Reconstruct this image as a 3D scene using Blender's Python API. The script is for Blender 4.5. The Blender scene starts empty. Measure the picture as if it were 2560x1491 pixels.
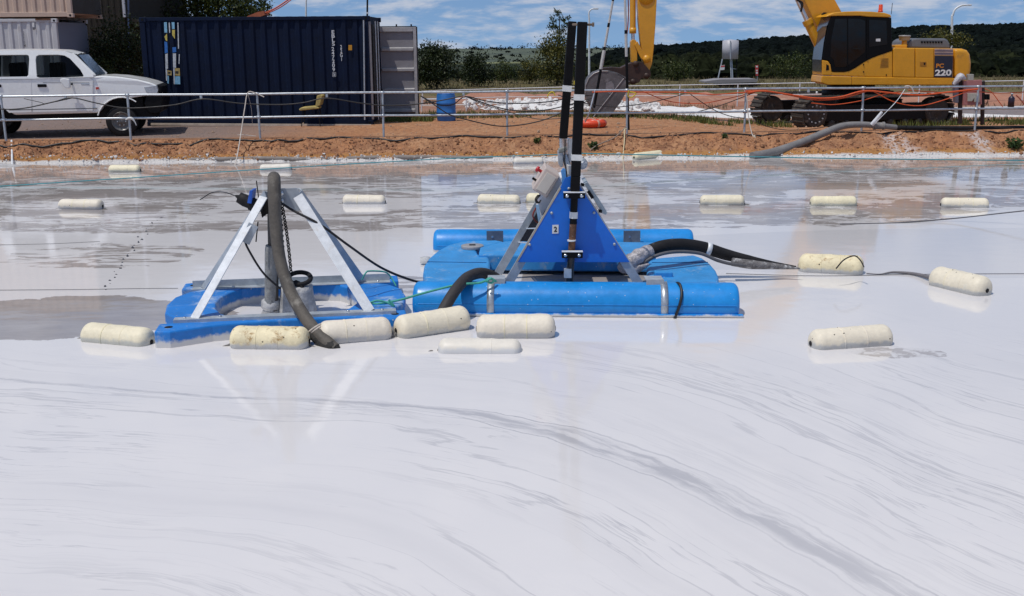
import bpy, math, random
import numpy as np
from mathutils import Vector, Matrix, noise as mnoise
random.seed(7)
rng = np.random.default_rng(7)
scene = bpy.context.scene
R = math.radians

# ------------------------------------------------------------------ camera
FOC, EYE = 2745.0, 2.5                      # focal length in photo pixels (2560 wide), eye height over the pond
pitch = math.atan((745.5 - 100) / FOC)
roll = R(0.39)
fw = np.array([0, math.cos(pitch), -math.sin(pitch)])
up0 = np.array([0, math.sin(pitch), math.cos(pitch)])
rt0 = np.array([1.0, 0, 0])
upv = up0 * math.cos(roll) + rt0 * math.sin(roll)
rtv = rt0 * math.cos(roll) - up0 * math.sin(roll)
eye = np.array([0, 0, EYE])
cam_d = bpy.data.cameras.new('camera')
cam = bpy.data.objects.new('camera', cam_d)
scene.collection.objects.link(cam)
cam_d.sensor_width = 36
cam_d.lens = 36 * FOC / 2560
cam_d.clip_start = 0.05
cam_d.clip_end = 20000
mw = Matrix.Identity(4)
for i in range(3):
    mw[i][0] = rtv[i]; mw[i][1] = upv[i]; mw[i][2] = -fw[i]; mw[i][3] = eye[i]
cam.matrix_world = mw
scene.camera = cam

# ------------------------------------------------------------------ sun, sky, exposure
SUN_TRAVEL = Vector((0.34, 0.25, -1.0)).normalized()
to_sun = -SUN_TRAVEL
sun_d = bpy.data.lights.new('sun', 'SUN')
sun_d.energy = 2.8
sun_d.angle = R(0.5)
sun_d.color = (1.0, 0.955, 0.88)
sun = bpy.data.objects.new('sun', sun_d)
scene.collection.objects.link(sun)
sun.rotation_euler = SUN_TRAVEL.to_track_quat('-Z', 'Y').to_euler()
sun.location = (-10, -5, 30)
scene.view_settings.view_transform = 'Standard'
scene.view_settings.look = 'None'
scene.view_settings.gamma = 1.0
scene.view_settings.exposure = 0.0
scene.view_settings.use_curve_mapping = False

world = bpy.data.worlds.new('World')
scene.world = world
world.use_nodes = True


class NT:
    """small node-tree writer"""
    def __init__(self, tree):
        self.t = tree; self.n = tree.nodes; self.l = tree.links
        self.n.clear()
    def new(self, typ, **kw):
        nd = self.n.new(typ)
        for k, v in kw.items():
            setattr(nd, k, v)
        return nd
    def put(self, sock, v):
        if v is None: return
        if hasattr(v, 'is_linked') or isinstance(v, bpy.types.NodeSocket):
            self.l.new(v, sock)
        else:
            if sock.type == 'RGBA' and not hasattr(v, '__len__'): v = (v, v, v, 1)
            elif sock.type == 'RGBA' and len(v) == 3: v = (*v, 1)
            sock.default_value = v
    def m(self, op, a, b=None, c=None, clamp=False):
        nd = self.new('ShaderNodeMath', operation=op); nd.use_clamp = clamp
        for i, v in enumerate((a, b, c)):
            if v is not None: self.put(nd.inputs[i], v)
        return nd.outputs[0]
    def vm(self, op, a, b=None):
        nd = self.new('ShaderNodeVectorMath', operation=op)
        self.put(nd.inputs[0], a)
        if b is not None: self.put(nd.inputs[1], b)
        return nd.outputs[0]
    def noise(self, vec, scale=1.0, detail=4.0, rough=0.55, dist=0.0, color=False):
        nd = self.new('ShaderNodeTexNoise')
        self.put(nd.inputs['Vector'], vec)
        nd.inputs['Scale'].default_value = scale; nd.inputs['Detail'].default_value = detail
        nd.inputs['Roughness'].default_value = rough; nd.inputs['Distortion'].default_value = dist
        return nd.outputs['Color' if color else 'Fac']
    def sstep(self, x, lo, hi, a=0.0, b=1.0):
        nd = self.new('ShaderNodeMapRange', interpolation_type='SMOOTHSTEP')
        self.put(nd.inputs[0], x)
        for i, v in enumerate((lo, hi, a, b)): nd.inputs[i + 1].default_value = v
        return nd.outputs[0]
    def mix(self, f, a, b, mode='MIX'):
        nd = self.new('ShaderNodeMix', data_type='RGBA', blend_type=mode)
        self.put(nd.inputs[0], f); self.put(nd.inputs[6], a); self.put(nd.inputs[7], b)
        return nd.outputs[2]
    def xyz(self, x, y, z):
        nd = self.new('ShaderNodeCombineXYZ')
        for i, v in enumerate((x, y, z)): self.put(nd.inputs[i], v)
        return nd.outputs[0]
    def sep(self, v):
        nd = self.new('ShaderNodeSeparateXYZ'); self.put(nd.inputs[0], v)
        return nd.outputs


w = NT(world.node_tree)
tc = w.new('ShaderNodeTexCoord')
dx, dy, dz = w.sep(tc.outputs['Generated'])
sky = w.new('ShaderNodeTexSky', sky_type='NISHITA')
sky.sun_disc = False
sky.sun_elevation = math.asin(to_sun.z)
sky.sun_rotation = math.atan2(to_sun.x, to_sun.y)
sky.altitude = 900
sky.air_density = 1.0; sky.dust_density = 0.25; sky.ozone_density = 2.2
# clear dry air: the deep blue keeps low, so the gradient is compressed towards the horizon
w.l.new(w.xyz(dx, dy, w.m('ADD', w.m('MULTIPLY', w.m('MAXIMUM', dz, 0.0), 0.8), 0.16)), sky.inputs['Vector'])
cv = w.xyz(w.m('MULTIPLY', dx, 1.0), w.m('MULTIPLY', dy, 1.0), w.m('MULTIPLY', dz, 4.5))
c1 = w.noise(cv, 13.0, 9.0, 0.62, 0.25)
c2 = w.noise(cv, 34.0, 6.0, 0.6, 0.3)
cl = w.m('ADD', w.m('MULTIPLY', c1, 0.68), w.m('MULTIPLY', c2, 0.32))
cmask = w.m('MULTIPLY', w.sstep(cl, 0.44, 0.63), 0.80)
skycol = w.mix(1.0, sky.outputs[0], (0.74, 0.82, 0.90), 'MULTIPLY')
col = w.mix(cmask, skycol, (4.9, 5.15, 5.8))
bg = w.new('ShaderNodeBackground')
w.put(bg.inputs['Color'], col)
bg.inputs['Strength'].default_value = 0.115
wo = w.new('ShaderNodeOutputWorld')
w.l.new(bg.outputs[0], wo.inputs['Surface'])

# ------------------------------------------------------------------ pixel -> place helpers (photo pixels, real depths)
def ray(px, py):
    return fw + rtv * (px - 1280) / FOC + upv * (745.5 - py) / FOC
def onz(px, py, z=0.0):
    d = ray(px, py); return eye + d * ((z - EYE) / d[2])
def ony(px, py, Y):
    d = ray(px, py); return eye + d * (Y / d[1])
def xz(px, py, Y):
    p = ony(px, py, Y); return (p[0], p[2])

# ------------------------------------------------------------------ materials
MATS = {}
def mat(name, col, rough=0.55, metal=0.0, var=0.18, scale=5.0, bump=0.0, bscale=40.0, dirt=None, spec=0.5, coat=0.0, emit=None, trans=0.0, speck=None, wet=None, rand=0.0):
    """procedural surface: base colour broken by two noises, optional dirt patches (colour, amount, scale), specks, white tide line"""
    if name in MATS: return MATS[name]
    m = bpy.data.materials.new(name); m.use_nodes = True
    t = NT(m.node_tree)
    out = t.new('ShaderNodeOutputMaterial'); b = t.new('ShaderNodeBsdfPrincipled')
    t.l.new(b.outputs[0], out.inputs[0])
    geo = t.new('ShaderNodeNewGeometry'); pos = geo.outputs['Position']
    n1 = t.noise(pos, scale, 6, 0.6); n2 = t.noise(pos, scale * 7.3, 3, 0.6)
    f = t.m('ADD', t.m('MULTIPLY', n1, 0.65), t.m('MULTIPLY', n2, 0.35))
    g = t.sstep(f, 0.3, 0.7, 1.0 - var, 1.0 + var)
    c = t.mix(1.0, col, t.xyz(g, g, g), 'MULTIPLY')
    rr = t.sstep(n1, 0.3, 0.7, max(0.02, rough - 0.08), min(1, rough + 0.08))
    if dirt:
        dcol, amt, ds = dirt
        dn = t.noise(pos, ds, 8, 0.68, 0.4)
        dm = t.sstep(dn, 0.72 - amt * 0.45, 0.82 - amt * 0.3)
        c = t.mix(dm, c, dcol)
        rr = t.m('MAXIMUM', rr, t.m('MULTIPLY', dm, 0.8))
    if speck:
        scol, ss, th = speck
        v = t.new('ShaderNodeTexVoronoi'); t.put(v.inputs['Vector'], pos); v.inputs['Scale'].default_value = ss
        c = t.mix(t.sstep(v.outputs['Distance'], th, th * 0.6), c, scol)
    if wet:
        wcol, wz = wet
        zz = t.sep(pos)[2]
        c = t.mix(t.sstep(t.m('ADD', zz, t.m('MULTIPLY', t.m('SUBTRACT', t.noise(pos, 11, 5, 0.65), 0.5), wz * 1.6)), wz, wz * 0.45), c, wcol)
    if rand:
        oi = t.new('ShaderNodeObjectInfo').outputs['Random']
        c = t.mix(1.0, c, t.xyz(t.sstep(oi, 0, 1, 1 - rand * 0.3, 1.0), t.sstep(oi, 0, 1, 1 - rand * 0.3, 1.0), t.sstep(oi, 0, 1, 1 - rand * 0.1, 1 - rand * 0.9)), 'MULTIPLY')
    t.put(b.inputs['Base Color'], c); t.put(b.inputs['Roughness'], rr)
    b.inputs['Metallic'].default_value = metal
    b.inputs['Specular IOR Level'].default_value = spec
    b.inputs['Coat Weight'].default_value = coat
    b.inputs['Transmission Weight'].default_value = trans
    if emit:
        b.inputs['Emission Color'].default_value = (*emit[0], 1); b.inputs['Emission Strength'].default_value = emit[1]
    if bump:
        bn = t.new('ShaderNodeBump'); bn.inputs['Strength'].default_value = bump; bn.inputs['Distance'].default_value = 0.02
        t.put(bn.inputs['Height'], t.noise(pos, bscale, 6, 0.6)); t.l.new(bn.outputs[0], b.inputs['Normal'])
    MATS[name] = m
    return m

SLUR = (0.66, 0.65, 0.64)
def tinted_glass():
    m = bpy.data.materials.new('tinted_glass'); m.use_nodes = True; t = NT(m.node_tree)
    out = t.new('ShaderNodeOutputMaterial'); tr = t.new('ShaderNodeBsdfTransparent'); gl = t.new('ShaderNodeBsdfGlossy'); mx = t.new('ShaderNodeMixShader'); lw_ = t.new('ShaderNodeLayerWeight')
    tr.inputs[0].default_value = (0.30, 0.34, 0.36, 1); gl.inputs['Roughness'].default_value = 0.04; lw_.inputs[0].default_value = 0.12
    t.l.new(lw_.outputs['Fresnel'], mx.inputs[0]); t.l.new(tr.outputs[0], mx.inputs[1]); t.l.new(gl.outputs[0], mx.inputs[2]); t.l.new(mx.outputs[0], out.inputs[0])
    return m
carglass = tinted_glass()
galv = mat('galvanised', (0.50, 0.53, 0.56), 0.42, 0.75, 0.2, 14, dirt=((0.42, 0.40, 0.37), 0.25, 6))
galvd = mat('dull_galvanised', (0.42, 0.46, 0.50), 0.5, 0.35, 0.16, 10, dirt=((0.6, 0.6, 0.6), 0.3, 7))
galvw = mat('pale_galvanised', (0.74, 0.76, 0.78), 0.45, 0.05, 0.12, 12, dirt=((0.66, 0.65, 0.63), 0.4, 9))
blue_tube = mat('blue_pontoon_plastic', (0.010, 0.25, 0.66), 0.36, 0, 0.14, 3, dirt=((0.16, 0.29, 0.40), 0.26, 2.6), wet=(SLUR, 0.035), bump=0.06, bscale=18, speck=((0.55, 0.58, 0.62), 17, 0.085))
blue_deck = mat('blue_float_plastic', (0.035, 0.27, 0.62), 0.5, 0, 0.14, 5, dirt=((0.30, 0.42, 0.56), 0.36, 3.2), wet=(SLUR, 0.05), bump=0.08, bscale=25, speck=((0.55, 0.60, 0.66), 13, 0.10))
blue_ring = mat('deep_blue_plastic', (0.010, 0.19, 0.60), 0.42, 0, 0.12, 4, dirt=((0.36, 0.47, 0.62), 0.45, 2.8), wet=(SLUR, 0.075), bump=0.05, bscale=25, speck=((0.55, 0.60, 0.66), 13, 0.09))
blue_plate = mat('blue_painted_plate', (0.001, 0.14, 0.62), 0.38, 0, 0.06, 3, dirt=((0.01, 0.10, 0.40), 0.2, 3))
blackp = mat('black_plastic', (0.005, 0.005, 0.006), 0.5, 0, 0.2, 9, spec=0.16)
blackr = mat('black_rubber', (0.016, 0.015, 0.016), 0.65, 0, 0.3, 8, dirt=((0.25, 0.24, 0.24), 0.12, 5), bump=0.15, spec=0.25)
hose_g = mat('muddy_hose_rubber', (0.095, 0.083, 0.070), 0.7, 0, 0.32, 7, dirt=((0.24, 0.22, 0.19), 0.35, 4), bump=0.25, bscale=30)
pipe_g = mat('grey_slurry_pipe', (0.20, 0.19, 0.185), 0.65, 0, 0.2, 5, dirt=((0.36, 0.345, 0.33), 0.3, 3), bump=0.15)
pump_m = mat('slurry_coated_metal', (0.40, 0.40, 0.40), 0.7, 0, 0.3, 12, dirt=((0.64, 0.63, 0.62), 0.6, 8), bump=0.5, bscale=22)
silver = mat('shiny_steel', (0.62, 0.64, 0.66), 0.25, 0.9, 0.1, 9)
rust = mat('rusty_steel', (0.14, 0.065, 0.035), 0.75, 0.1, 0.5, 14, dirt=((0.45, 0.44, 0.44), 0.3, 10))
whitep = mat('white_tape', (0.72, 0.72, 0.70), 0.5, 0, 0.08, 20)
floatm = mat('cream_float_foam', (0.82, 0.74, 0.59), 0.55, 0, 0.09, 5, dirt=((0.72, 0.69, 0.60), 0.30, 6), speck=((0.05, 0.04, 0.03), 9, 0.075), wet=((0.55, 0.55, 0.53), 0.06), bump=0.35, bscale=16, rand=0.16)
floats_ = mat('rust_stained_float_foam', (0.80, 0.70, 0.46), 0.6, 0, 0.14, 6, dirt=((0.36, 0.21, 0.07), 0.46, 10), speck=((0.04, 0.03, 0.02), 12, 0.12), wet=((0.58, 0.58, 0.56), 0.06), bump=0.3, bscale=30)
floatw = mat('slurry_white_float_foam', (0.76, 0.71, 0.62), 0.5, 0, 0.06, 5, speck=((0.06, 0.05, 0.04), 10, 0.045), wet=((0.62, 0.62, 0.62), 0.06))
ropec = mat('aqua_rope_fibre', (0.06, 0.30, 0.34), 0.7, 0, 0.2, 30)
ropew = mat('pale_rope_fibre', (0.56, 0.50, 0.44), 0.8, 0, 0.2, 30)
ropeg = mat('green_rope_fibre', (0.06, 0.36, 0.28), 0.7, 0, 0.2, 30)
cableb = mat('black_cable_sheath', (0.014, 0.013, 0.014), 0.5, 0, 0.2, 9)
cableo = mat('orange_cable_sheath', (0.62, 0.085, 0.015), 0.5, 0, 0.15, 9)
beige = mat('beige_enclosure', (0.60, 0.50, 0.44), 0.5, 0, 0.08, 6)
glassd = mat('dark_glass', (0.003, 0.004, 0.005), 0.06, 0, 0.1, 3, spec=0.32)
yellow = mat('excavator_yellow_paint', (0.68, 0.315, 0.012), 0.38, 0, 0.08, 3, dirt=((0.42, 0.20, 0.035), 0.28, 2.2), coat=0.2)
navy = mat('navy_container_paint', (0.0030, 0.0085, 0.028), 0.75, 0, 0.3, 3, dirt=((0.009, 0.016, 0.042), 0.3, 1.6), spec=0.18)
trackm = mat('muddy_track_steel', (0.055, 0.046, 0.038), 0.8, 0.1, 0.4, 9, dirt=((0.30, 0.24, 0.18), 0.34, 4), bump=0.4)
brownm = mat('brown_greasy_steel', (0.045, 0.022, 0.016), 0.6, 0.1, 0.4, 9, dirt=((0.28, 0.05, 0.03), 0.22, 5))
darkst = mat('dark_steel', (0.010, 0.0095, 0.010), 0.6, 0.0, 0.3, 8, spec=0.2)
vanw = mat('white_car_paint', (0.86, 0.86, 0.84), 0.28, 0, 0.03, 2, dirt=((0.55, 0.48, 0.40), 0.08, 2), coat=0.5)

# ------------------------------------------------------------------ object helpers
def link(o):
    scene.collection.objects.link(o); return o
ORIG = {}
def tag(o, label, cat, group=None):
    o['label'] = label; o['category'] = cat
    if group: o['group'] = group
    return o
def thing(name, loc, label, cat, group=None):
    o = link(bpy.data.objects.new(name, None)); o.location = loc; o.empty_display_size = 0.2
    ORIG[o.name] = Vector(loc)
    return tag(o, label, cat, group)

def catmull(pts, n=8):
    P = [Vector(p) for p in pts]
    if len(P) < 3: return P
    Q = [2 * P[0] - P[1]] + P + [2 * P[-1] - P[-2]]
    out = []
    for i in range(1, len(Q) - 2):
        p0, p1, p2, p3 = Q[i - 1:i + 3]
        for k in range(n):
            t = k / n
            out.append(0.5 * ((2 * p1) + (p2 - p0) * t + (2 * p0 - 5 * p1 + 4 * p2 - p3) * t * t + (3 * p1 - p0 - 3 * p2 + p3) * t ** 3))
    out.append(P[-1])
    return out

class MB:
    """collects world-space faces; build() turns them into one mesh object"""
    def __init__(self):
        self.v = []; self.f = []; self.sm = []
    def add(self, vs, fs, smooth=False):
        o = len(self.v)
        self.v += [tuple(map(float, p)) for p in vs]
        self.f += [tuple(i + o for i in f) for f in fs]
        self.sm += [smooth] * len(fs)
        return self
    def hexa(self, a):
        return self.add(a, [(0, 3, 2, 1), (4, 5, 6, 7), (0, 1, 5, 4), (1, 2, 6, 5), (2, 3, 7, 6), (3, 0, 4, 7)])
    def box(self, lo, hi):
        x0, y0, z0 = lo; x1, y1, z1 = hi
        return self.hexa([(x0, y0, z0), (x1, y0, z0), (x1, y1, z0), (x0, y1, z0), (x0, y0, z1), (x1, y0, z1), (x1, y1, z1), (x0, y1, z1)])
    def bar(self, p0, p1, wd, ht, upd=(0, 0, 1)):
        p0 = Vector(p0); p1 = Vector(p1); d = (p1 - p0).normalized(); u = Vector(upd)
        s = d.cross(u)
        if s.length < 1e-4: s = d.cross(Vector((0, 1, 0)))
        s.normalize(); u = s.cross(d).normalized()
        a = s * wd / 2; b = u * ht / 2
        return self.hexa([p0 - a - b, p0 + a - b, p1 + a - b, p1 - a - b, p0 - a + b, p0 + a + b, p1 + a + b, p1 - a + b])
    def tube(self, pts, r, seg=10, smooth_path=0, cap=True, radii=None):
        P = catmull(pts, smooth_path) if smooth_path else [Vector(p) for p in pts]
        n = len(P)
        if radii is not None:
            rs = [float(np.interp(i / (n - 1), np.linspace(0, 1, len(radii)), radii)) for i in range(n)]
        else: rs = [r] * n
        T = []
        for i in range(n):
            T.append((P[min(i + 1, n - 1)] - P[max(i - 1, 0)]).normalized())
        u = T[0].cross(Vector((0, 0, 1)))
        if u.length < 1e-3: u = T[0].cross(Vector((0, 1, 0)))
        u.normalize(); vs = []; fs = []
        for i in range(n):
            u = (u - T[i] * u.dot(T[i]))
            if u.length < 1e-6: u = T[i].orthogonal()
            u.normalize(); w_ = T[i].cross(u)
            for k in range(seg):
                a = 2 * math.pi * k / seg
                vs.append(P[i] + (u * math.cos(a) + w_ * math.sin(a)) * rs[i])
        for i in range(n - 1):
            for k in range(seg):
                k2 = (k + 1) % seg
                fs.append((i * seg + k, i * seg + k2, (i + 1) * seg + k2, (i + 1) * seg + k))
        self.add(vs, fs, True)
        if cap:
            self.add([vs[k] for k in range(seg)], [tuple(range(seg))[::-1]])
            self.add([vs[(n - 1) * seg + k] for k in range(seg)], [tuple(range(seg))])
        return self
    def cyl(self, p0, p1, r, seg=16, r2=None):
        return self.tube([p0, p1], r, seg, radii=None if r2 is None else [r, r2])
    def prism(self, poly, d):
        """closed 3-D polygon extruded along vector d"""
        n = len(poly); A = [Vector(p) for p in poly]; D = Vector(d); B = [p + D for p in A]
        nrm = Vector((0, 0, 0))
        for i in range(n): nrm += A[i].cross(A[(i + 1) % n])
        fl = nrm.dot(D) > 0
        fs = [tuple(range(n))[::-1] if fl else tuple(range(n)), tuple(range(n, 2 * n)) if fl else tuple(range(n, 2 * n))[::-1]]
        for i in range(n):
            j = (i + 1) % n
            fs.append((i, j, n + j, n + i) if fl else (j, i, n + i, n + j))
        return self.add(A + B, fs)
    def pxprism(self, pl, Y, dY):
        return self.prism([ony(x, y, Y) for x, y in pl], (0, dY, 0))
    def plan(self, poly, z0, z1):
        return self.prism([(x, y, z0) for x, y in poly], (0, 0, z1 - z0))
    def lathe(self, c, axis, prof, seg=20):
        """prof: (distance along axis, radius)"""
        ax = Vector(axis).normalized(); c = Vector(c)
        pts = [c + ax * a for a, _ in prof]
        u = ax.orthogonal().normalized(); w_ = ax.cross(u); vs = []; fs = []
        for p, (a, r) in zip(pts, prof):
            for k in range(seg):
                t = 2 * math.pi * k / seg
                vs.append(p + (u * math.cos(t) + w_ * math.sin(t)) * max(r, 1e-4))
        for i in range(len(prof) - 1):
            for k in range(seg):
                k2 = (k + 1) % seg
                fs.append((i * seg + k, i * seg + k2, (i + 1) * seg + k2, (i + 1) * seg + k))
        self.add(vs, fs, True)
        return self
    def torus(self, c, axis, R_, r, seg=28, s2=10):
        ax = Vector(axis).normalized(); u = ax.orthogonal().normalized(); w_ = ax.cross(u); c = Vector(c); vs = []; fs = []
        for i in range(seg):
            a = 2 * math.pi * i / seg; d = u * math.cos(a) + w_ * math.sin(a)
            for k in range(s2):
                b = 2 * math.pi * k / s2
                vs.append(c + d * (R_ + r * math.cos(b)) + ax * r * math.sin(b))
        for i in range(seg):
            for k in range(s2):
                i2 = (i + 1) % seg; k2 = (k + 1) % s2
                fs.append((i * s2 + k, i2 * s2 + k, i2 * s2 + k2, i * s2 + k2))
        return self.add(vs, fs, True)
    def build(self, name, m, parent=None, loc=None, bevel=0.0, bseg=2):
        if parent is not None: o = ORIG[parent.name]
        else: o = Vector(loc) if loc is not None else Vector(self.base())
        me = bpy.data.meshes.new(name)
        me.from_pydata([(v[0] - o.x, v[1] - o.y, v[2] - o.z) for v in self.v], [], self.f)
        me.polygons.foreach_set('use_smooth', self.sm)
        me.materials.append(m); me.update()
        ob = link(bpy.data.objects.new(name, me))
        if parent is not None: ob.parent = parent
        else: ob.location = o
        ORIG[ob.name] = o
        if bevel:
            b = ob.modifiers.new('bevel', 'BEVEL'); b.width = bevel; b.segments = bseg; b.limit_method = 'ANGLE'; b.angle_limit = R(35)
            b.harden_normals = False
        return ob
    def base(self):
        a = np.array(self.v)
        return ((a[:, 0].min() + a[:, 0].max()) / 2, (a[:, 1].min() + a[:, 1].max()) / 2, a[:, 2].min())

def raw_mesh(name, verts, faces4, m, loc=(0, 0, 0), smooth=False):
    """fast quad mesh from numpy arrays"""
    me = bpy.data.meshes.new(name)
    nv, nf = len(verts), len(faces4); k = faces4.shape[1]
    me.vertices.add(nv); me.vertices.foreach_set('co', np.asarray(verts, np.float32).ravel())
    me.loops.add(nf * k); me.loops.foreach_set('vertex_index', np.asarray(faces4, np.int32).ravel())
    me.polygons.add(nf); me.polygons.foreach_set('loop_start', np.arange(0, nf * k, k, dtype=np.int32))
    me.polygons.foreach_set('loop_total', np.full(nf, k, np.int32))
    me.polygons.foreach_set('use_smooth', np.full(nf, smooth))
    me.materials.append(m); me.update(calc_edges=True); me.validate()
    ob = link(bpy.data.objects.new(name, me)); ob.location = loc
    return ob

def text_part(s, name, m, parent, origin, right, upd, height, width=None, depth=0.004, spacing=1.0, bold=0.0, vertical=False):
    """lettering as real thin geometry: origin = lower-left corner of the text, right / up directions in world"""
    cu = bpy.data.curves.new('lettering', 'FONT'); cu.body = '\n'.join(s) if vertical else s
    cu.size = 1.0; cu.extrude = 0.0; cu.offset = bold; cu.space_character = spacing
    if vertical: cu.space_line = 0.80; cu.align_x = 'CENTER'
    tmp = link(bpy.data.objects.new('lettering', cu))
    dg = bpy.context.evaluated_depsgraph_get()
    me0 = tmp.evaluated_get(dg).to_mesh()
    co = np.array([v.co[:] for v in me0.vertices]); fs = [tuple(p.vertices) for p in me0.polygons]
    tmp.evaluated_get(dg).to_mesh_clear(); bpy.data.objects.remove(tmp); bpy.data.curves.remove(cu)
    mn, mx = co.min(0), co.max(0)
    sy = height / (mx[1] - mn[1]); sx = sy if width is None else width / (mx[0] - mn[0])
    r = Vector(right).normalized(); u = Vector(upd).normalized(); o = Vector(origin)
    vs = [o + r * ((c[0] - mn[0]) * sx) + u * ((c[1] - mn[1]) * sy) for c in co]
    return MB().add(vs, fs).build(name, m, parent)

# ================================================================== THE SETTING
def smooth(a, lo, hi):
    t = np.clip((a - lo) / (hi - lo), 0, 1); return t * t * (3 - 2 * t)
def vnoise(x, y, seed=0):
    """cheap value noise on arrays"""
    xi = np.floor(x).astype(int); yi = np.floor(y).astype(int); xf = x - xi; yf = y - yi
    def h(a, b):
        n = (a * 374761393 + b * 668265263 + seed * 1442695041) & 0x7fffffff
        n = ((n ^ (n >> 13)) * 1274126177) & 0x7fffffff
        return ((n ^ (n >> 16)) & 0xffff) / 65535.0
    u = xf * xf * (3 - 2 * xf); v = yf * yf * (3 - 2 * yf)
    return (h(xi, yi) * (1 - u) + h(xi + 1, yi) * u) * (1 - v) + (h(xi, yi + 1) * (1 - u) + h(xi + 1, yi + 1) * u) * v
def fbm(x, y, o=4, seed=0):
    s = 0; a = 0.5
    for i in range(o):
        s = s + a * vnoise(x, y, seed + i); x = x * 2.03 + 3.1; y = y * 2.03 + 7.7; a *= 0.5
    return s
def fence_y(x): return 24.15 + (x + 8.26) * 0.0661
def shore_y(x): return 23.62 + 0.012 * x + 0.16 * (vnoise(x * 0.7, x * 0 + 3.0, 5) - 0.5) + 0.12 * (vnoise(x * 2.3, x * 0 + 8.0, 6) - 0.5) + 0.06 * (vnoise(x * 6.1, x * 0 + 1.0, 8) - 0.5)
def ridge(x, y):
    """forested ridge to the right, lower farmland far to the left"""
    ang = x / np.maximum(y, 1.0)
    top = np.interp(ang, [-0.6, -0.10, 0.05, 0.085, 0.20, 0.36, 0.47, 0.9], [-13, -12.5, -11.0, -5.2, -2.4, 2.2, 3.2, 5.6])
    return -7.0 + (top + 7.0) * smooth(y, 200, 430)
def ground_z(x, y):
    x = np.asarray(x, float); y = np.asarray(y, float)
    fy = fence_y(x); sy = shore_y(x)
    plateau = 0.42 + 0.06 * smooth(y, 25, 27.5) * (1 - smooth(x, 1, 6)) - 0.22 * smooth(y - fy, 0.9, 4.0) * smooth(x, 3, 7)
    plateau = plateau + 0.02 * (fbm(x * 1.3, y * 1.3, 3, 2) - 0.5) + (0.30 - plateau) * smooth(y, 33, 45)
    # the far bank down to the slurry
    t = np.clip((y - sy) / (fy - 0.10 - sy), -0.8, 1)
    lump = (fbm(x * 3.2, y * 4, 4, 11) - 0.47) * 0.30 + (fbm(x * 13, y * 13, 3, 12) - 0.45) * 0.10
    prof = np.where(t > 0, 0.40 * np.power(np.maximum(t, 0), 0.62), 0.30 * t)
    bank = prof + lump * smooth(t, 0.02, 0.3) * (1 - smooth(t, 0.80, 1.0))
    z = np.where(t < 1, bank, plateau)
    z = np.where(y < sy - 0.45, -0.35, z)
    # the near bank, where the photographer stands
    z = np.where(y < 2.2, -0.35 + 1.2 * smooth(2.2 - y, 0.0, 1.6), z)
    # beyond the works the land falls into a wooded valley and rises to the ridge
    far = np.where(y < 200, 0.30 - 7.3 * smooth(y, 62, 112), ridge(x, y))
    far = np.where(y > 430, np.maximum(ridge(x, y) - 0.012 * (y - 430), -30), far)
    z = np.where(y > 58, far, z)
    return z
def gz(x, y): return float(ground_z(np.array([x]), np.array([y]))[0])

xs = np.unique(np.concatenate([np.arange(-14, 14.5, 0.09), np.linspace(-60, -14, 24), np.linspace(14.5, 60, 24), np.linspace(-1800, -60, 40), np.linspace(60, 1800, 40)]))
ys = np.unique(np.concatenate([np.linspace(-400, -5, 10), np.linspace(-5, 3, 14), [10, 18, 22.6], np.arange(23.0, 26.0, 0.05), np.arange(26, 62, 0.5), np.linspace(62, 200, 30), np.linspace(210, 480, 28), np.geomspace(500, 3500, 14)]))
GX, GY = np.meshgrid(xs, ys)
GZ = ground_z(GX, GY)
nx, ny = len(xs), len(ys)
gv = np.stack([GX.ravel(), GY.ravel(), GZ.ravel()], 1)
ii = (np.arange(ny - 1)[:, None] * nx + np.arange(nx - 1)[None]).ravel()
gf = np.stack([ii, ii + 1, ii + 1 + nx, ii + nx], 1)

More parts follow.
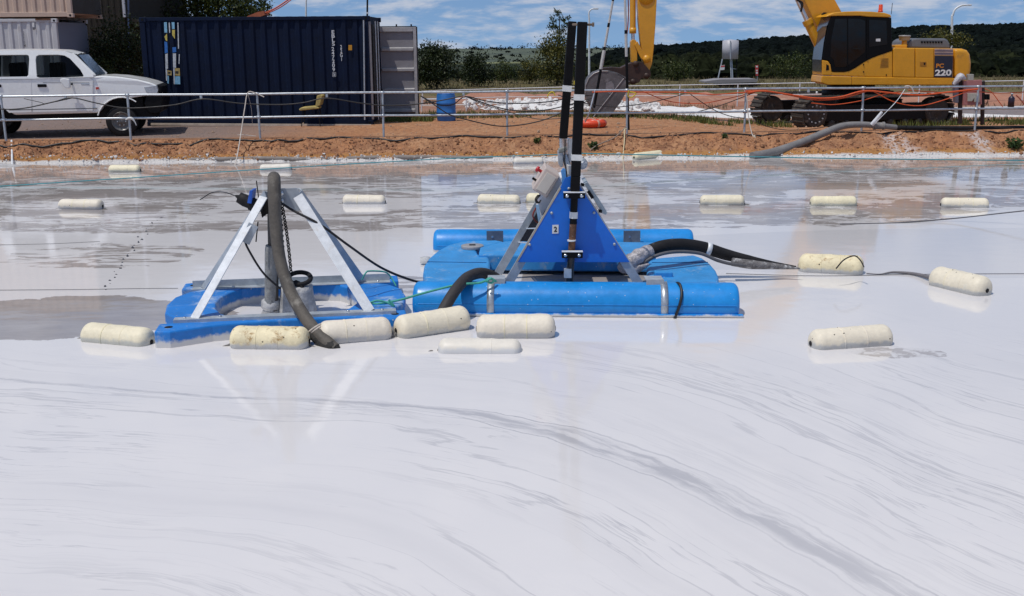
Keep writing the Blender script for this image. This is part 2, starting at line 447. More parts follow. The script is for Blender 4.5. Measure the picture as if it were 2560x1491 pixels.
def ground_material():
    m = bpy.data.materials.new('earth'); m.use_nodes = True
    t = NT(m.node_tree); out = t.new('ShaderNodeOutputMaterial'); b = t.new('ShaderNodeBsdfPrincipled'); t.l.new(b.outputs[0], out.inputs[0])
    pos = t.new('ShaderNodeNewGeometry').outputs['Position']; X, Y, Z = t.sep(pos)
    n1 = t.noise(pos, 1.1, 8, 0.65); n2 = t.noise(pos, 9, 6, 0.65); n3 = t.noise(pos, 42, 4, 0.6); n0 = t.noise(pos, 0.35, 5, 0.6)
    c = t.mix(t.sstep(n1, 0.3, 0.7), (0.43, 0.198, 0.092), (0.49, 0.268, 0.142))
    c = t.mix(t.sstep(n2, 0.42, 0.68), c, (0.26, 0.115, 0.06))
    c = t.mix(t.sstep(n3, 0.56, 0.70, 0, 0.7), c, (0.50, 0.36, 0.26))
    nbk = t.noise(pos, 2.4, 7, 0.7)
    c = t.mix(t.m('MULTIPLY', t.m('MULTIPLY', t.sstep(nbk, 0.46, 0.62), 0.55), t.sstep(Y, 25.5, 24.3)), c, (0.19, 0.085, 0.05))
    # worn grey gravel where vehicles drive, fading out into the dirt
    tr = t.m('MULTIPLY', t.sstep(t.m('ADD', X, t.m('MULTIPLY', n0, 3.0)), -2.2, -6.0), t.sstep(t.m('ADD', Y, t.m('MULTIPLY', n1, 0.7)), 24.75, 25.25))
    tr = t.m('MULTIPLY', tr, t.sstep(Y, 38, 34))
    c = t.mix(t.m('MULTIPLY', tr, t.sstep(n2, 0.30, 0.62, 1.0, 0.72)), c, t.mix(t.sstep(n2, 0.3, 0.7), (0.17, 0.145, 0.14), (0.24, 0.205, 0.20)))
    # ochre band low on the bank, white dried slurry along the water line
    zn = t.m('ADD', Z, t.m('MULTIPLY', t.m('SUBTRACT', n2, 0.5), 0.12))
    bankm = t.m('MULTIPLY', t.sstep(Y, 25.6, 24.6), t.sstep(Y, 23.0, 23.2))
    c = t.mix(t.m('MULTIPLY', t.m('MULTIPLY', t.sstep(zn, 0.17, 0.10), bankm), 0.7), c, (0.42, 0.20, 0.055))
    c = t.mix(t.m('MULTIPLY', t.sstep(t.m('ADD', Z, t.m('MULTIPLY', t.m('SUBTRACT', n1, 0.5), 0.16)), 0.075, 0.035), bankm), c, (0.66, 0.63, 0.60))
    # two white spills down the bank at the right
    for cx, wd in ((8.55, 0.42), (10.35, 0.30)):
        d = t.m('ABSOLUTE', t.m('SUBTRACT', t.m('ADD', X, t.m('MULTIPLY', t.m('SUBTRACT', n1, 0.5), 0.9)), cx))
        sp = t.m('MULTIPLY', t.m('MULTIPLY', t.sstep(d, wd, wd * 0.3), t.sstep(Y, 25.25, 25.0)), t.sstep(n2, 0.38, 0.6))
        c = t.mix(t.m('MULTIPLY', sp, 0.85), c, (0.62, 0.55, 0.52))
    # red dirt and straw grass farther back, forest floor in the valley
    back = t.sstep(t.m('ADD', Y, t.m('MULTIPLY', n0, 6.0)), 32.5, 36)
    c = t.mix(back, c, t.mix(t.sstep(n1, 0.35, 0.65), (0.30, 0.135, 0.085), (0.38, 0.24, 0.17)))
    gr = t.m('MULTIPLY', t.sstep(t.m('ADD', Y, t.m('MULTIPLY', n0, 16.0)), 46, 54), 1.0)
    c = t.mix(gr, c, t.mix(t.sstep(n1, 0.3, 0.7), (0.17, 0.13, 0.062), (0.10, 0.095, 0.035)))
    c = t.mix(t.sstep(Y, 62, 75), c, (0.018, 0.026, 0.010))
    # pale paddocks on the far slope
    pad = t.m('MULTIPLY', t.sstep(t.noise(pos, 0.006, 4, 0.6), 0.45, 0.53), t.sstep(Y, 900, 1200))
    c = t.mix(pad, c, (0.20, 0.21, 0.10))
    t.put(b.inputs['Base Color'], c); b.inputs['Roughness'].default_value = 0.95; b.inputs['Specular IOR Level'].default_value = 0.2
    bn = t.new('ShaderNodeBump'); bn.inputs['Strength'].default_value = 0.9; bn.inputs['Distance'].default_value = 0.04
    t.put(bn.inputs['Height'], t.m('ADD', n2, t.m('MULTIPLY', n3, 0.5))); t.l.new(bn.outputs[0], b.inputs['Normal'])
    return m
earth = ground_material()
g = raw_mesh('ground', gv, gf, earth, smooth=True); g['kind'] = 'structure'

# grey gravel track the pickup stands on
def patch(name, x0, x1, y0f, y1f, m, dx=0.25, n=14, lift=0.006, wob=0.12):
    X = np.arange(x0, x1 + 1e-6, dx); V = []; F = []
    for i, x in enumerate(X):
        a = y0f(x) + wob * (vnoise(np.array([x * 1.7]), np.array([1.0]), 31)[0] - 0.5); b_ = y1f(x) + wob * (vnoise(np.array([x * 1.3]), np.array([9.0]), 32)[0] - 0.5)
        for k in range(n):
            y = a + (b_ - a) * k / (n - 1); V.append((x, y, gz(x, y) + lift))
    for i in range(len(X) - 1):
        for k in range(n - 1): F.append((i * n + k, (i + 1) * n + k, (i + 1) * n + k + 1, i * n + k + 1))
    o = raw_mesh(name, np.array(V), np.array(F), m, smooth=True); o['kind'] = 'structure'
    return o
gravel_unused = None if True else mat('grey_gravel', (0.20, 0.185, 0.185), 0.95, 0, 0.25, 3, dirt=((0.33, 0.19, 0.12), 0.42, 0.9), bump=0.6, bscale=30, spec=0.2)

# ------------------------------------------------------------------ the slurry pond
def pond_material():
    m = bpy.data.materials.new('white_slurry'); m.use_nodes = True
    t = NT(m.node_tree); out = t.new('ShaderNodeOutputMaterial'); b = t.new('ShaderNodeBsdfPrincipled'); t.l.new(b.outputs[0], out.inputs[0])
    pos = t.new('ShaderNodeNewGeometry').outputs['Position']; X, Y, Z = t.sep(pos)
    wv = t.noise(pos, 0.45, 4, 0.55, color=True); wx, wy, wz = t.sep(wv)
    wx = t.m('SUBTRACT', wx, 0.5); wy = t.m('SUBTRACT', wy, 0.5)
    # --- current lines: v is the distance across the big slow swirl in the foreground
    xq = t.m('SUBTRACT', X, t.m('MULTIPLY', t.m('SUBTRACT', Y, 6.3), 0.5))
    fc = t.new('ShaderNodeFloatCurve'); cv_ = fc.mapping.curves[0]
    pts = [(-9, 9.0), (-4.81, 8.07), (-3.17, 7.65), (-1.8, 7.44), (-.98, 7.25), (-.28, 6.95), (.43, 6.54), (1.11, 6.04), (1.74, 5.48), (2.15, 5.09), (2.63, 4.59), (7, 1.5)]
    P = [((a + 9) / 16, g_ / 12) for a, g_ in pts]
    cv_.points[0].location = P[0]; cv_.points[1].location = P[-1]
    for p_ in P[1:-1]: cv_.points.new(*p_)
    fc.mapping.extend = 'EXTRAPOLATED'; fc.mapping.update()
    t.put(fc.inputs['Value'], t.m('DIVIDE', t.m('ADD', xq, 9.0), 16.0))
    v = t.m('SUBTRACT', Y, t.m('MULTIPLY', fc.outputs[0], 12.0))
    vw = t.m('ADD', v, t.m('MULTIPLY', wy, 0.45))
    flow = t.xyz(t.m('ADD', t.m('MULTIPLY', xq, 0.085), t.m('MULTIPLY', wx, 0.16)), t.m('MULTIPLY', vw, 1.35), 0.0)
    na = t.noise(flow, 1.5, 8, 0.58, 0.12); nb = t.noise(flow, 3.4, 7, 0.58, 0.18)
    nmod = t.noise(pos, 0.55, 3, 0.5); nmod2 = t.noise(flow, 0.8, 3, 0.5)
    veil = t.m('MULTIPLY', t.sstep(na, 0.44, 0.74), 0.17)
    l1 = t.m('MULTIPLY', t.sstep(t.m('ABSOLUTE', t.m('SUBTRACT', na, 0.5)), 0.014, 0.0), t.sstep(nmod2, 0.38, 0.56))
    l2 = t.m('MULTIPLY', t.sstep(t.m('ABSOLUTE', t.m('SUBTRACT', nb, 0.52)), 0.012, 0.0), t.sstep(nmod, 0.48, 0.62))
    nc = t.noise(flow, 7.5, 5, 0.55, 0.2)
    l3 = t.m('MULTIPLY', t.sstep(t.m('ABSOLUTE', t.m('SUBTRACT', nc, 0.5)), 0.015, 0.0), t.sstep(nb, 0.54, 0.66))
    marb = t.m('ADD', veil, t.m('ADD', t.m('MULTIPLY', t.m('ADD', l1, l2), 0.44), t.m('MULTIPLY', l3, 0.18)), clamp=True)
    # main dark streak
    vs = t.m('ADD', v, t.m('MULTIPLY', t.m('SUBTRACT', t.noise(pos, 1.8, 5, 0.6), 0.5), 0.16))
    wid = t.sstep(X, -1.5, 1.2, 0.030, 0.165)
    band = t.sstep(t.m('DIVIDE', t.m('ABSOLUTE', vs), wid), 1.0, 0.35)
    edge = t.sstep(t.m('ABSOLUTE', t.m('SUBTRACT', t.m('DIVIDE', t.m('ABSOLUTE', vs), wid), 0.92)), 0.10, 0.0)
    rag = t.noise(t.xyz(t.m('MULTIPLY', xq, 0.9), t.m('MULTIPLY', vs, 7.0), 0.0), 1.6, 6, 0.62, 0.5)
    band = t.m('MULTIPLY', t.m('ADD', t.m('MULTIPLY', band, t.sstep(rag, 0.40, 0.58, 0.12, 0.72)), t.m('MULTIPLY', edge, t.sstep(nmod, 0.35, 0.6, 0.25, 0.85))), t.sstep(X, 2.6, 0.6, 0.6, 1.0), clamp=True)
    marb = t.m('MULTIPLY', t.m('MAXIMUM', marb, t.m('MULTIPLY', band, 1.0)), t.sstep(Y, 9.6, 7.6, 0.12, 1.0))
    # --- clearer grey water: far half of the pond, streaked with white
    far_b = t.m('ADD', t.m('ADD', t.m('MULTIPLY', t.sstep(X, 4.0, 9.0), 1.5), 14.75), t.m('ADD', t.m('MULTIPLY', wy, 1.6), t.m('MULTIPLY', t.m('SUBTRACT', t.noise(t.xyz(t.m('MULTIPLY', X, 0.5), Y, 0.0), 2.0, 6, 0.6), 0.5), 0.9)))
    mfar = t.sstep(t.m('SUBTRACT', Y, far_b), 0.0, 0.06)
    sv = t.xyz(t.m('ADD', t.m('MULTIPLY', X, 0.34), t.m('MULTIPLY', wx, 2.4)), t.m('ADD', t.m('MULTIPLY', Y, 0.75), t.m('MULTIPLY', wy, 2.6)), 0.0)
    s1 = t.noise(sv, 1.05, 9, 0.66, 0.9)
    s2 = t.noise(t.xyz(t.m('MULTIPLY', X, 0.5), t.m('MULTIPLY', Y, 1.7), 0.0), 2.6, 6, 0.65, 0.6)
    thr = t.m('ADD', t.sstep(Y, 19.0, 21.5, 0.0, 0.06), t.m('MULTIPLY', t.sstep(Y, 16.6, 15.2), 0.05))
    foam = t.sstep(t.m('SUBTRACT', t.m('ADD', t.m('MULTIPLY', s1, 0.62), t.m('MULTIPLY', s2, 0.38)), thr), 0.492, 0.512)
    foam = t.m('MAXIMUM', foam, t.m('MULTIPLY', t.sstep(Y, 23.1, 23.4), 0.8))
    s3 = t.noise(t.xyz(t.m('ADD', t.m('MULTIPLY', X, 0.45), t.m('MULTIPLY', wx, 1.8)), t.m('ADD', t.m('MULTIPLY', Y, 1.5), t.m('MULTIPLY', wy, 2.0)), 3.0), 1.7, 7, 0.62, 0.8)
    fil = t.m('MULTIPLY', t.sstep(t.m('ABSOLUTE', t.m('SUBTRACT', s3, 0.5)), 0.030, 0.012), t.sstep(s1, 0.40, 0.52))
    foam = t.m('MAXIMUM', foam, t.m('MULTIPLY', fil, 0.9))
    grey_far = t.m('MULTIPLY', mfar, t.m('SUBTRACT', 1.0, t.m('MULTIPLY', foam, 0.92)))
    # --- open grey pools: by the small tripod raft, small ones on the left; plus painted shade inside the raft
    def pool(cx, cy, rx, ry, ns, th):
        d = t.m('ADD', t.m('POWER', t.m('DIVIDE', t.m('SUBTRACT', X, cx), rx), 2.0), t.m('POWER', t.m('DIVIDE', t.m('SUBTRACT', Y, cy), ry), 2.0))
        d = t.m('ADD', d, t.m('MULTIPLY', t.m('SUBTRACT', t.noise(t.xyz(t.m('MULTIPLY', X, 0.7), Y, cx), ns, 6, 0.62, 0.5), 0.5), th))
        return t.sstep(d, 1.0, 0.96)
    p1 = pool(-4.3, 10.0, 1.6, 0.80, 1.5, 1.5)
    p2 = t.m('MULTIPLY', pool(-4.9, 13.0, 1.1, 0.8, 2.2, 2.6), t.sstep(s2, 0.46, 0.54))
    p3 = t.m('MULTIPLY', pool(-2.0, 8.62, 0.6, 0.07, 2.0, 2.4), t.sstep(s2, 0.44, 0.54, 0.1, 0.9))
    raft_shade = t.m('MULTIPLY', pool(0.85, 11.55, 0.75, 0.85, 1.6, 0.7), 0.95)  # shade of the raft's plate and panels, painted as grey water
    p4 = t.m('MULTIPLY', pool(3.15, 8.6, 0.4, 0.16, 4.0, 2.6), t.sstep(t.noise(pos, 9.0, 5, 0.6, 0.6), 0.44, 0.56, 0.1, 0.75))
    p5 = t.m('MULTIPLY', pool(-1.35, 11.2, 0.7, 0.5, 2.2, 2.8), t.sstep(s2, 0.44, 0.54))
    p6 = t.m('MULTIPLY', pool(5.6, 13.0, 4.5, 1.6, 0.5, 0.6), 0.22)
    grey = grey_far
    for p_ in (p1, p2, p4, p5, raft_shade): grey = t.m('MAXIMUM', grey, p_)
    white = (0.712, 0.688, 0.682); gcol = t.mix(t.sstep(s2, 0.3, 0.7), (0.325, 0.292, 0.275), (0.395, 0.362, 0.345))
    c = t.mix(t.m('MAXIMUM', marb, p6), white, (0.38, 0.375, 0.40))
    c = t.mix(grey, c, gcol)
    t.put(b.inputs['Base Color'], c)
    t.put(b.inputs['Roughness'], t.mix(grey, 0.07, 0.04))
    b.inputs['IOR'].default_value = 1.34
    b.inputs['Subsurface Weight'].default_value = 0.0
    bn = t.new('ShaderNodeBump'); bn.inputs['Strength'].default_value = 0.035; bn.inputs['Distance'].default_value = 0.05
    t.put(bn.inputs['Height'], t.noise(t.xyz(X, t.m('MULTIPLY', Y, 1.6), 0.0), 2.6, 4, 0.5)); t.l.new(bn.outputs[0], b.inputs['Normal'])
    return m
V = []; F = []
px_ = np.linspace(-40, 40, 21); py_ = np.linspace(0.4, 24.6, 13)
for y in py_:
    for x in px_: V.append((x, y, 0.0))
for j in range(12):
    for i in range(20): F.append((j * 21 + i, j * 21 + i + 1, (j + 1) * 21 + i + 1, (j + 1) * 21 + i))
o = raw_mesh('pond', np.array(V), np.array(F), pond_material()); o['kind'] = 'structure'

# ------------------------------------------------------------------ clods and pebbles on the bank (nobody could count them)
def rocks(name, P, S, m, seed=1):
    r = np.random.default_rng(seed)
    base = np.array([[1, 0, 0], [-1, 0, 0], [0, 1, 0], [0, -1, 0], [0, 0, 1], [0, 0, -1]], float)
    fc = np.array([[0, 2, 4], [2, 1, 4], [1, 3, 4], [3, 0, 4], [2, 0, 5], [1, 2, 5], [3, 1, 5], [0, 3, 5]])
    e = {}; vs = list(base); fs = []
    def mid(a, b):
        k = (min(a, b), max(a, b))
        if k not in e:
            q = (vs[a] + vs[b]) / 2; vs.append(q / np.linalg.norm(q)); e[k] = len(vs) - 1
        return e[k]
    for a, b, c in fc:
        ab, bc, ca = mid(a, b), mid(b, c), mid(c, a); fs += [(a, ab, ca), (ab, b, bc), (ca, bc, c), (ab, bc, ca)]
    B = np.array(vs); FS = np.array(fs); n = len(P)
    W = B[None] * (1 + 0.55 * (r.random((n, len(B), 1)) - 0.5)) * (S[:, None, None] * (0.6 + 0.8 * r.random((n, 1, 3))))
    V_ = (W + P[:, None]).reshape(-1, 3); F_ = (FS[None] + (np.arange(n) * len(B))[:, None, None]).reshape(-1, 3)
    o = raw_mesh(name, V_, F_, m); o['kind'] = 'stuff'; return o
n = 6500
rx = rng.uniform(-12.5, 13, n); tt = rng.beta(1.3, 1.3, n); ry = shore_y(rx) + (fence_y(rx) - 0.05 - shore_y(rx)) * tt
rs = np.clip(rng.lognormal(-4.55, 0.55, n), 0.005, 0.045)
rocks('bank_clods', np.stack([rx, ry, ground_z(rx, ry) + rs * 0.25], 1), rs, mat('clod_earth', (0.33, 0.165, 0.09), 0.95, 0, 0.45, 7, dirt=((0.48, 0.30, 0.19), 0.4, 9), bump=0.5, spec=0.2), 3)
n = 1800
rx = rng.uniform(-12.5, 13, n); ry = shore_y(rx) + rng.normal(0.02, 0.05, n)
rs = np.clip(rng.lognormal(-4.5, 0.5, n), 0.005, 0.035)
rocks('slurry_crust', np.stack([rx, ry, np.maximum(ground_z(rx, ry), 0.0) + rs * 0.05], 1), rs, mat('dried_slurry', (0.64, 0.62, 0.60), 0.85, 0, 0.2, 9, dirt=((0.40, 0.26, 0.17), 0.2, 5)), 4)
n = 1300
rx = rng.uniform(-12, 13, n); ry = fence_y(rx) + rng.uniform(0.1, 6, n)
rs = np.clip(rng.lognormal(-4.6, 0.5, n), 0.004, 0.04)
rocks('yard_pebbles', np.stack([rx, ry, ground_z(rx, ry) + rs * 0.3], 1), rs, mat('pebble', (0.38, 0.26, 0.18), 0.9, 0, 0.4, 7), 5)

# white spoil bank of the next pond, beyond the yard
def berm(name, x0, x1, yf, wd, ht, m, seed, dx=0.16):
    X = np.arange(x0, x1, dx); V = []; F = []; nn = 15
    for x in X:
        y0 = yf(x)
        for k in range(nn):
            s = k / (nn - 1); y = y0 + wd * s
            e_ = smooth(np.array([min(x - x0, x1 - x) / 1.2]), 0, 1)[0]
            h = ht * math.sin(math.pi * s) ** 0.55 * e_ * max(0.0, 0.1 + 1.3 * fbm(np.array([x * 1.6]), np.array([y * 2.0]), 4, seed)[0])
            V.append((x, y, gz(x, y) - 0.02 + h))
    for i in range(len(X) - 1):
        for k in range(nn - 1): F.append((i * nn + k, (i + 1) * nn + k, (i + 1) * nn + k + 1, i * nn + k + 1))
    o = raw_mesh(name, np.array(V), np.array(F), m, smooth=True); o['kind'] = 'structure'; return o
wspoil = mat('white_spoil', (0.72, 0.71, 0.70), 0.9, 0, 0.10, 1.5, dirt=((0.36, 0.19, 0.13), 0.34, 2.2), bump=0.4, bscale=8)
berm('spoil_bank', -1.2, 19, lambda x: 32.9 - 0.03 * x, 2.0, 0.25, wspoil, 21)
n = 420
rx = rng.uniform(-1.4, 4.5, n); ry = 32.9 - 0.03 * rx + rng.uniform(0.0, 1.5, n)
rs = np.clip(rng.lognormal(-3.3, 0.55, n), 0.015, 0.11)
rocks('white_lumps', np.stack([rx, ry, ground_z(rx, ry) + 0.20 * np.sin(np.clip((ry - 32.9 + 0.03 * rx) / 2.0, 0, 1) * math.pi) ** 0.55 + rs * 0.1], 1), rs, mat('white_lump', (0.70, 0.68, 0.66), 0.9, 0, 0.15, 3, dirt=((0.36, 0.20, 0.14), 0.36, 3)), 9)
rspoil = mat('red_spoil', (0.36, 0.17, 0.11), 0.95, 0, 0.25, 1.2, dirt=((0.45, 0.30, 0.22), 0.35, 0.8), bump=0.6, bscale=9)
berm('earth_bank', -2.5, 24, lambda x: 38.6 - 0.05 * x, 4.0, 0.35, rspoil, 22, 0.3)

# ------------------------------------------------------------------ vegetation
def leaves(cent, rad, n_cl, n_lf, size, seed, squash=1.0, spread=0.28, hollow=0.55):
    """leaf quads in clumps through an ellipsoid; returns verts, quads"""
    r = np.random.default_rng(seed)
    d = r.normal(size=(n_cl, 3)); d /= np.linalg.norm(d, axis=1, keepdims=True)
    q = d * (hollow + (1 - hollow) * r.random((n_cl, 1)) ** 0.7) * (0.78 + 0.44 * r.random((n_cl, 1)))
    C = np.asarray(cent) + q * np.asarray(rad)
    m_ = np.mean(rad)
    L = (C[:, None] + r.normal(size=(n_cl, n_lf, 3)) * spread * m_ * np.array([1, 1, 0.7 * squash])).reshape(-1, 3)
    return quads(L, size, r)
def quads(L, size, r):
    n_ = len(L); a = r.normal(size=(n_, 3)); a /= np.linalg.norm(a, axis=1, keepdims=True)
    b = r.normal(size=(n_, 3)); b -= a * (a * b).sum(1, keepdims=True); b /= np.linalg.norm(b, axis=1, keepdims=True)
    s = size * (0.6 + 0.8 * r.random((n_, 1))); a = a * s; b = b * s * 0.5
    V_ = np.stack([L - a, L - b, L + a, L + b], 1).reshape(-1, 3)
    return V_, np.arange(n_ * 4).reshape(-1, 4)
def leaf_mat(name, c1, c2, sc=2.0):
    if name in MATS: return MATS[name]
    m = bpy.data.materials.new(name); m.use_nodes = True; t = NT(m.node_tree)
    out = t.new('ShaderNodeOutputMaterial'); b = t.new('ShaderNodeBsdfPrincipled')
    pos = t.new('ShaderNodeNewGeometry')
    f = t.sstep(t.m('ADD', t.m('MULTIPLY', t.noise(pos.outputs['Position'], sc, 4, 0.6), 0.6), t.m('MULTIPLY', pos.outputs['Random Per Island'], 0.4)), 0.3, 0.72)
    c = t.mix(f, c1, c2)
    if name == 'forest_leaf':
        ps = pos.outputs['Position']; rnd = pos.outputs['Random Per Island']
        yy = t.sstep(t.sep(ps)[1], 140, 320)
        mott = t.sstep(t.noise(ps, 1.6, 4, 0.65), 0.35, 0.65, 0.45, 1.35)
        near = t.mix(rnd, (0.005, 0.008, 0.004), (0.022, 0.026, 0.010)); fr = t.mix(rnd, (0.0025, 0.0048, 0.0048), (0.0055, 0.0090, 0.0075))  # far crowns darker and bluer: distance haze and shade put into the colour
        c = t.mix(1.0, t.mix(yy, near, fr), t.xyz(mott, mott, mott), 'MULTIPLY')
    t.put(b.inputs['Base Color'], c); b.inputs['Roughness'].default_value = 0.55; b.inputs['Specular IOR Level'].default_value = 0.3
    tr = t.new('ShaderNodeBsdfTranslucent'); t.put(tr.inputs[0], c)
    if name == 'forest_leaf': b.inputs['Specular IOR Level'].default_value = 0.05; b.inputs['Roughness'].default_value = 0.9
    mx = t.new('ShaderNodeMixShader'); mx.inputs[0].default_value = 0.22 if name != 'forest_leaf' else 0.05
    t.l.new(b.outputs[0], mx.inputs[1]); t.l.new(tr.outputs[0], mx.inputs[2]); t.l.new(mx.outputs[0], out.inputs[0])
    MATS[name] = m; return m
lf_dark = leaf_mat('dark_leaf', (0.010, 0.018, 0.006), (0.035, 0.050, 0.012))
lf_mid = leaf_mat('green_leaf', (0.020, 0.036, 0.008), (0.075, 0.090, 0.018))
lf_yel = leaf_mat('olive_leaf', (0.035, 0.045, 0.008), (0.14, 0.125, 0.022))
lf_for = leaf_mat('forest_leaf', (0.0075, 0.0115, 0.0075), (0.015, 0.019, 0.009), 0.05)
bark = mat('bark', (0.09, 0.065, 0.045), 0.9, 0, 0.3, 9, bump=0.5)
def tree(name, base, ht, rad, label, cat, m, seed, ncl=60, nlf=26, size=0.07, group=None, crown_c=None, trunk_r=0.06, hollow=0.5, spread=0.26):
    bx, by = base; z0 = gz(bx, by); r_ = random.Random(seed)
    root = thing(name, (bx, by, z0), label, cat, group)
    cc = Vector((bx, by, z0 + ht - rad[2])) if crown_c is None else Vector(crown_c)
    t = MB(); t.tube([(bx, by, z0 - 0.1), (bx + 0.05, by, z0 + 0.3 * ht), (cc.x, cc.y, cc.z), (cc.x + 0.05, cc.y, cc.z + rad[2] * 0.6)], trunk_r, 8, 5, radii=[trunk_r * 1.3, trunk_r, trunk_r * 0.6, trunk_r * 0.2])
    for k in range(9):
        a = r_.uniform(0, 6.28); h = r_.uniform(0.25, 0.8)
        p = Vector((bx, by, z0)).lerp(cc, h); e_ = cc + Vector((math.cos(a) * rad[0], math.sin(a) * rad[1], r_.uniform(-0.5, 0.8) * rad[2])) * 0.8
        t.tube([p, p.lerp(e_, 0.5) + Vector((0, 0, -0.05 * ht)), e_], 0, 5, 4, radii=[trunk_r * 0.5, trunk_r * 0.3, trunk_r * 0.08])
    t.build('trunk', bark, root)
    V_, F_ = leaves((0, 0, 0), rad, ncl, nlf, size, seed, spread=spread, hollow=hollow)
    V_ = V_ + np.array([cc.x - bx, cc.y - by, cc.z - z0])
    V_[:, 2] = np.maximum(V_[:, 2], 0.02)
    c = raw_mesh('crown', V_, F_, m); c.parent = root
    return root
def at(px, Y): return (ony(px, 200, Y)[0], Y)
# bushes in front of the valley
tree('bush', at(1092, 52), 2.0, (0.95, 0.8, 1.0), 'big dark rounded bush right beside the open container door', 'bush', lf_dark, 101, 90, 60, 0.06, 'bushes on the edge of the valley', trunk_r=0.05)
tree('bush', at(1196, 54), 1.7, (0.62, 0.6, 0.85), 'smaller dark bush between the big dark bush and the olive tree', 'bush', lf_dark, 102, 70, 50, 0.055, 'bushes on the edge of the valley', trunk_r=0.04)
tree('bush', at(1262, 58), 1.15, (0.55, 0.5, 0.55), 'low loose green bush left of the olive tree', 'bush', lf_mid, 103, 40, 36, 0.05, 'bushes on the edge of the valley', trunk_r=0.03)
tree('bush', at(1322, 57), 1.25, (0.6, 0.5, 0.6), 'low olive bush at the foot of the olive tree', 'bush', lf_yel, 104, 44, 36, 0.05, 'bushes on the edge of the valley', trunk_r=0.03)
tree('olive_tree', at(1392, 55), 2.35, (0.88, 0.7, 1.15), 'olive green tree behind the black masts', 'tree', lf_yel, 105, 95, 44, 0.06, trunk_r=0.06)
tree('sapling', at(1398, 58), 3.62, (0.55, 0.4, 0.62), 'thin open-crowned tree rising over the olive tree', 'tree', lf_mid, 106, 20, 40, 0.055, trunk_r=0.045, hollow=0.3, spread=0.2)
tree('bush', at(2350, 58), 2.55, (1.2, 0.7, 0.45), 'yellow-green treetop showing behind the excavator engine cover', 'bush', lf_yel, 107, 34, 40, 0.07, trunk_r=0.05)
tree('bush', at(1690, 60), 1.0, (0.8, 0.6, 0.5), 'low green bush left of the grey tank on legs', 'bush', lf_mid, 108, 40, 36, 0.06, trunk_r=0.03)
tree('bush', at(1975, 62), 1.25, (1.3, 0.7, 0.6), 'low spreading bush left of the excavator cab', 'bush', lf_mid, 109, 46, 36, 0.06, trunk_r=0.03)
# by the containers
tree('shrub', at(305, 36.5), 2.75, (0.95, 0.8, 1.35), 'dark leafy shrub between the white and navy containers', 'shrub', lf_dark, 110, 130, 70, 0.05, trunk_r=0.05)
tree('shrub', at(252, 35.4), 1.55, (0.5, 0.5, 0.75), 'low dark shrub against the white container end', 'shrub', lf_mid, 111, 60, 50, 0.04, trunk_r=0.03)
tree('tree', at(400, 46), 4.05, (0.75, 0.7, 0.9), 'small treetop over the left end of the navy container', 'tree', lf_dark, 112, 60, 40, 0.07)
tree('tree', at(556, 48), 4.95, (1.6, 1.2, 1.5), 'broad treetop over the middle of the navy container', 'tree', lf_mid, 113, 130, 60, 0.075, trunk_r=0.1)
tree('tree', at(640, 50), 4.35, (0.75, 0.7, 0.8), 'small treetop right of the broad one above the navy container', 'tree', lf_mid, 114, 50, 40, 0.07)

# the woods in the valley and on the ridge: one mass
def ico(sub):
    t = (1 + 5 ** 0.5) / 2
    V = [(-1, t, 0), (1, t, 0), (-1, -t, 0), (1, -t, 0), (0, -1, t), (0, 1, t), (0, -1, -t), (0, 1, -t), (t, 0, -1), (t, 0, 1), (-t, 0, -1), (-t, 0, 1)]
    V = [np.array(v) / np.linalg.norm(v) for v in V]
    F = [(0, 11, 5), (0, 5, 1), (0, 1, 7), (0, 7, 10), (0, 10, 11), (1, 5, 9), (5, 11, 4), (11, 10, 2), (10, 7, 6), (7, 1, 8), (3, 9, 4), (3, 4, 2), (3, 2, 6), (3, 6, 8), (3, 8, 9), (4, 9, 5), (2, 4, 11), (6, 2, 10), (8, 6, 7), (9, 8, 1)]
    for _ in range(sub):
        e = {}; G = []
        def mid(p, q):
            k = (min(p, q), max(p, q))
            if k not in e: m = V[p] + V[q]; V.append(m / np.linalg.norm(m)); e[k] = len(V) - 1
            return e[k]
        for p, q, c in F:
            x, y, z = mid(p, q), mid(q, c), mid(c, p); G += [(p, x, z), (q, y, x), (c, z, y), (x, y, z)]
        F = G
    return np.array(V), np.array(F)
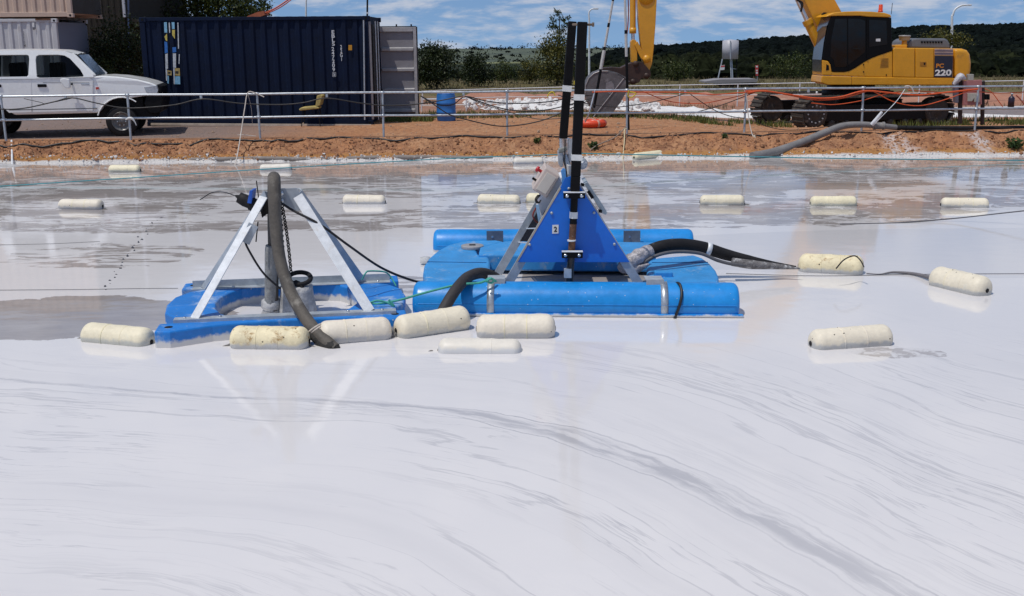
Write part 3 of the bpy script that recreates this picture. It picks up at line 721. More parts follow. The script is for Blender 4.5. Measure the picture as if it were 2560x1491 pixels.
def forest():
    """every crown a ragged clump; thousands of them, so one mass"""
    r = np.random.default_rng(5); VV = []; FF = []; off = 0; LV = []
    lowm = lambda X_, Y_: np.interp(X_ / Y_, [0.03, 0.12], [0.62, 1.0])
    for (y0, y1, n_, hmin, hmax, sub, lobes, lf) in ((98, 135, 300, 2.2, 5.0, 2, 4, 26), (135, 210, 800, 3.4, 7.6, 2, 3, 14), (210, 330, 2300, 3.6, 6.2, 1, 2, 5), (330, 440, 4600, 3.4, 5.0, 1, 2, 4)):
        B, F = ico(sub)
        Y_ = r.uniform(y0, y1, n_); X_ = r.uniform(-0.42, 0.60, n_) * Y_
        h = r.uniform(hmin, hmax, n_) * lowm(X_, Y_); Z_ = ground_z(X_, Y_)
        for l in range(lobes):
            k = 0.0 if l == 0 else 1.0
            c = np.stack([X_ + k * r.normal(0, 0.22, n_) * h, Y_ + k * r.normal(0, 0.22, n_) * h, Z_ + h * (0.55 + k * r.uniform(-0.15, 0.22, n_))], 1)
            rad = h * (0.40 if l == 0 else 0.24)
            W = B[None] * (1 + 0.42 * (r.random((n_, len(B), 1)) - 0.5)) * rad[:, None, None] * np.array([1, 1, 0.95])
            VV.append((W + c[:, None]).reshape(-1, 3)); FF.append((F[None] + (np.arange(n_) * len(B))[:, None, None]).reshape(-1, 3) + off); off += n_ * len(B)
        d = r.normal(size=(n_, lf, 3)); d /= np.linalg.norm(d, axis=2, keepdims=True)
        L = (np.stack([X_, Y_, Z_ + h * 0.6], 1)[:, None] + d * (h * 0.46)[:, None, None]).reshape(-1, 3)
        LV.append(quads(L, float(np.mean(h)) * 0.05, r)[0])
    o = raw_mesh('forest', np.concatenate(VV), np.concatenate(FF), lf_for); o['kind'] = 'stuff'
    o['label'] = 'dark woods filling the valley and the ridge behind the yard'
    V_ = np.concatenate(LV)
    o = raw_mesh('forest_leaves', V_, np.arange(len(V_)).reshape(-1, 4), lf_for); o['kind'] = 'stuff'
forest()
# far paddock hill with tree specks
def far_hill():
    A = np.linspace(-0.35, 0.25, 70); V = []; F = []
    for a in A:
        top = -12.5 + 3.0 * vnoise(np.array([a * 14]), np.array([2.0]), 44)[0]
        for k in range(8):
            y = 900 + 130 * k; s = k / 7
            V.append((a * y, y, -34 + (top + 34) * math.sin(s * math.pi / 2)))
    for i in range(69):
        for k in range(7): F.append((i * 8 + k, (i + 1) * 8 + k, (i + 1) * 8 + k + 1, i * 8 + k + 1))
    m = mat('paddock_grass', (0.085, 0.105, 0.065), 0.95, 0, 0.2, 0.01, dirt=((0.03, 0.045, 0.035), 0.55, 0.012))
    o = raw_mesh('hill', np.array(V), np.array(F), m, smooth=True); o['kind'] = 'structure'
    r = np.random.default_rng(9); L = []
    for i in range(260):
        a = r.uniform(-0.3, 0.2); y = r.uniform(1150, 1800); h = r.uniform(2, 5.5) if i % 9 else 8.5
        top = -12.5 + 3.0 * vnoise(np.array([a * 14]), np.array([2.0]), 44)[0]; z = -34 + (top + 34) * math.sin(min(1, (y - 900) / 910) * math.pi / 2)
        L.append(np.array([a * y, y, z + h * 0.4]) + r.normal(size=(34, 3)) * np.array([h * (0.6 if i % 3 else 1.6), h * 0.5, h * 0.26]))
    V_, F_ = quads(np.concatenate(L), 1.3, r)
    o = raw_mesh('far_trees', V_, F_, lf_for); o['kind'] = 'stuff'
far_hill()

# grass: green weeds at the yard edge, straw-coloured tussocks behind the far rails
def grass(name, regions, m, seed):
    r = np.random.default_rng(seed); VV = []; 
    for (x0, x1, y0, y1, n_, h0, h1) in regions:
        X_ = r.uniform(x0, x1, n_); Y_ = r.uniform(y0, y1, n_)
        keep = vnoise(X_ * 1.4, Y_ * 1.4, 77) > 0.38; X_ = X_[keep]; Y_ = Y_[keep]; Z_ = ground_z(X_, Y_) - 0.01
        n2_ = len(X_); h = r.uniform(h0, h1, n2_); a = r.uniform(0, 6.28, n2_); l = r.normal(0, 0.35, (n2_, 2)) * h[:, None]; w_ = h * 0.07 + 0.004
        P0 = np.stack([X_ - np.cos(a) * w_, Y_ - np.sin(a) * w_, Z_], 1); P1 = np.stack([X_ + np.cos(a) * w_, Y_ + np.sin(a) * w_, Z_], 1)
        P2 = np.stack([X_ + l[:, 0], Y_ + l[:, 1], Z_ + h], 1)
        VV.append(np.stack([P0, P1, P2], 1).reshape(-1, 3))
    V_ = np.concatenate(VV)
    o = raw_mesh(name, V_, np.arange(len(V_)).reshape(-1, 3), m); o['kind'] = 'stuff'; return o
g_green = leaf_mat('weed_blade', (0.055, 0.085, 0.018), (0.17, 0.18, 0.05), 1.2)
g_straw = leaf_mat('straw_blade', (0.11, 0.088, 0.04), (0.26, 0.20, 0.11), 0.4)
grass('weeds', [(-3.6, 5.6, 29.4, 31.6, 5200, 0.04, 0.17), (-3.3, -2.0, 28.2, 29.4, 1200, 0.05, 0.16), (9.5, 14, 27.2, 31.5, 3500, 0.05, 0.22), (5.0, 7.5, 29.2, 31.6, 1600, 0.05, 0.2), (12.2, 13.2, 24.2, 24.9, 160, 0.1, 0.4)], g_green, 61)
grass('dry_grass', [(-6, 30, 47, 62, 15000, 0.06, 0.26), (-4, 20, 36.5, 39.5, 2500, 0.05, 0.2)], g_straw, 62)
weed_m = leaf_mat('plant_leaf', (0.03, 0.06, 0.015), (0.10, 0.14, 0.04), 3)
for k, (px, py, s, lb) in enumerate([(1343, 357, 0.15, 'small green weed on the bank left of the black masts'), (1482, 372, 0.2, 'small grey-green weed on the bank right of the black masts'), (1812, 345, 0.12, 'small green weed on the bank left of the pale hanging rope'), (253, 398, 0.09, 'tiny green weed low on the bank near the left float'), (2536, 372, 0.3, 'tall thin weed on the bank at the right edge')]):
    p = None
    for Y in np.arange(23.7, 25.6, 0.02):
        q = ony(px, py, Y)
        if q[2] <= gz(q[0], Y): p = q; break
    if p is None: p = ony(px, py, 24.2)
    r = np.random.default_rng(200 + k)
    L = p + np.clip(r.normal(size=(110, 3)), -1.6, 1.6) * np.array([s * 0.28, s * 0.25, s * 0.25]) + np.array([0, 0, s * 0.3])
    V_, F_ = quads(L, s * 0.2, r)
    o = raw_mesh('weed', V_ - p, F_, weed_m, loc=tuple(p)); tag(o, lb, 'plant', 'weeds on the far bank')

# ================================================================== THE YARD
# ------------------------------------------------------------------ corrugated containers
def corrugated(x0, x1, z0, z1, y, pitch_=0.28, depth=0.036):
    """trapezoid corrugation facing -y"""
    prof = []; x = x0
    while x < x1 - 1e-6:
        for fx, d in ((0, 0), (0.30, 0), (0.44, depth), (0.86, depth)):
            xx = x + fx * pitch_
            if xx < x1: prof.append((xx, y + d))
        x += pitch_
    prof.append((x1, y))
    V = []; F = []
    for (a, b) in prof: V += [(a, b, z0), (a, b, z1)]
    for i in range(len(prof) - 1): F.append((2 * i, 2 * i + 2, 2 * i + 3, 2 * i + 1))
    return V, F
def container(name, x0, x1, y0, z0, ht, dp, m, label, mrail=None, ends=True, mend=None):
    root = thing(name, ((x0 + x1) / 2, y0 + dp / 2, z0), label, 'container')
    mr = mrail or m
    a = MB(); a.add(*corrugated(x0 + 0.14, x1 - 0.14, z0 + 0.15, z0 + ht - 0.09, y0 + 0.03)); a.build('side_wall', m, root)
    a = MB(); V_, F_ = corrugated(x0 + 0.14, x1 - 0.14, z0 + 0.15, z0 + ht - 0.09, 0); a.add([(v[0], y0 + dp - 0.03 - v[1], v[2]) for v in V_], [f[::-1] for f in F_]); a.build('side_wall', m, root)
    for y in (y0, y0 + dp - 0.11):
        MB().box((x0 + 0.10, y + (0.012 if y == y0 else 0.0), z0 + ht - 0.088), (x1 - 0.10, y + 0.085, z0 + ht - 0.004)).build('top_rail', mr, root, bevel=0.008)
        MB().box((x0 + 0.10, y + (0.012 if y == y0 else 0.0), z0 + 0.02), (x1 - 0.10, y + 0.085, z0 + 0.155)).build('bottom_rail', mr, root, bevel=0.008)
        for x in (x0, x1 - 0.13):
            MB().box((x, y, z0 + 0.12), (x + 0.13, y + 0.12, z0 + ht - 0.12)).build('corner_post', mr, root, bevel=0.012)
            for z in (z0, z0 + ht - 0.118):
                MB().box((x - 0.008, y - 0.008, z), (x + 0.165, y + 0.128, z + 0.118)).build('corner_casting', mr, root, bevel=0.012)
                MB().cyl((x + 0.08, y - 0.012, z + 0.06), (x + 0.08, y + 0.0, z + 0.06), 0.032, 12).build('casting_hole', blackp, root)
    # roof sheet with shallow ribs
    a = MB(); V_, F_ = corrugated(x0 + 0.12, x1 - 0.12, y0 + 0.09, y0 + dp - 0.09, 0, 0.3, 0.02); a.add([(v[0], v[2], z0 + ht - 0.02 + v[1]) for v in V_], F_); a.build('roof', m, root)
    MB().box((x0 + 0.1, y0 + 0.09, z0 + 0.10), (x1 - 0.1, y0 + dp - 0.09, z0 + 0.15)).build('floor', mr, root)
    if ends:
        MB().box((x1 - 0.08, y0 + 0.125, z0 + 0.12), (x1 - 0.04 if mend is None else x1 + 0.004, y0 + dp - 0.125 if mend is None else y0 + dp - 0.02, z0 + ht - 0.1)).build('end_wall', mend or m, root)
    MB().box((x0 + 0.04, y0 + 0.125, z0 + 0.12), (x0 + 0.08, y0 + dp - 0.125, z0 + ht - 0.1)).build('end_wall', m, root)
    return root

# --- navy container with its door swung open
CY, CZ, CH = 27.45, 0.47, 2.62
cx0 = ony(368, 300, CY)[0]; cx1 = ony(929, 300, CY)[0]
nav = container('shipping_container', cx0, cx1, CY, CZ, CH, 2.44, navy, 'navy blue shipping container with an open grey-lined door', ends=False)
inner = mat('grey_door_lining', (0.27, 0.26, 0.28), 0.6, 0, 0.1, 4, dirt=((0.36, 0.34, 0.33), 0.3, 3))
postg = mat('worn_grey_post', (0.20, 0.19, 0.20), 0.6, 0, 0.2, 5)
# door header, sill, near door folded back along the side edge, conduit on the corner
MB().box((cx1 - 0.10, CY + 0.125, CZ + CH - 0.20), (cx1 - 0.012, CY + 2.31, CZ + CH - 0.005)).build('door_header', navy, nav, bevel=0.01)
MB().box((cx1 - 0.10, CY + 0.125, CZ + 0.03), (cx1 - 0.012, CY + 2.31, CZ + 0.16)).build('door_sill', navy, nav, bevel=0.01)
MB().box((cx1 - 0.06, CY + 0.02, CZ + 0.13), (cx1 + 0.055, CY + 0.10, CZ + CH - 0.13)).build('corner_cover', postg, nav, bevel=0.01)
MB().box((cx1 + 0.03, CY + 0.14, CZ + 0.14), (cx1 + 0.085, CY + 1.28, CZ + CH - 0.2)).build('closed_door', darkst, nav, bevel=0.01)
for k in range(2):
    y = CY + 0.45 + 0.5 * k
    MB().cyl((cx1 + 0.115, y, CZ + 0.1), (cx1 + 0.115, y, CZ + CH - 0.12), 0.018, 8).build('lock_rod', galv, nav)
MB().tube([ony(909, 51, CY - 0.04), ony(910, 120, CY - 0.04), ony(912, 300, CY - 0.04)], 0.018, 8).build('conduit', galvd, nav)
# open door: hinged at the far corner, standing out to the right
DY = CY + 2.40
dx0 = ony(946, 150, DY)[0]; dx1 = ony(1043, 150, DY)[0]; dz1 = ony(1000, 68, DY)[2]; dz0 = CZ + 0.10
dr = MB().box((dx0, DY, dz0), (dx1, DY + 0.05, dz1)).build('open_door', inner, nav, bevel=0.006)
ORIG[dr.name] = ORIG[nav.name]
MB().box((dx1 - 0.085, DY - 0.055, dz0), (dx1 - 0.004, DY - 0.002, dz1)).build('door_frame', mat('pale_grey_frame', (0.40, 0.39, 0.40), 0.5), dr, bevel=0.006)
MB().box((dx0 + 0.01, DY - 0.055, dz1 - 0.12), (dx1 - 0.09, DY - 0.002, dz1 - 0.004)).build('door_frame', MATS['pale_grey_frame'], dr, bevel=0.006)
MB().box((dx1 - 0.004, DY - 0.05, dz0), (dx1 + 0.02, DY + 0.055, dz1 + 0.004)).build('door_seal', blackr, dr)
MB().box((dx0, DY - 0.05, dz1 + 0.002), (dx1 - 0.005, DY + 0.055, dz1 + 0.022)).build('door_seal', blackr, dr)
for py in (124, 175, 226, 277):
    z = ony(1000, py, DY)[2]
    MB().prism([(dx0 + 0.10, DY - 0.004, z + 0.055), (dx0 + 0.10, DY - 0.065, z + 0.03), (dx0 + 0.10, DY - 0.065, z - 0.03), (dx0 + 0.10, DY - 0.004, z - 0.055)], (dx1 - dx0 - 0.19, 0, 0)).build('door_rib', MATS['pale_grey_frame'], dr)
for px in (991, 1028):
    MB().cyl(ony(px, 66, DY + 0.03), ony(px, 61, DY + 0.03), 0.02, 8).build('lock_rod_end', darkst, dr)
# lettering, sticker, torn posters
lw = mat('white_lettering', (0.62, 0.64, 0.66), 0.6, 0, 0.15, 30)
YL = CY + 0.02
def put_text(s, px0, py0, px1, py1, m, par, Y, vertical=False, name='lettering', bold=0.02):
    a = ony(px0, py1, Y); b = ony(px1, py1, Y); c = ony(px0, py0, Y)
    return text_part(s, name, m, par, a, (1, 0, 0), (0, 0, 1), c[2] - a[2], b[0] - a[0], bold=bold, vertical=vertical)
put_text('EBLS', 830, 76, 838, 115, lw, nav, YL - 0.012, True)
put_text('247209', 831, 118, 838, 179, lw, nav, YL - 0.012, True)
put_text('5', 833, 183, 838, 190, lw, nav, YL - 0.012, True)
ck = MB()
for (a_, b_) in (((831.5, 181.5), (839.5, 181.5)), ((831.5, 192), (839.5, 192)), ((831.5, 181.5), (831.5, 192)), ((839.5, 181.5), (839.5, 192))):
    ck.bar(ony(*a_, YL - 0.012), ony(*b_, YL - 0.012), 0.012, 0.006)
ck.build('check_digit_box', lw, nav)
put_text('22G1', 851, 113, 857, 153, lw, nav, YL - 0.012, True)
MB().pxprism([(871, 113), (880, 113), (880, 126), (871, 126)], YL, 0.004).build('sticker', mat('amber_sticker', (0.52, 0.24, 0.01), 0.5, 0, 0.1, 20), nav)
pal = {'b': mat('poster_blue', (0.02, 0.13, 0.42), 0.6, 0, 0.2, 20), 's': mat('poster_sky', (0.20, 0.42, 0.58), 0.6, 0, 0.3, 20), 'w': mat('poster_white', (0.48, 0.50, 0.52), 0.7, 0, 0.3, 18), 'y': mat('poster_yellow', (0.50, 0.40, 0.08), 0.6, 0, 0.2, 18), 'o': mat('poster_ochre', (0.42, 0.30, 0.10), 0.6, 0, 0.3, 20), 'k': mat('poster_dark', (0.03, 0.025, 0.02), 0.7, 0, 0.3, 20)}
for c_, pl in [('s', [(410, 56), (417, 56), (418, 82), (411, 82)]), ('y', [(411, 92), (417.5, 84), (418, 104), (414, 101)]), ('b', [(411, 104), (418, 106), (419.5, 132), (412, 134)]), ('w', [(413, 136), (419, 134), (420, 172), (414, 174)]),
               ('w', [(421.5, 57), (424.5, 57), (425.5, 82), (423, 83)]), ('s', [(429, 56), (436, 56), (436.5, 73), (430, 73)]), ('y', [(430, 75), (437, 75), (437, 98), (430.5, 88)]), ('b', [(431, 119), (440, 118), (440.5, 131), (431.5, 132)]), ('w', [(432, 134), (440, 134), (440, 170), (433, 170)]),
               ('w', [(443.5, 57), (446, 57), (447.5, 122), (445, 122)]), ('w', [(447, 136), (449.5, 136), (448.5, 160), (446.5, 160)]),
               ('o', [(418, 176), (429, 178), (429, 189), (419, 188)]), ('k', [(420, 180), (426, 180), (426, 184.5), (420, 184.5)]), ('o', [(437, 171), (449, 171), (450, 190), (438, 189)]), ('k', [(438.5, 178), (446, 178), (446, 184.5), (438.5, 184.5)]),
               ('w', [(414, 174), (417.5, 174), (419, 202), (415, 202)]), ('s', [(418, 190), (422, 190), (422, 210), (418, 208)]), ('w', [(433, 171), (436.5, 171), (437, 211), (434.5, 211)]), ('s', [(437.5, 191), (450, 191), (450.5, 211), (437.5, 211)])]:
    off = 0.004 if c_ == 'k' else 0.0
    MB().pxprism(pl, YL - 0.008 - off, 0.003).build('torn_poster', pal[c_], nav)
# plank lying along its foot
tag(MB().bar(ony(378, 311, CY - 0.15), ony(928, 314, CY - 0.15), 0.07, 0.05).build('plank', mat('bleached_timber', (0.52, 0.44, 0.36), 0.8, 0, 0.2, 6)), 'long bleached plank lying along the foot of the navy container', 'plank')

# --- the two pale containers at the left
WY = 33.6
wx1 = ony(144, 100, WY)[0]; wz0 = gz(wx1, WY)
whitec = mat('white_container_paint', (0.55, 0.55, 0.56), 0.5, 0, 0.06, 3, dirt=((0.42, 0.38, 0.36), 0.18, 1.5))
cream = mat('cream_container_paint', (0.56, 0.42, 0.33), 0.55, 0, 0.06, 3, dirt=((0.45, 0.33, 0.26), 0.2, 1.5))
wtop = ony(100, 47, WY)[2]
wc = container('shipping_container', wx1 - 6.06, wx1, WY, wz0, wtop - wz0, 2.44, whitec, 'white shipping container behind the pickup, under the cream one', mend=mat('shaded_end_blue_grey', (0.15, 0.175, 0.235), 0.6, 0, 0.06, 2))  # end wall faces away from the sun; its shade is in the blue-grey
dk = mat('grey_lettering', (0.12, 0.12, 0.13), 0.7)
put_text('2210M', 60.5, 79, 64.5, 118, dk, wc, WY + 0.015, True)
MB().pxprism([(80.5, 57), (85.5, 57), (85.5, 68), (80.5, 68)], WY + 0.012, 0.004).build('sticker', whitep, wc)
MB().pxprism([(82, 69), (87, 69), (87, 75), (82, 75)], WY + 0.012, 0.004).build('sticker', dk, wc)
MB().pxprism([(101, 123), (111, 123), (111, 127), (101, 127)], WY + 0.012, 0.004).build('sticker', mat('red_sticker', (0.4, 0.04, 0.04), 0.6), wc)
MB().pxprism([(88, 47.5), (126, 46.5), (127, 51), (88, 51.5)], WY - 0.004, 0.003).build('rust_streak', rust, wc)
ux1 = ony(179, 30, WY)[0]
container('shipping_container', ux1 - 6.06, ux1, WY, wtop + 0.03, 2.6, 2.44, cream, 'cream shipping container stacked on top of the white one', mend=mat('shaded_end_brown', (0.045, 0.041, 0.036), 0.7, 0, 0.06, 2, spec=0.2))  # dark brown end: shade put into the colour of a cream container

# --- shed behind them
SY = 41.0
shedm = mat('shaded_shed_cladding', (0.032, 0.029, 0.025), 0.8, 0, 0.10, 2, spec=0.2)  # shade on the walls is put into this dark base colour
sx0 = ony(40, 50, SY)[0]; sx1 = ony(312, 50, SY)[0]; sz0 = gz(sx1, SY)
shed = thing('shed', ((sx0 + sx1) / 2, SY + 4, sz0), 'shaded grey-brown steel shed behind the pale containers', 'shed')
a = MB(); V_, F_ = corrugated(sx0, sx1, sz0, 7.0, SY, 0.22, 0.02); a.add(V_, F_); a.build('front_wall', shedm, shed)
MB().box((sx1 - 0.04, SY + 0.03, sz0), (sx1, SY + 8, 7.0)).build('side_wall', shedm, shed)
MB().box((sx0 - 0.2, SY - 0.2, 7.0), (sx1 + 0.2, SY + 8.2, 7.15)).build('roof', shedm, shed)
lz = ony(314, 40, SY)[2]; lx2 = ony(372, 60, SY)[0]; lz2 = ony(372, 61, SY)[2]
MB().prism([(sx1 + 0.01, SY + 0.05, lz), (lx2, SY + 0.05, lz2), (lx2, SY + 0.05, lz2 - 0.18), (sx1 + 0.01, SY + 0.05, lz - 0.2)], (0, 7, 0)).build('awning_roof', shedm, shed)
MB().box((sx1 + 0.01, SY + 0.35, sz0), (lx2 - 0.1, SY + 0.4, lz2 - 0.18)).build('awning_wall', shedm, shed)
MB().box((sx1 - 0.02, SY - 0.09, lz - 0.05), (sx1 + 0.06, SY - 0.01, 7.0)).build('downpipe', mat('pale_downpipe', (0.5, 0.53, 0.58), 0.5), shed)
tag(MB().cyl(ony(321.5, 40, SY - 1), ony(320, -120, SY - 1), 0.03, 8).tube([ony(321.5, 40, SY - 1), ony(323, 225, SY - 1)], 0.03, 8).build('pole', mat('blue_grey_pole', (0.06, 0.10, 0.2), 0.5)), 'thin blue pole beside the corner of the shed', 'pole')

# ------------------------------------------------------------------ white double-cab pickup
def pickup():
    Y0, W = 25.05, 1.68; Yc = Y0 + W / 2
    gzp = gz(-9.5, 25.3)
    root = thing('pickup_truck', (ony(150, 300, Y0)[0], Yc, gzp), 'white double-cab pickup parked behind the handrail', 'pickup')
    def side(pl, inset=0.0, far=False):
        out = []
        for p in pl:
            x, y = p[0], p[1]; ins = p[2] if len(p) > 2 else 0.0
            X_, Z_ = xz(x, y, Y0)
            out.append((X_, (Y0 + W - ins) if far else (Y0 + ins), Z_))
        return out
    def loft(pl):
        A = side(pl); B = side(pl, far=True); n_ = len(pl)
        m_ = MB(); m_.add(A + B, [tuple(range(n_))[::-1], tuple(range(n_, 2 * n_))] + [(i, (i + 1) % n_, n_ + (i + 1) % n_, n_ + i) for i in range(n_)])
        return m_
    zc = 301.0; fwx, rwx = 304.0, -9.0
    def arch(cx, r0, a0=8, a1=172, n=11):
        return [(cx - r0 * math.cos(R(a0 + (a1 - a0) * i / (n - 1))), zc - r0 * math.sin(R(a0 + (a1 - a0) * i / (n - 1))), 0) for i in range(n)]
    low = [(-122, 200, .02), (-60, 199, .02), (0, 197, .01), (120, 195, .0), (228, 191.5, .0), (262, 190.5, .03), (298, 193, .03), (342, 200, .03), (372, 208, .035), (388, 214.5, .045), (391, 226, .05), (389, 238, .045), (364, 241, .03)]
    low += [(p[0], p[1], .02) for p in arch(fwx, 56)[::-1] if p[1] < 283 and not (p[0] > fwx + 20 and p[1] > 244)]
    low += [(246, 283, .02), (120, 284.5, .02), (52, 285.5, .02)]
    low += [(p[0], p[1], .01) for p in arch(rwx, 56)[::-1] if p[1] < 284]
    low += [(-70, 283, .02), (-122, 272, .02)]
    loft(low).build('body', vanw, root, bevel=0.035, bseg=3)
    # cab: side pillars as frames around the windows, roof on top
    roof = [(-18, 129.5, .17), (0, 127.5, .17), (60, 126.5, .17), (130, 127, .17), (168, 129, .17), (196, 136.5, .19)]
    gh = roof + [(205, 142, .19), (238, 186, .05), (240, 192.5, .03), (-22, 198, .03)]
    def pl_frame(outer, holes, m_, name, far=False):
        import bmesh
        pts = [side(outer, far=far)] + [side(h, far=far) for h in holes]
        bm = bmesh.new(); eds = []
        for lp in pts:
            vs = [bm.verts.new(p) for p in lp]
            for i in range(len(vs)): eds.append(bm.edges.new((vs[i], vs[(i + 1) % len(vs)])))
        bmesh.ops.triangle_fill(bm, edges=eds, use_beauty=True)
        bm.normal_update()
        V_ = [tuple(v.co) for v in bm.verts]; bm.verts.index_update(); F_ = [tuple(v.index for v in f.verts) for f in bm.faces]; bm.free()
        o_ = MB().add(V_, F_).build(name, m_, root)
        s_ = o_.modifiers.new('solid', 'SOLIDIFY'); s_.thickness = 0.05; s_.offset = -1 if not far else 1
        return o_
    def ins_at(y): return float(np.interp(y, [128, 194], [.17, .03]))
    w_rear = [(4, 189), (2, 184), (4, 150), (6, 142), (12, 138.5), (78, 138), (83, 141), (84.5, 150), (84.5, 188), (81, 191.5), (8, 192)]
    w_front = [(99, 150), (100, 142), (106, 138.5), (150, 138), (166, 140), (180, 148), (206, 176), (214, 190), (213, 193.5), (110, 194), (104, 192)]
    w_rear = [(x, y, ins_at(y)) for x, y in w_rear]; w_front = [(x, y, ins_at(y)) for x, y in w_front]
    outer = [(-22, 198), (-20, 150), (-16, 133), (-6, 128), (60, 126.8), (130, 127.2), (166, 129.5), (184, 135), (206, 158), (236, 187), (238, 194), (100, 197)]
    outer = [(x, y, ins_at(y)) for x, y in outer]
    pl_frame(outer, [w_rear, w_front], vanw, 'cab_side'); pl_frame(outer, [w_rear, w_front], vanw, 'cab_side', True)
    def pane(pl, name, far=False, push=0.012):
        q = [(x, y, i + push) for x, y, i in pl]
        MB().add(side(q, far=far), [tuple(range(len(q)))]).build(name, carglass, root)
    for fr in (False, True): pane(w_rear, 'side_window', fr); pane(w_front, 'side_window', fr)
    A = side([(x, y, i) for x, y, i in roof]); B = side([(x, y, i) for x, y, i in roof], far=True); n_ = len(roof)
    V_ = []; F_ = []
    for a_, b_ in zip(A, B):
        for k in range(7):
            s = k / 6; V_.append((a_[0] + (b_[0] - a_[0]) * s, a_[1] + (b_[1] - a_[1]) * s, a_[2] + 0.035 * math.sin(math.pi * s)))
    for i in range(n_ - 1):
        for k in range(6): F_.append((i * 7 + k, (i + 1) * 7 + k, (i + 1) * 7 + k + 1, i * 7 + k + 1))
    MB().add(V_, F_, True).build('roof', vanw, root)
    ws = [(198, 138, .22), (240, 188.5, .12)]
    a0, a1 = side(ws); b0, b1 = side(ws, far=True)
    MB().add([a0, a1, b1, b0], [(0, 1, 2, 3)]).build('windscreen', mat('windscreen_glass', (0.006, 0.014, 0.04), 0.08, 0, 0.1, 2, spec=0.3), root)
    for fr in (False, True):
        p0, p1 = side([(184, 134.5, .19), (240, 189.5, .05)], far=fr); MB().bar(p0, p1, 0.07, 0.05).build('windscreen_pillar', vanw, root, bevel=0.01)
    bk0, bk1 = side([(-18, 130, .17), (-21, 197, .05)]); ck0, ck1 = side([(-18, 130, .17), (-21, 197, .05)], far=True)
    MB().add([bk0, bk1, ck1, ck0], [(0, 1, 2, 3)]).build('rear_window', glassd, root)
    # doors: thin proud panels with shut lines, handles
    for fr in ((0,), (1,)):
        far = bool(fr[0]); sg = 1 if far else -1
        for pl, hx, rub in (([(93.5, 197.5), (228, 195), (236, 200), (236, 277), (95, 279)], (106, 127), 0), ([(-1, 199), (91.5, 197.5), (92.5, 279), (40, 280), (22, 262), (2, 246)], (2, 22), 0)):
            P_ = side([(x, y, -0.004) for x, y in pl], far=far)
            dd = MB().prism(P_, (0, -sg * 0.012, 0)).build('door', vanw, root, bevel=0.004); ORIG[dd.name] = ORIG[root.name]
            h0, h1 = side([(hx[0], 213.5, -0.012), (hx[1], 213.5, -0.012)], far=far)
            MB().bar(h0, h1, 0.03, 0.065).build('handle', blackp, dd, bevel=0.01)
        l0, l1 = side([(95, 204.5, -0.006), (330, 210, .04)], far=far)
        MB().tube([side([(x, y, i)], far=far)[0] for x, y, i in ((118, 205.5, -.0045), (228, 207, -.0045))], 0.004, 6).build('crease', mat('panel_gap', (0.16, 0.16, 0.16), 0.7), root)
        s0, s1 = side([(246, 271, .015), (40, 273, .015)], far=far); MB().bar(s0, s1, 0.04, 0.02).build('sill_strip', MATS['panel_gap'], root)
        MB().tube([side([(x, y, 0.004)], far=far)[0] for x, y in [(p[0], p[1]) for p in arch(fwx, 57, 12, 128)]], 0.016, 6).build('arch_flare', vanw, root)
    # headlight, indicator, grille, bumper
    P_ = side([(358, 219, .03), (388, 215.5, .045), (392, 227, .05), (390, 235, .045), (366, 235, .03), (361, 227, .03)])
    MB().prism([(p[0], p[1] - 0.012, p[2]) for p in P_], (0, 0.05, 0)).build('headlight', mat('lamp_glass', (0.45, 0.47, 0.5), 0.1, 0, 0.2, 30), root, bevel=0.006)
    P_ = side([(243, 218.5), (250, 218), (250, 223.5), (243, 224)]); MB().prism([(p[0], p[1] - 0.008, p[2]) for p in P_], (0, 0.02, 0)).build('indicator', mat('indicator_red', (0.5, 0.04, 0.03), 0.3), root)
    p = side([(389, 238.5), (400, 239), (404, 248), (403, 266), (398, 284), (388, 288), (370, 286), (357, 262), (363, 242.5)])
    MB().prism([(q[0], Y0 + 0.06, q[2]) for q in p], (0, W - 0.12, 0)).build('bumper', blackp, root, bevel=0.03)
    p = side([(380, 213.5), (392, 215), (398, 219), (398, 237), (388, 240)])
    MB().prism([(q[0], Y0 + 0.20, q[2]) for q in p], (0, W - 0.4, 0)).build('grille', blackp, root, bevel=0.01)
    for px in (206,):
        a_ = side([(208, 210, -.007)])[0]; b_ = side([(228, 211, -.007)])[0]; MB().bar(a_, b_, 0.006, 0.02).build('badge', galvd, root)
    # mirror on a bracket
    for far in (False, True):
        sg = 1 if far else -1
        P_ = side([(160, 196), (168, 194.5), (182, 197), (183, 219), (173, 220), (160, 203)], far=far)
        q = MB().prism([(p_[0] + 0.03, p_[1] + sg * 0.10, p_[2]) for p_ in P_], (0.0, sg * 0.14, 0)).build('mirror', vanw, root, bevel=0.02); ORIG[q.name] = ORIG[root.name]
        c_ = side([(176, 205)], far=far)[0]
        MB().bar((c_[0], c_[1] + sg * 0.12, c_[2] - 0.07), (c_[0] + 0.1, c_[1] + sg * 0.0, c_[2] - 0.04), 0.03, 0.03).build('bracket', blackp, q)
    for px in (fwx, rwx):
        w0_ = xz(px - 50, 247, Y0); w1_ = xz(px + 52, 296, Y0)
        MB().box((w0_[0], Y0 + 0.26, w1_[1]), (w1_[0], Y0 + W - 0.26, w0_[1])).build('wheel_well', blackp, root)
    # chassis, sill shadow, wheels
    a_ = xz(-110, 284, Y0); b_ = xz(380, 300, Y0)
    MB().box((a_[0], Y0 + 0.25, b_[1]), (b_[0], Y0 + W - 0.25, a_[1] + 0.06)).build('chassis', darkst, root)
    seat = MB()
    for px in (40, 135):
        for yy in (0.3, 0.95):
            c_ = xz(px, 176, Y0); seat.box((c_[0] - 0.08, Y0 + yy, c_[1] - 0.5), (c_[0] + 0.08, Y0 + yy + 0.45, c_[1] + 0.16))
    seat.build('seats', darkst, root, bevel=0.04)
    rw = 0.345
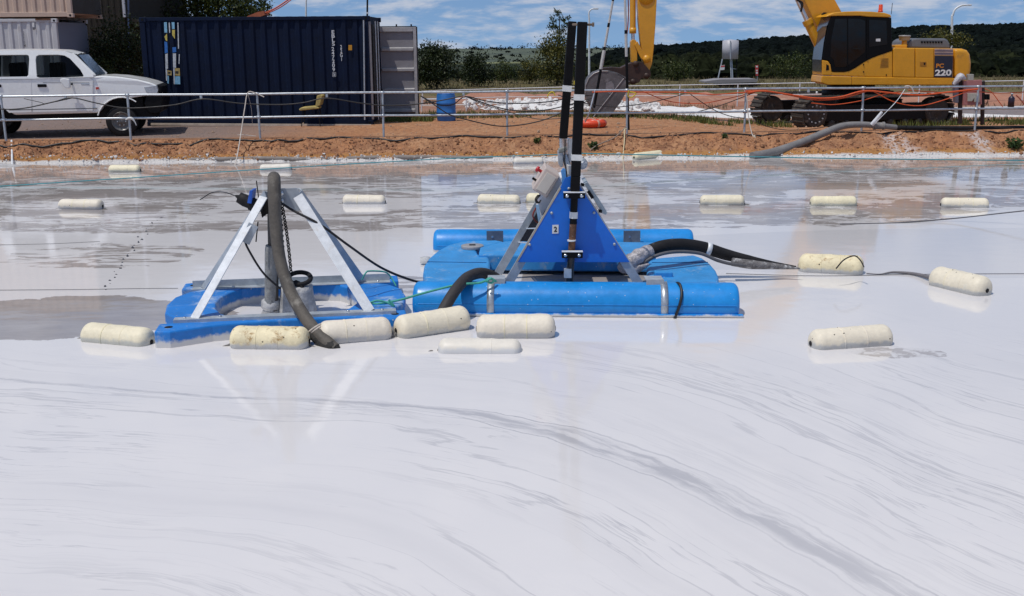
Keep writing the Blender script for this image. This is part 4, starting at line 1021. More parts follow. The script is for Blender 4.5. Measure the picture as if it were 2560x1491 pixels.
    for px in (fwx, rwx):
        cxx = xz(px, 300, Y0)[0]; cz = gzp + rw - 0.01
        for far in (False, True):
            y0_ = Y0 + 0.02 if not far else Y0 + W - 0.23; yo = y0_ if not far else y0_ + 0.21; di = -1 if not far else 1
            wh = thing_part('wheel', root)
            ty = MB().lathe((cxx, y0_, cz), (0, 1, 0), [(0.0, rw * 0.60), (0.0, rw * 0.80), (0.012, rw * 0.93), (0.04, rw), (0.17, rw), (0.198, rw * 0.93), (0.21, rw * 0.80), (0.21, rw * 0.6)], 36).build('tyre', blackr, wh)
            MB().lathe((cxx, yo, cz), (0, -di, 0), [(0.012, 0.0), (0.010, rw * 0.14), (0.028, rw * 0.2), (0.05, rw * 0.42), (0.035, rw * 0.52), (-0.004, rw * 0.585), (-0.004, rw * 0.62), (0.02, rw * 0.62)], 32).build('rim', mat('dark_wheel_steel', (0.16, 0.155, 0.15), 0.4, 0.5, 0.3, 14, dirt=((0.05, 0.045, 0.04), 0.4, 8)), wh)
            for k in range(6):
                an = k * math.pi / 3; MB().cyl((cxx + math.cos(an) * rw * 0.26, yo + di * -0.02, cz + math.sin(an) * rw * 0.26), (cxx + math.cos(an) * rw * 0.26, yo + di * 0.005, cz + math.sin(an) * rw * 0.26), 0.012, 6).build('wheel_nut', silver, wh)
    root.rotation_euler = (0, 0, R(11)); root.location.y -= 0.20; root.location.x -= 0.17
    return root
def thing_part(name, parent):
    o = link(bpy.data.objects.new(name, None)); o.parent = parent; o.empty_display_size = 0.1; ORIG[o.name] = ORIG[parent.name]; return o
pickup()

# ------------------------------------------------------------------ galvanised handrail along the pond
FH = 0.97
hr = thing('handrail', (0.0, fence_y(0.0), 0.42), 'galvanised two-rail pipe handrail along the far bank', 'handrail')
def frail(h): return [(x, fence_y(x), 0.42 + h + 0.006 * math.sin(x * 1.3)) for x in np.linspace(-15, 16, 40)]
MB().tube(frail(FH), 0.025, 10).build('top_rail', galv, hr)
MB().tube(frail(0.47), 0.024, 10).build('middle_rail', galv, hr)
post_x = [ony(px, 300, 24.3)[0] for px in (-285, 27, 329)] + [ony(px, 300, fence_y(ony(px, 300, 24.6)[0]))[0] for px in (648, 958, 1268, 1568, 1862, 2156, 2440)] + [13.4]
for x in post_x:
    lean = random.uniform(-0.02, 0.02)
    p = MB().tube([(x, fence_y(x), 0.3), (x + lean, fence_y(x), 0.42 + FH - 0.02)], 0.025, 10).build('post', galvd, hr); ORIG[p.name] = ORIG[hr.name]
    for h in (0.47, FH): MB().lathe((x + lean * (h / FH) - 0.045, fence_y(x) - 0.002, 0.42 + h), (1, 0.066, 0), [(0, 0.025), (0, 0.034), (0.09, 0.034), (0.09, 0.025)], 10).build('clamp', galv, p)
for x in [ony(px, 250, 24.4)[0] for px in (180, 508, 817, 1158, 1722, 2042)]:
    MB().box((x - 0.025, fence_y(x) - 0.03, 0.42 + FH - 0.09), (x + 0.025, fence_y(x) + 0.03, 0.42 + FH - 0.026)).build('cable_hook', galvd, hr, bevel=0.006)
# concrete footing of one post
x = post_x[5]
MB().lathe((x, fence_y(x) - 0.05, 0.28), (0, 0, 1), [(0, 0.0), (0, 0.22), (0.06, 0.24), (0.10, 0.18), (0.11, 0)], 14).build('footing', mat('lumpy_concrete', (0.33, 0.24, 0.17), 0.9, 0, 0.3, 9, bump=0.5), hr)

crest = [(x, fence_y(x) - 0.09 - 0.07 * (1 + math.sin(x * 2.33 + 0.6)) - 0.02 * math.sin(x * 7), 0) for x in np.linspace(-14, 15, 150)]
tag(MB().tube([(x, y, gz(x, y) + 0.016) for x, y, _ in crest], 0.021, 7).build('irrigation_pipe', cableb), 'thin black pipe lying along the crest at the foot of the handrail', 'pipe')

# far thin rails
fr = thing('rail_fence', (5, 40, 0.3), 'thin pale rail fence beyond the white spoil bank', 'fence')
FRY = 38.0
MB().tube([ony(1056, 229, 36), ony(1110, 226, 37.5), ony(1270, 222, FRY), ony(1420, 218, FRY)], 0.016, 6).tube([ony(1420, 218, FRY), ony(1600, 215, FRY), ony(2000, 208, FRY), ony(2440, 204, FRY), ony(2620, 201, FRY)], 0.016, 6).build('top_rail', galvw, fr)
MB().tube([ony(1056, 247, 36), ony(1110, 247, 37.5), ony(1270, 243, FRY), ony(2620, 231, FRY)], 0.014, 6).build('lower_rail', galvw, fr)
for px, py in ((1056, 229), (1113, 226), (1270, 222), (1420, 218), (1700, 213), (1845, 211), (2000, 208), (2300, 205), (2560, 202)):
    Yp = 36 if px < 1100 else FRY
    q = ony(px, py, Yp); MB().cyl((q[0], q[1], gz(q[0], Yp)), (q[0], q[1], q[2] + 0.02), 0.02, 6).build('post', galvw, fr)
# low pale gate beside the barrel
gt = thing('low_gate', (ony(1150, 300, 32.5)[0], 32.5, 0.4), 'low pale pipe gate right of the blue barrel', 'gate')
for py in (247, 262, 281, 296): MB().tube([ony(1052, py + 2, 32.5), ony(1170, py, 32.5)], 0.014, 6).build('bar', galvw, gt)
for px in (1054, 1100, 1166): MB().cyl(ony(px, 240, 32.5), ony(px, 301, 32.5), 0.022, 6).build('post', galvw, gt)

# ------------------------------------------------------------------ cables hung on the handrail
def fl(px, py, off=-0.05):
    x = ony(px, py, 24.4)[0]; return ony(px, py, fence_y(x) + off)
def cable(pts, r, m, name, label, cat='cable', grp=None, off=-0.05):
    o = MB().tube([fl(x, y, off) for x, y in pts], r, 7, 6).build(name, m); return tag(o, label, cat, grp)
gb, go = 'black cables hung on the handrail', 'orange cables hung on the handrail'
cable([(-60, 262), (0, 273), (60, 271), (135, 255), (179, 245), (240, 258), (305, 270), (370, 269), (440, 262), (508, 248), (600, 259), (700, 262), (760, 257), (817, 246), (900, 258), (962, 264), (1040, 261), (1100, 252), (1158, 240)], 0.013, cableb, 'cable', 'black cable looping along the handrail in front of the pickup and navy container', grp=gb)
cable([(60, 247), (100, 256), (118, 259), (179, 246)], 0.007, cableb, 'cable', 'thin dark cable sagging in front of the pickup door', grp=gb)
cable([(1051, 240), (1085, 262), (1120, 285), (1156, 297), (1240, 315), (1300, 313), (1360, 300), (1417, 276), (1475, 250)], 0.013, cableb, 'cable', 'lowest sagging black cable, crossing behind the blue barrel and masts', grp=gb, off=-0.09)
cable([(1051, 240), (1095, 262), (1132, 262), (1163, 242), (1210, 252), (1270, 259), (1360, 256), (1417, 247), (1480, 238)], 0.012, cableb, 'cable', 'uppermost black cable between the barrel and the masts', grp=gb, off=0.06)
cable([(1163, 241), (1240, 268), (1300, 278), (1360, 276), (1417, 264), (1478, 246)], 0.013, cableb, 'cable', 'middle sagging black cable over the white spoil bank', grp=gb, off=-0.06)
cable([(1163, 241), (1210, 262), (1270, 280), (1345, 298), (1416, 295)], 0.009, mat('grey_brown_cable', (0.12, 0.10, 0.085), 0.6), 'cable', 'thin grey-brown cable ending low beside the masts', grp=gb)
cable([(1395, 238), (1440, 252), (1480, 262), (1540, 268), (1600, 261), (1660, 249), (1711, 235)], 0.010, cableb, 'cable', 'black cable sagging below the bucket to the rail hook', grp=gb)
cable([(1726, 236), (1762, 261), (1795, 280), (1830, 292), (1862, 296)], 0.009, cableb, 'cable', 'black cable dropping right from the hook left of the pale rope', grp=gb)
cable([(1741, 281), (1810, 261), (1888, 231)], 0.010, cableb, 'cable', 'black cable rising right behind the pale hanging rope', grp=gb, off=0.05)
cable([(1480, 231), (1540, 229), (1600, 231), (1660, 231), (1714, 232), (1780, 237), (1840, 233), (1891, 229)], 0.013, cableo, 'cable', 'orange cable lying along the rail right of the bucket', grp=go)
cable([(1608, 230), (1675, 254), (1750, 259), (1810, 249), (1891, 230)], 0.010, cableo, 'cable', 'thin orange cable sagging left of the tracks', grp=go, off=0.05)
cable([(1870, 232), (1911, 228), (1980, 238), (2040, 246), (2100, 243), (2160, 228), (2230, 233), (2295, 238), (2370, 231), (2445, 223)], 0.019, cableo, 'cable', 'thickest orange cable, sagging across the excavator tracks', grp=go)
cable([(1860, 228), (1911, 228), (1970, 238), (2035, 250), (2100, 247), (2166, 229)], 0.012, cableo, 'cable', 'second orange cable just under the thick one at the tracks', grp=go, off=-0.02)
cable([(2028, 258), (2085, 262), (2154, 252), (2205, 237), (2260, 228)], 0.010, cableo, 'cable', 'short low orange cable over the near track', grp=go, off=0.04)
cable([(2184, 229), (2235, 255), (2295, 265), (2355, 252), (2430, 225)], 0.011, cableo, 'cable', 'orange cable sagging deep left of the red panel', grp=go)
cable([(2270, 226), (2370, 232), (2420, 228), (2500, 233), (2600, 228)], 0.011, cableo, 'cable', 'orange cable running right past the red panel', grp=go, off=0.07)
cable([(2462, 222), (2480, 232), (2500, 258), (2507, 268)], 0.009, cableo, 'cable', 'short orange cable dropping right of the red panel', grp=go)
cable([(2540, 238), (2552, 250), (2575, 280)], 0.016, mat('faded_red_hose', (0.42, 0.11, 0.07), 0.6), 'hose', 'faded red hose falling away at the right edge', 'hose')
cable([(1880, 292), (1905, 312), (1960, 325), (2030, 323), (2085, 312), (2110, 305)], 0.008, cableb, 'cable', 'thin black cable trailing on the dirt below the tracks', grp=gb, off=0.3)
# ropes tied to the rail
def rope(pts, r, m, label, seg=6, grp=None): return tag(MB().tube(pts, r, seg, 6).build('rope', m), label, 'rope', grp)
f1 = fl(617, 234)
rope([fl(660, 243), fl(640, 234, -0.04), fl(620, 232), ony(612, 270, f1[1] - 0.1), ony(603, 330, 23.9), ony(594, 385, 23.3), ony(588, 412, 22.9), ony(583, 440, 22.3)], 0.013, ropew, 'pale rope slung from the handrail down to the water left of the hose')
rope([fl(620, 236, -0.02), ony(628, 270, 24.4), ony(631, 310, 24.5)], 0.005, ropew, 'thin loose rope end hanging right beside the pale slung rope')
rope([ony(594, 338, 23.95), ony(612, 338, 24.0), ony(640, 341, 24.05)], 0.010, ropew, 'short pale rope lying across the slung rope on the bank')
rope([fl(1858, 222), fl(1866, 240), ony(1871, 290, 24.9), ony(1880, 335, 24.7), ony(1893, 357, 24.35)], 0.011, ropew, 'pale rope hanging from the handrail onto the big grey hose')
rope([ony(1885, 340, 24.65), ony(1892, 356, 24.4), ony(1905, 372, 24.1), ony(1916, 381, 23.95)], 0.028, mat('frayed_rope', (0.40, 0.36, 0.28), 0.9, 0, 0.4, 30, bump=0.6), 'frayed thick rope end on the bank beside the grey hose')
rope([ony(1567, 322, 24.6), ony(1561, 326, 24.5), ony(1561, 350, 24.2), ony(1558, 385, 23.8), ony(1556, 420, 23.0)], 0.013, mat('cream_rope', (0.62, 0.52, 0.32), 0.8), 'cream rope hanging down the bank above the right far float')
rope([ony(1565, 318, 24.7), ony(1535, 345, 24.3), ony(1490, 365, 24.0), ony(1462, 390, 23.7), ony(1440, 410, 23.2)], 0.012, mat('dirty_rope', (0.27, 0.22, 0.18), 0.85), 'dirty rope running from the post base down to the masts')
rope([fl(1487, 226), fl(1484, 240), ony(1472, 285, 24.7), ony(1463, 305, 25.2)], 0.016, mat('blue_white_rope', (0.45, 0.48, 0.54), 0.8), 'bluish rope hanging from the rail over the life ring')
rope([fl(2262, 224), ony(2240, 255, 24.7), ony(2200, 296, 24.7), ony(2186, 312, 24.8)], 0.008, galvw, 'taut grey stay from the rail down to the hose coupling')
yel = mat('yellow_tape', (0.62, 0.48, 0.02), 0.6)
for pts, lb in (([(1368, 242), (1375, 232), (1383, 231), (1388, 240)], 'yellow tape loop tied on the rail left of the masts'), ([(1572, 226), (1570, 240), (1578, 244), (1590, 234), (1574, 230)], 'yellow tape bow tied on the rail at the black post')):
    tag(MB().tube([fl(x, y, -0.06) for x, y in pts], 0.014, 6, 4).build('tape', yel), lb, 'tape')
tag(MB().lathe(fl(2042, 229, -0.05), (0, 0, -1), [(0, 0.0), (0, 0.02), (0.05, 0.024), (0.05, 0)], 8).build('tag', whitep), 'small white tag hanging from the rail over the tracks', 'tag')
tag(MB().tube([fl(2262, 217), fl(2272, 216), fl(2280, 222), fl(2284, 232)], 0.02, 6, 4).build('rag', ropew), 'pale knotted rag on the rail above the tracks', 'rag')
for px, py, lb in ((326, 300, 'white rag knotted on the middle rail in front of the pickup wheel'),):
    tag(MB().tube([fl(314, 300), fl(322, 296), fl(330, 297), fl(337, 305), fl(341, 314)], 0.02, 6, 4, radii=[0.012, 0.03, 0.03, 0.014, 0.008]).build('rag', whitep), lb, 'rag')

# ------------------------------------------------------------------ barrel, chair, life ring
p = onz(1115, 303, 0.44); bY = 28.6; bb = ony(1116, 303, bY); br = 0.245
bar_ = thing('barrel', (bb[0], bY, bb[2]), 'blue plastic barrel right of the open container door', 'barrel')
bm_ = mat('blue_barrel_plastic', (0.025, 0.16, 0.48), 0.45, 0, 0.1, 4, dirt=((0.25, 0.33, 0.42), 0.2, 4))
MB().lathe((bb[0], bY, bb[2]), (0, 0, 1), [(0, 0), (0, br * 0.9), (0.03, br * 0.97), (0.20, br), (0.215, br * 1.035), (0.24, br * 1.035), (0.255, br), (0.43, br), (0.445, br * 1.035), (0.47, br * 1.035), (0.485, br), (0.64, br * 0.98), (0.69, br * 0.9)], 32).build('body', bm_, bar_)
MB().lathe((bb[0], bY, bb[2] + 0.68), (0, 0, 1), [(0, br * 0.93), (0.025, br * 0.93), (0.025, br * 0.84), (0.005, br * 0.82), (0.0, 0.0)], 32).build('lid', bm_, bar_)
for s in (-1, 1): MB().lathe((bb[0] + s * 0.13, bY, bb[2] + 0.68), (0, 0, 1), [(0, 0.03), (0.025, 0.03), (0.025, 0)], 12).build('bung', blackp, bar_)

chY = 27.0
ch = thing('chair', tuple(ony(785, 309, chY)), 'small chair with yellow padded seat in front of the navy container', 'chair')
ym = mat('dirty_yellow_vinyl', (0.42, 0.33, 0.11), 0.6, 0, 0.25, 14, dirt=((0.2, 0.14, 0.06), 0.3, 14))
sc = ony(775, 274, chY)
MB().prism([(sc[0] - 0.26, chY - 0.02, sc[2] - 0.03), (sc[0] + 0.22, chY - 0.02, sc[2] + 0.015), (sc[0] + 0.22, chY - 0.02, sc[2] + 0.055), (sc[0] + 0.1, chY - 0.02, sc[2] + 0.075), (sc[0] - 0.2, chY - 0.02, sc[2] + 0.05), (sc[0] - 0.27, chY - 0.02, sc[2] + 0.01)], (0, 0.42, 0)).build('seat', ym, ch, bevel=0.02)
bk = [ony(788, 269, chY), ony(800, 264, chY), ony(806, 240, chY), ony(800, 237, chY), ony(792, 240, chY)]
MB().prism([(q[0], chY + 0.0, q[2]) for q in bk], (0, 0.40, 0)).build('backrest', ym, ch, bevel=0.015)
for (dx_, dy_) in ((-0.2, 0.02), (0.2, 0.02), (-0.2, 0.36), (0.2, 0.36)):
    MB().cyl((sc[0] + dx_ * 0.9, chY + dy_, sc[2]), (sc[0] + dx_ * 1.15, chY + dy_, gz(sc[0], chY) - 0.01), 0.012, 6).build('leg', darkst, ch)
MB().bar((sc[0] + 0.2, chY + 0.02, sc[2]), (sc[0] + 0.26, chY + 0.02, sc[2] + 0.3), 0.02, 0.02).build('back_post', darkst, ch)

lp = onz(1475, 316, 0.47); 
lr = thing('life_ring', (lp[0], lp[1], gz(lp[0], lp[1])), 'orange life ring lying on the dirt by the masts', 'life ring')
orm = mat('orange_ring_vinyl', (0.70, 0.062, 0.015), 0.45, 0, 0.08, 6)
MB().torus((lp[0], lp[1], gz(lp[0], lp[1]) + 0.085), (0, 0, 1), 0.32, 0.085, 36, 14).build('ring', orm, lr)
for k in range(4):
    a = k * math.pi / 2 + 0.5; c_ = Vector((lp[0] + 0.32 * math.cos(a), lp[1] + 0.32 * math.sin(a), gz(lp[0], lp[1]) + 0.085)); d_ = Vector((-math.sin(a), math.cos(a), 0))
    MB().lathe(c_ - d_ * 0.03, d_, [(0, 0.084), (0, 0.089), (0.06, 0.089), (0.06, 0.084)], 14).build('band', mat('faded_band', (0.55, 0.30, 0.22), 0.6), lr)
MB().tube([(lp[0] - 0.1, lp[1] - 0.2, gz(lp[0], lp[1]) + 0.19), (lp[0], lp[1] - 0.25, gz(lp[0], lp[1]) + 0.22), (lp[0] + 0.12, lp[1] - 0.3, gz(lp[0], lp[1]) + 0.17)], 0.008, 6, 4).build('grab_line', ropew, lr)

# ------------------------------------------------------------------ banded poles behind the masts
def banded(name, bot, top, secs, label, r=0.028):
    b_, t_ = Vector(bot), Vector(top); root = thing(name, tuple(b_), label, 'pole', 'banded poles by the bucket')
    for s0, s1, m_, k in secs:
        MB().cyl(b_.lerp(t_, s0), b_.lerp(t_, s1 - 0.0005), r * k, 10).build('section', m_, root)
    return root
PY = 26.3
wpole = mat('grey_white_pole', (0.50, 0.49, 0.47), 0.55, 0, 0.12, 12)
banded('banded_pole', ony(1485, 270, PY), ony(1545, -70, PY), [(0, 0.29, blackp, 1.15), (0.29, 0.43, wpole, 1.45), (0.43, 0.455, blackp, 1.2), (0.455, 0.60, wpole, 1.05), (0.60, 0.63, blackp, 1.1), (0.63, 0.79, wpole, 0.95), (0.79, 0.82, blackp, 1.0), (0.82, 1.0, wpole, 0.9)], 'leaning grey pole with black bands left of the bucket')
PY2 = 25.9
banded('banded_pole', ony(1571, 330, PY2), ony(1561, -60, PY2), [(0, 0.49, blackp, 1.2), (0.49, 0.635, wpole, 1.2), (0.635, 0.66, blackp, 1.2), (0.66, 1.0, wpole, 1.0)], 'upright grey pole with black lower half right of the bucket')
rope([ony(1569, -40, PY2 + .1), ony(1571, 40, PY2 + .1), ony(1565, 120, PY2 + .1), ony(1567, 170, PY2 + .1)], 0.014, mat('red_hose', (0.40, 0.07, 0.04), 0.6), 'red hose running down the upright banded pole')

# ------------------------------------------------------------------ lamp posts and aerials
def lamp(name, base_px, base_py, top_py, arm, Y, label, r=0.04, lean=0):
    b_ = Vector(ony(base_px, base_py, Y)); t_ = Vector(ony(base_px + lean, top_py, Y)); root = thing(name, tuple(b_), label, 'lamp post', 'lamp posts')
    pts = [b_, b_.lerp(t_, 0.5), b_.lerp(t_, 0.86)] + [Vector(ony(base_px + lean + a, top_py + d, Y)) for a, d in arm]
    MB().tube(pts, r, 8, 5, radii=[r * 1.2, r, r * 0.75, r * 0.6]).build('pole', galvw, root)
    e_ = pts[-1]; MB().box((e_.x - 0.02, e_.y - 0.1, e_.z - 0.05), (e_.x + 0.22 * (1 if arm[-1][0] > 0 else -1) + (0.04 if arm[-1][0] > 0 else 0.0), e_.y + 0.1, e_.z + 0.04)).build('lamp_head', galvw, root, bevel=0.02) if arm[-1][0] > 0 else None
lamp('lamp_post', 1473, 214, 26, [(-1, 10), (1, 2), (7, -3), (11, -4)], 62, 'lamp post right of the black masts', 0.05, 0)
lamp('lamp_post', 2380, 214, 18, [(2, 20), (8, 6), (22, -3), (36, -5)], 62, 'lamp post behind the excavator counterweight', 0.07, 0)
lamp('lamp_post', 765, 214, -10, [(1, 8), (4, 2), (10, -3)], 62, 'lamp post above the middle of the navy container', 0.05, 0)
lamp('lamp_post', 428, 214, -60, [(1, 8), (4, 2), (10, -3)], 50, 'grey pole above the left end of the navy container', 0.07, 0)
an = thing('aerial', tuple(ony(918, 46, CY + 0.3)), 'thin dark aerial pole on the container corner', 'aerial')
MB().cyl(ony(918, 48, CY + 0.3), ony(919, -40, CY + 0.3), 0.022, 8).build('rod', darkst, an)
MB().cyl(ony(918.5, 35, CY + 0.3), ony(918.5, 31, CY + 0.3), 0.024, 8).build('band', whitep, an)
rope([ony(617, 45, CY + 1), ony(650, 38, CY + 1), ony(690, 20, CY + 1), ony(732, -8, CY + 1)], 0.018, cableo, 'upper orange line rising from the container roof')
rope([ony(625, 45, CY + 1.1), ony(665, 35, CY + 1.1), ony(702, 18, CY + 1.1), ony(738, -8, CY + 1.1)], 0.014, cableo, 'lower orange line rising from the container roof')
MBn = MB()
tag(MBn.pxprism([(612, 46), (620, 40), (645, 30), (660, 28), (662, 38), (640, 46)], CY + 0.9, 0.5).build('tarp', mat('orange_tarp', (0.45, 0.12, 0.05), 0.7)), 'orange bundled sheet on the container roof', 'tarp')

# ------------------------------------------------------------------ tank on legs, slab, marker posts
TY = 54.0
tk = thing('tank', tuple(ony(1826, 205, TY)), 'grey cylindrical tank on thin legs beyond the yard', 'tank')
tb = Vector(ony(1825, 148, TY)); tt_ = Vector(ony(1825, 102, TY)); trd = 0.385
MB().lathe(tb, (0, 0, 1), [(0, 0), (0, trd), (tt_.z - tb.z, trd), (tt_.z - tb.z + 0.03, trd * 0.6), (tt_.z - tb.z + 0.06, 0.0)], 28).build('drum', mat('pale_grey_tank', (0.46, 0.46, 0.50), 0.5, 0, 0.05, 2), tk)
MB().bar(ony(1826, 102, TY - trd - 0.01), ony(1826, 149, TY - trd - 0.01), 0.05, 0.03, (0, 1, 0)).build('seam_strip', galvd, tk)
for a0, a1 in (((1806, 148), (1795, 198)), ((1829, 148), (1832, 200)), ((1826, 150), (1828, 198))):
    MB().cyl(ony(*a0, TY - 0.2), ony(*a1, TY - 0.3), 0.03, 6).build('leg', galvd, tk)
MB().cyl(ony(1842, 148, TY + 0.3), ony(1840, 198, TY + 0.3), 0.03, 6).build('leg', darkst, tk)
MB().bar(ony(1827, 172, TY - 0.26), ony(1840, 173, TY + 0.25), 0.03, 0.03).build('brace', galvd, tk)
sg = MB().pxprism([(1802, 164), (1812, 163), (1811, 175), (1800, 176)], TY - 0.36, 0.02).build('sign', whitep, tk); ORIG[sg.name] = ORIG[tk.name]
MB().pxprism([(1802.5, 165), (1811.5, 164), (1811.3, 167.5), (1802, 168.5)], TY - 0.366, 0.004).build('red_stripe', mat('sign_red', (0.5, 0.04, 0.04), 0.5), sg)
sl = thing('concrete_slab', tuple(ony(1830, 211, 50)), 'long thin concrete slab under the tank', 'slab')
MB().pxprism([(1762, 204), (1800, 199), (1890, 198), (1893, 206), (1790, 209), (1762, 208)], 51.0, 1.6).build('slab', mat('grey_slab', (0.25, 0.24, 0.25), 0.8, 0, 0.1, 2), sl)
MB().pxprism([(1790, 209.5), (1890, 207), (1903, 214), (1880, 217), (1800, 216)], 51.3, 1.0).build('support', darkst, sl)
mp = thing('marker_post', tuple(ony(1892, 200, 53)), 'small red and white marker post left of the excavator', 'marker post')
MB().cyl(ony(1893, 190, 53), ony(1893, 203, 53), 0.02, 6).build('stake', galvd, mp)
MB().pxprism([(1888.5, 164), (1896, 163), (1895.5, 190), (1890, 190)], 53 - 0.04, 0.05).build('panel', MATS['sign_red'], mp)
for (a_, b_) in ((165, 169), (175, 177.5), (180, 185)): MB().pxprism([(1889.5, a_), (1894.5, a_), (1894.5, b_), (1890, b_)], 53 - 0.046, 0.004).build('white_band', whitep, mp)

# ------------------------------------------------------------------ red electrical panel on posts
EY = 26.2
pk = mat('faded_red_panel', (0.40, 0.16, 0.15), 0.55, 0, 0.08, 5)
ep = thing('electrical_panel', tuple(ony(2430, 318, EY)), 'faded red electrical panel on dark posts behind the handrail', 'panel')
MB().pxprism([(2409, 203), (2455, 200), (2455, 262), (2408, 264)], EY - 0.1, 0.1).build('board', pk, ep, bevel=0.006)
MB().pxprism([(2398, 204), (2407, 200), (2406, 310), (2398, 310)], EY - 0.04, 0.09).build('post', mat('dark_post', (0.03, 0.016, 0.014), 0.7), ep, bevel=0.004)
MB().pxprism([(2456, 204), (2463, 203), (2461, 312), (2454, 312)], EY - 0.03, 0.09).build('post', MATS['dark_post'], ep, bevel=0.004)
MB().pxprism([(2386, 206), (2397, 203), (2397, 258), (2389, 258)], EY - 0.12, 0.16).build('grey_box', mat('dark_grey_box', (0.13, 0.12, 0.15), 0.6), ep, bevel=0.01)
MB().pxprism([(2420, 234), (2449, 234), (2449, 256), (2436, 256), (2436, 245), (2430, 254), (2420, 254)], EY - 0.16, 0.05).build('switch_box', mat('cream_box', (0.42, 0.40, 0.34), 0.5), ep, bevel=0.006)
MB().pxprism([(2420, 186), (2435, 186), (2434, 201), (2421, 201)], EY - 0.08, 0.1).build('junction_box', MATS['cream_box'], ep, bevel=0.006)
MB().tube([ony(2384, 212, EY - 0.1), ony(2392, 202, EY - 0.1), ony(2402, 192, EY - 0.1), ony(2412, 199, EY - 0.1)], 0.05, 7, 4, radii=[0.03, 0.07, 0.09, 0.04]).build('plastic_wrap', mat('crumpled_plastic', (0.55, 0.53, 0.54), 0.35, 0, 0.3, 20, bump=0.7), ep)
for x_ in (2464, 2470): MB().pxprism([(x_, 236), (x_ + 5, 236), (x_ + 5, 250), (x_, 250)], EY - 0.1, 0.08).build('socket', blackp, ep, bevel=0.01)
MB().tube([ony(2470, 250, EY), ony(2466, 262, EY), ony(2458, 262, EY), ony(2470, 256, EY)], 0.008, 6, 5).build('lead', cableb, ep)
bt = thing('gas_bottle', tuple(ony(2528, 268, 27.5)), 'dark bottle standing before the white bank at the right', 'bottle')
bb2 = Vector(ony(2527, 268, 27.5))
MB().lathe(bb2, (0, 0, 1), [(0, 0), (0, 0.075), (0.22, 0.075), (0.25, 0.05), (0.27, 0.02), (0.31, 0.02)], 16).build('body', mat('purple_black', (0.02, 0.012, 0.03), 0.4), bt)
MB().lathe(bb2 + Vector((0, 0, 0.31)), (0, 0, 1), [(0, 0.03), (0.03, 0.03), (0.03, 0)], 10).build('valve', galvd, bt)
# white concrete slab edge / drain beam behind the panel
tag(MB().pxprism([(2400, 272), (2600, 268), (2600, 290), (2400, 284)], 30.8, 0.6).build('concrete_beam', mat('grey_white_concrete', (0.50, 0.49, 0.50), 0.8, 0, 0.1, 3)), 'pale concrete beam behind the red electrical panel', 'beam')

# ------------------------------------------------------------------ slurry hoses and pipes on the bank
big = [ony(2240, 319, 25.05), ony(2200, 315, 24.95), ony(2150, 312, 24.85), ony(2105, 316, 24.75), ony(2060, 333, 24.55), ony(2010, 354, 24.25), ony(1965, 371, 23.98), ony(1925, 383, 23.72), ony(1880, 391, 23.45)]
h = thing('slurry_hose', tuple(big[2]), 'thick grey slurry hose curving over the bank into the pond', 'hose')
MB().tube(big, 0.085, 14, 8, radii=[0.06, 0.065, 0.07, 0.075, 0.08, 0.083, 0.088, 0.09, 0.09]).build('hose', pipe_g, h)
c_ = Vector(big[1])
MB().lathe(c_ + Vector((-0.14, -0.0, 0)), (1, 0.02, 0.0), [(0, 0.06), (0, 0.09), (0.04, 0.09), (0.04, 0.078), (0.2, 0.078), (0.2, 0.09), (0.24, 0.09), (0.24, 0.06)], 14).build('coupling', pipe_g, h)
MB().tube([ony(2180, 312, 24.85), ony(2190, 300, 24.8), ony(2205, 280, 24.75)], 0, 8, 4, radii=[0.05, 0.045, 0.03]).build('coupling_sleeve', galvw, h)
tag(MB().tube([ony(2620, 319, 25.9), ony(2480, 321, 25.6), ony(2360, 321, 25.35), ony(2240, 320, 25.08)], 0.055, 10, 6).build('hose', blackr), 'dark hose lying on the dirt behind the right handrail posts', 'hose')  # shadowed run of the slurry hose, its shade put into the black
sp = [(x, shore_y(x) + 0.06, 0.045 + 0.012 * math.sin(x * 2)) for x in np.linspace(ony(475, 412, 23.7)[0], ony(1232, 400, 23.7)[0], 14)]
tag(MB().tube([tuple(map(float, p_)) for p_ in sp], 0.05, 10, 3).build('pipe', mat('grey_shore_pipe', (0.22, 0.19, 0.17), 0.7, 0, 0.2, 5, dirt=((0.62, 0.60, 0.58), 0.3, 4))), 'long grey pipe lying along the shoreline between the masts and pickup', 'pipe')
tag(MB().tube([ony(-80, 416, 23.2), ony(-20, 418, 23.1), ony(30, 420, 23.05), ony(75, 424, 22.95), ony(110, 428, 22.85)], 0, 10, 5, radii=[0.09, 0.09, 0.08, 0.05, 0.01]).build('pipe', mat('slurry_grey_pipe', (0.40, 0.39, 0.39), 0.6, 0, 0.3, 4, dirt=((0.1, 0.1, 0.1), 0.2, 3))), 'grey pipe end lying in the shallows at the left edge', 'pipe')
tag(MB().cyl(ony(29, 352, 24.0), ony(31, 422, 23.15), 0.022, 8).build('stake', galvw), 'pale stake on the bank below the leftmost handrail post', 'stake')

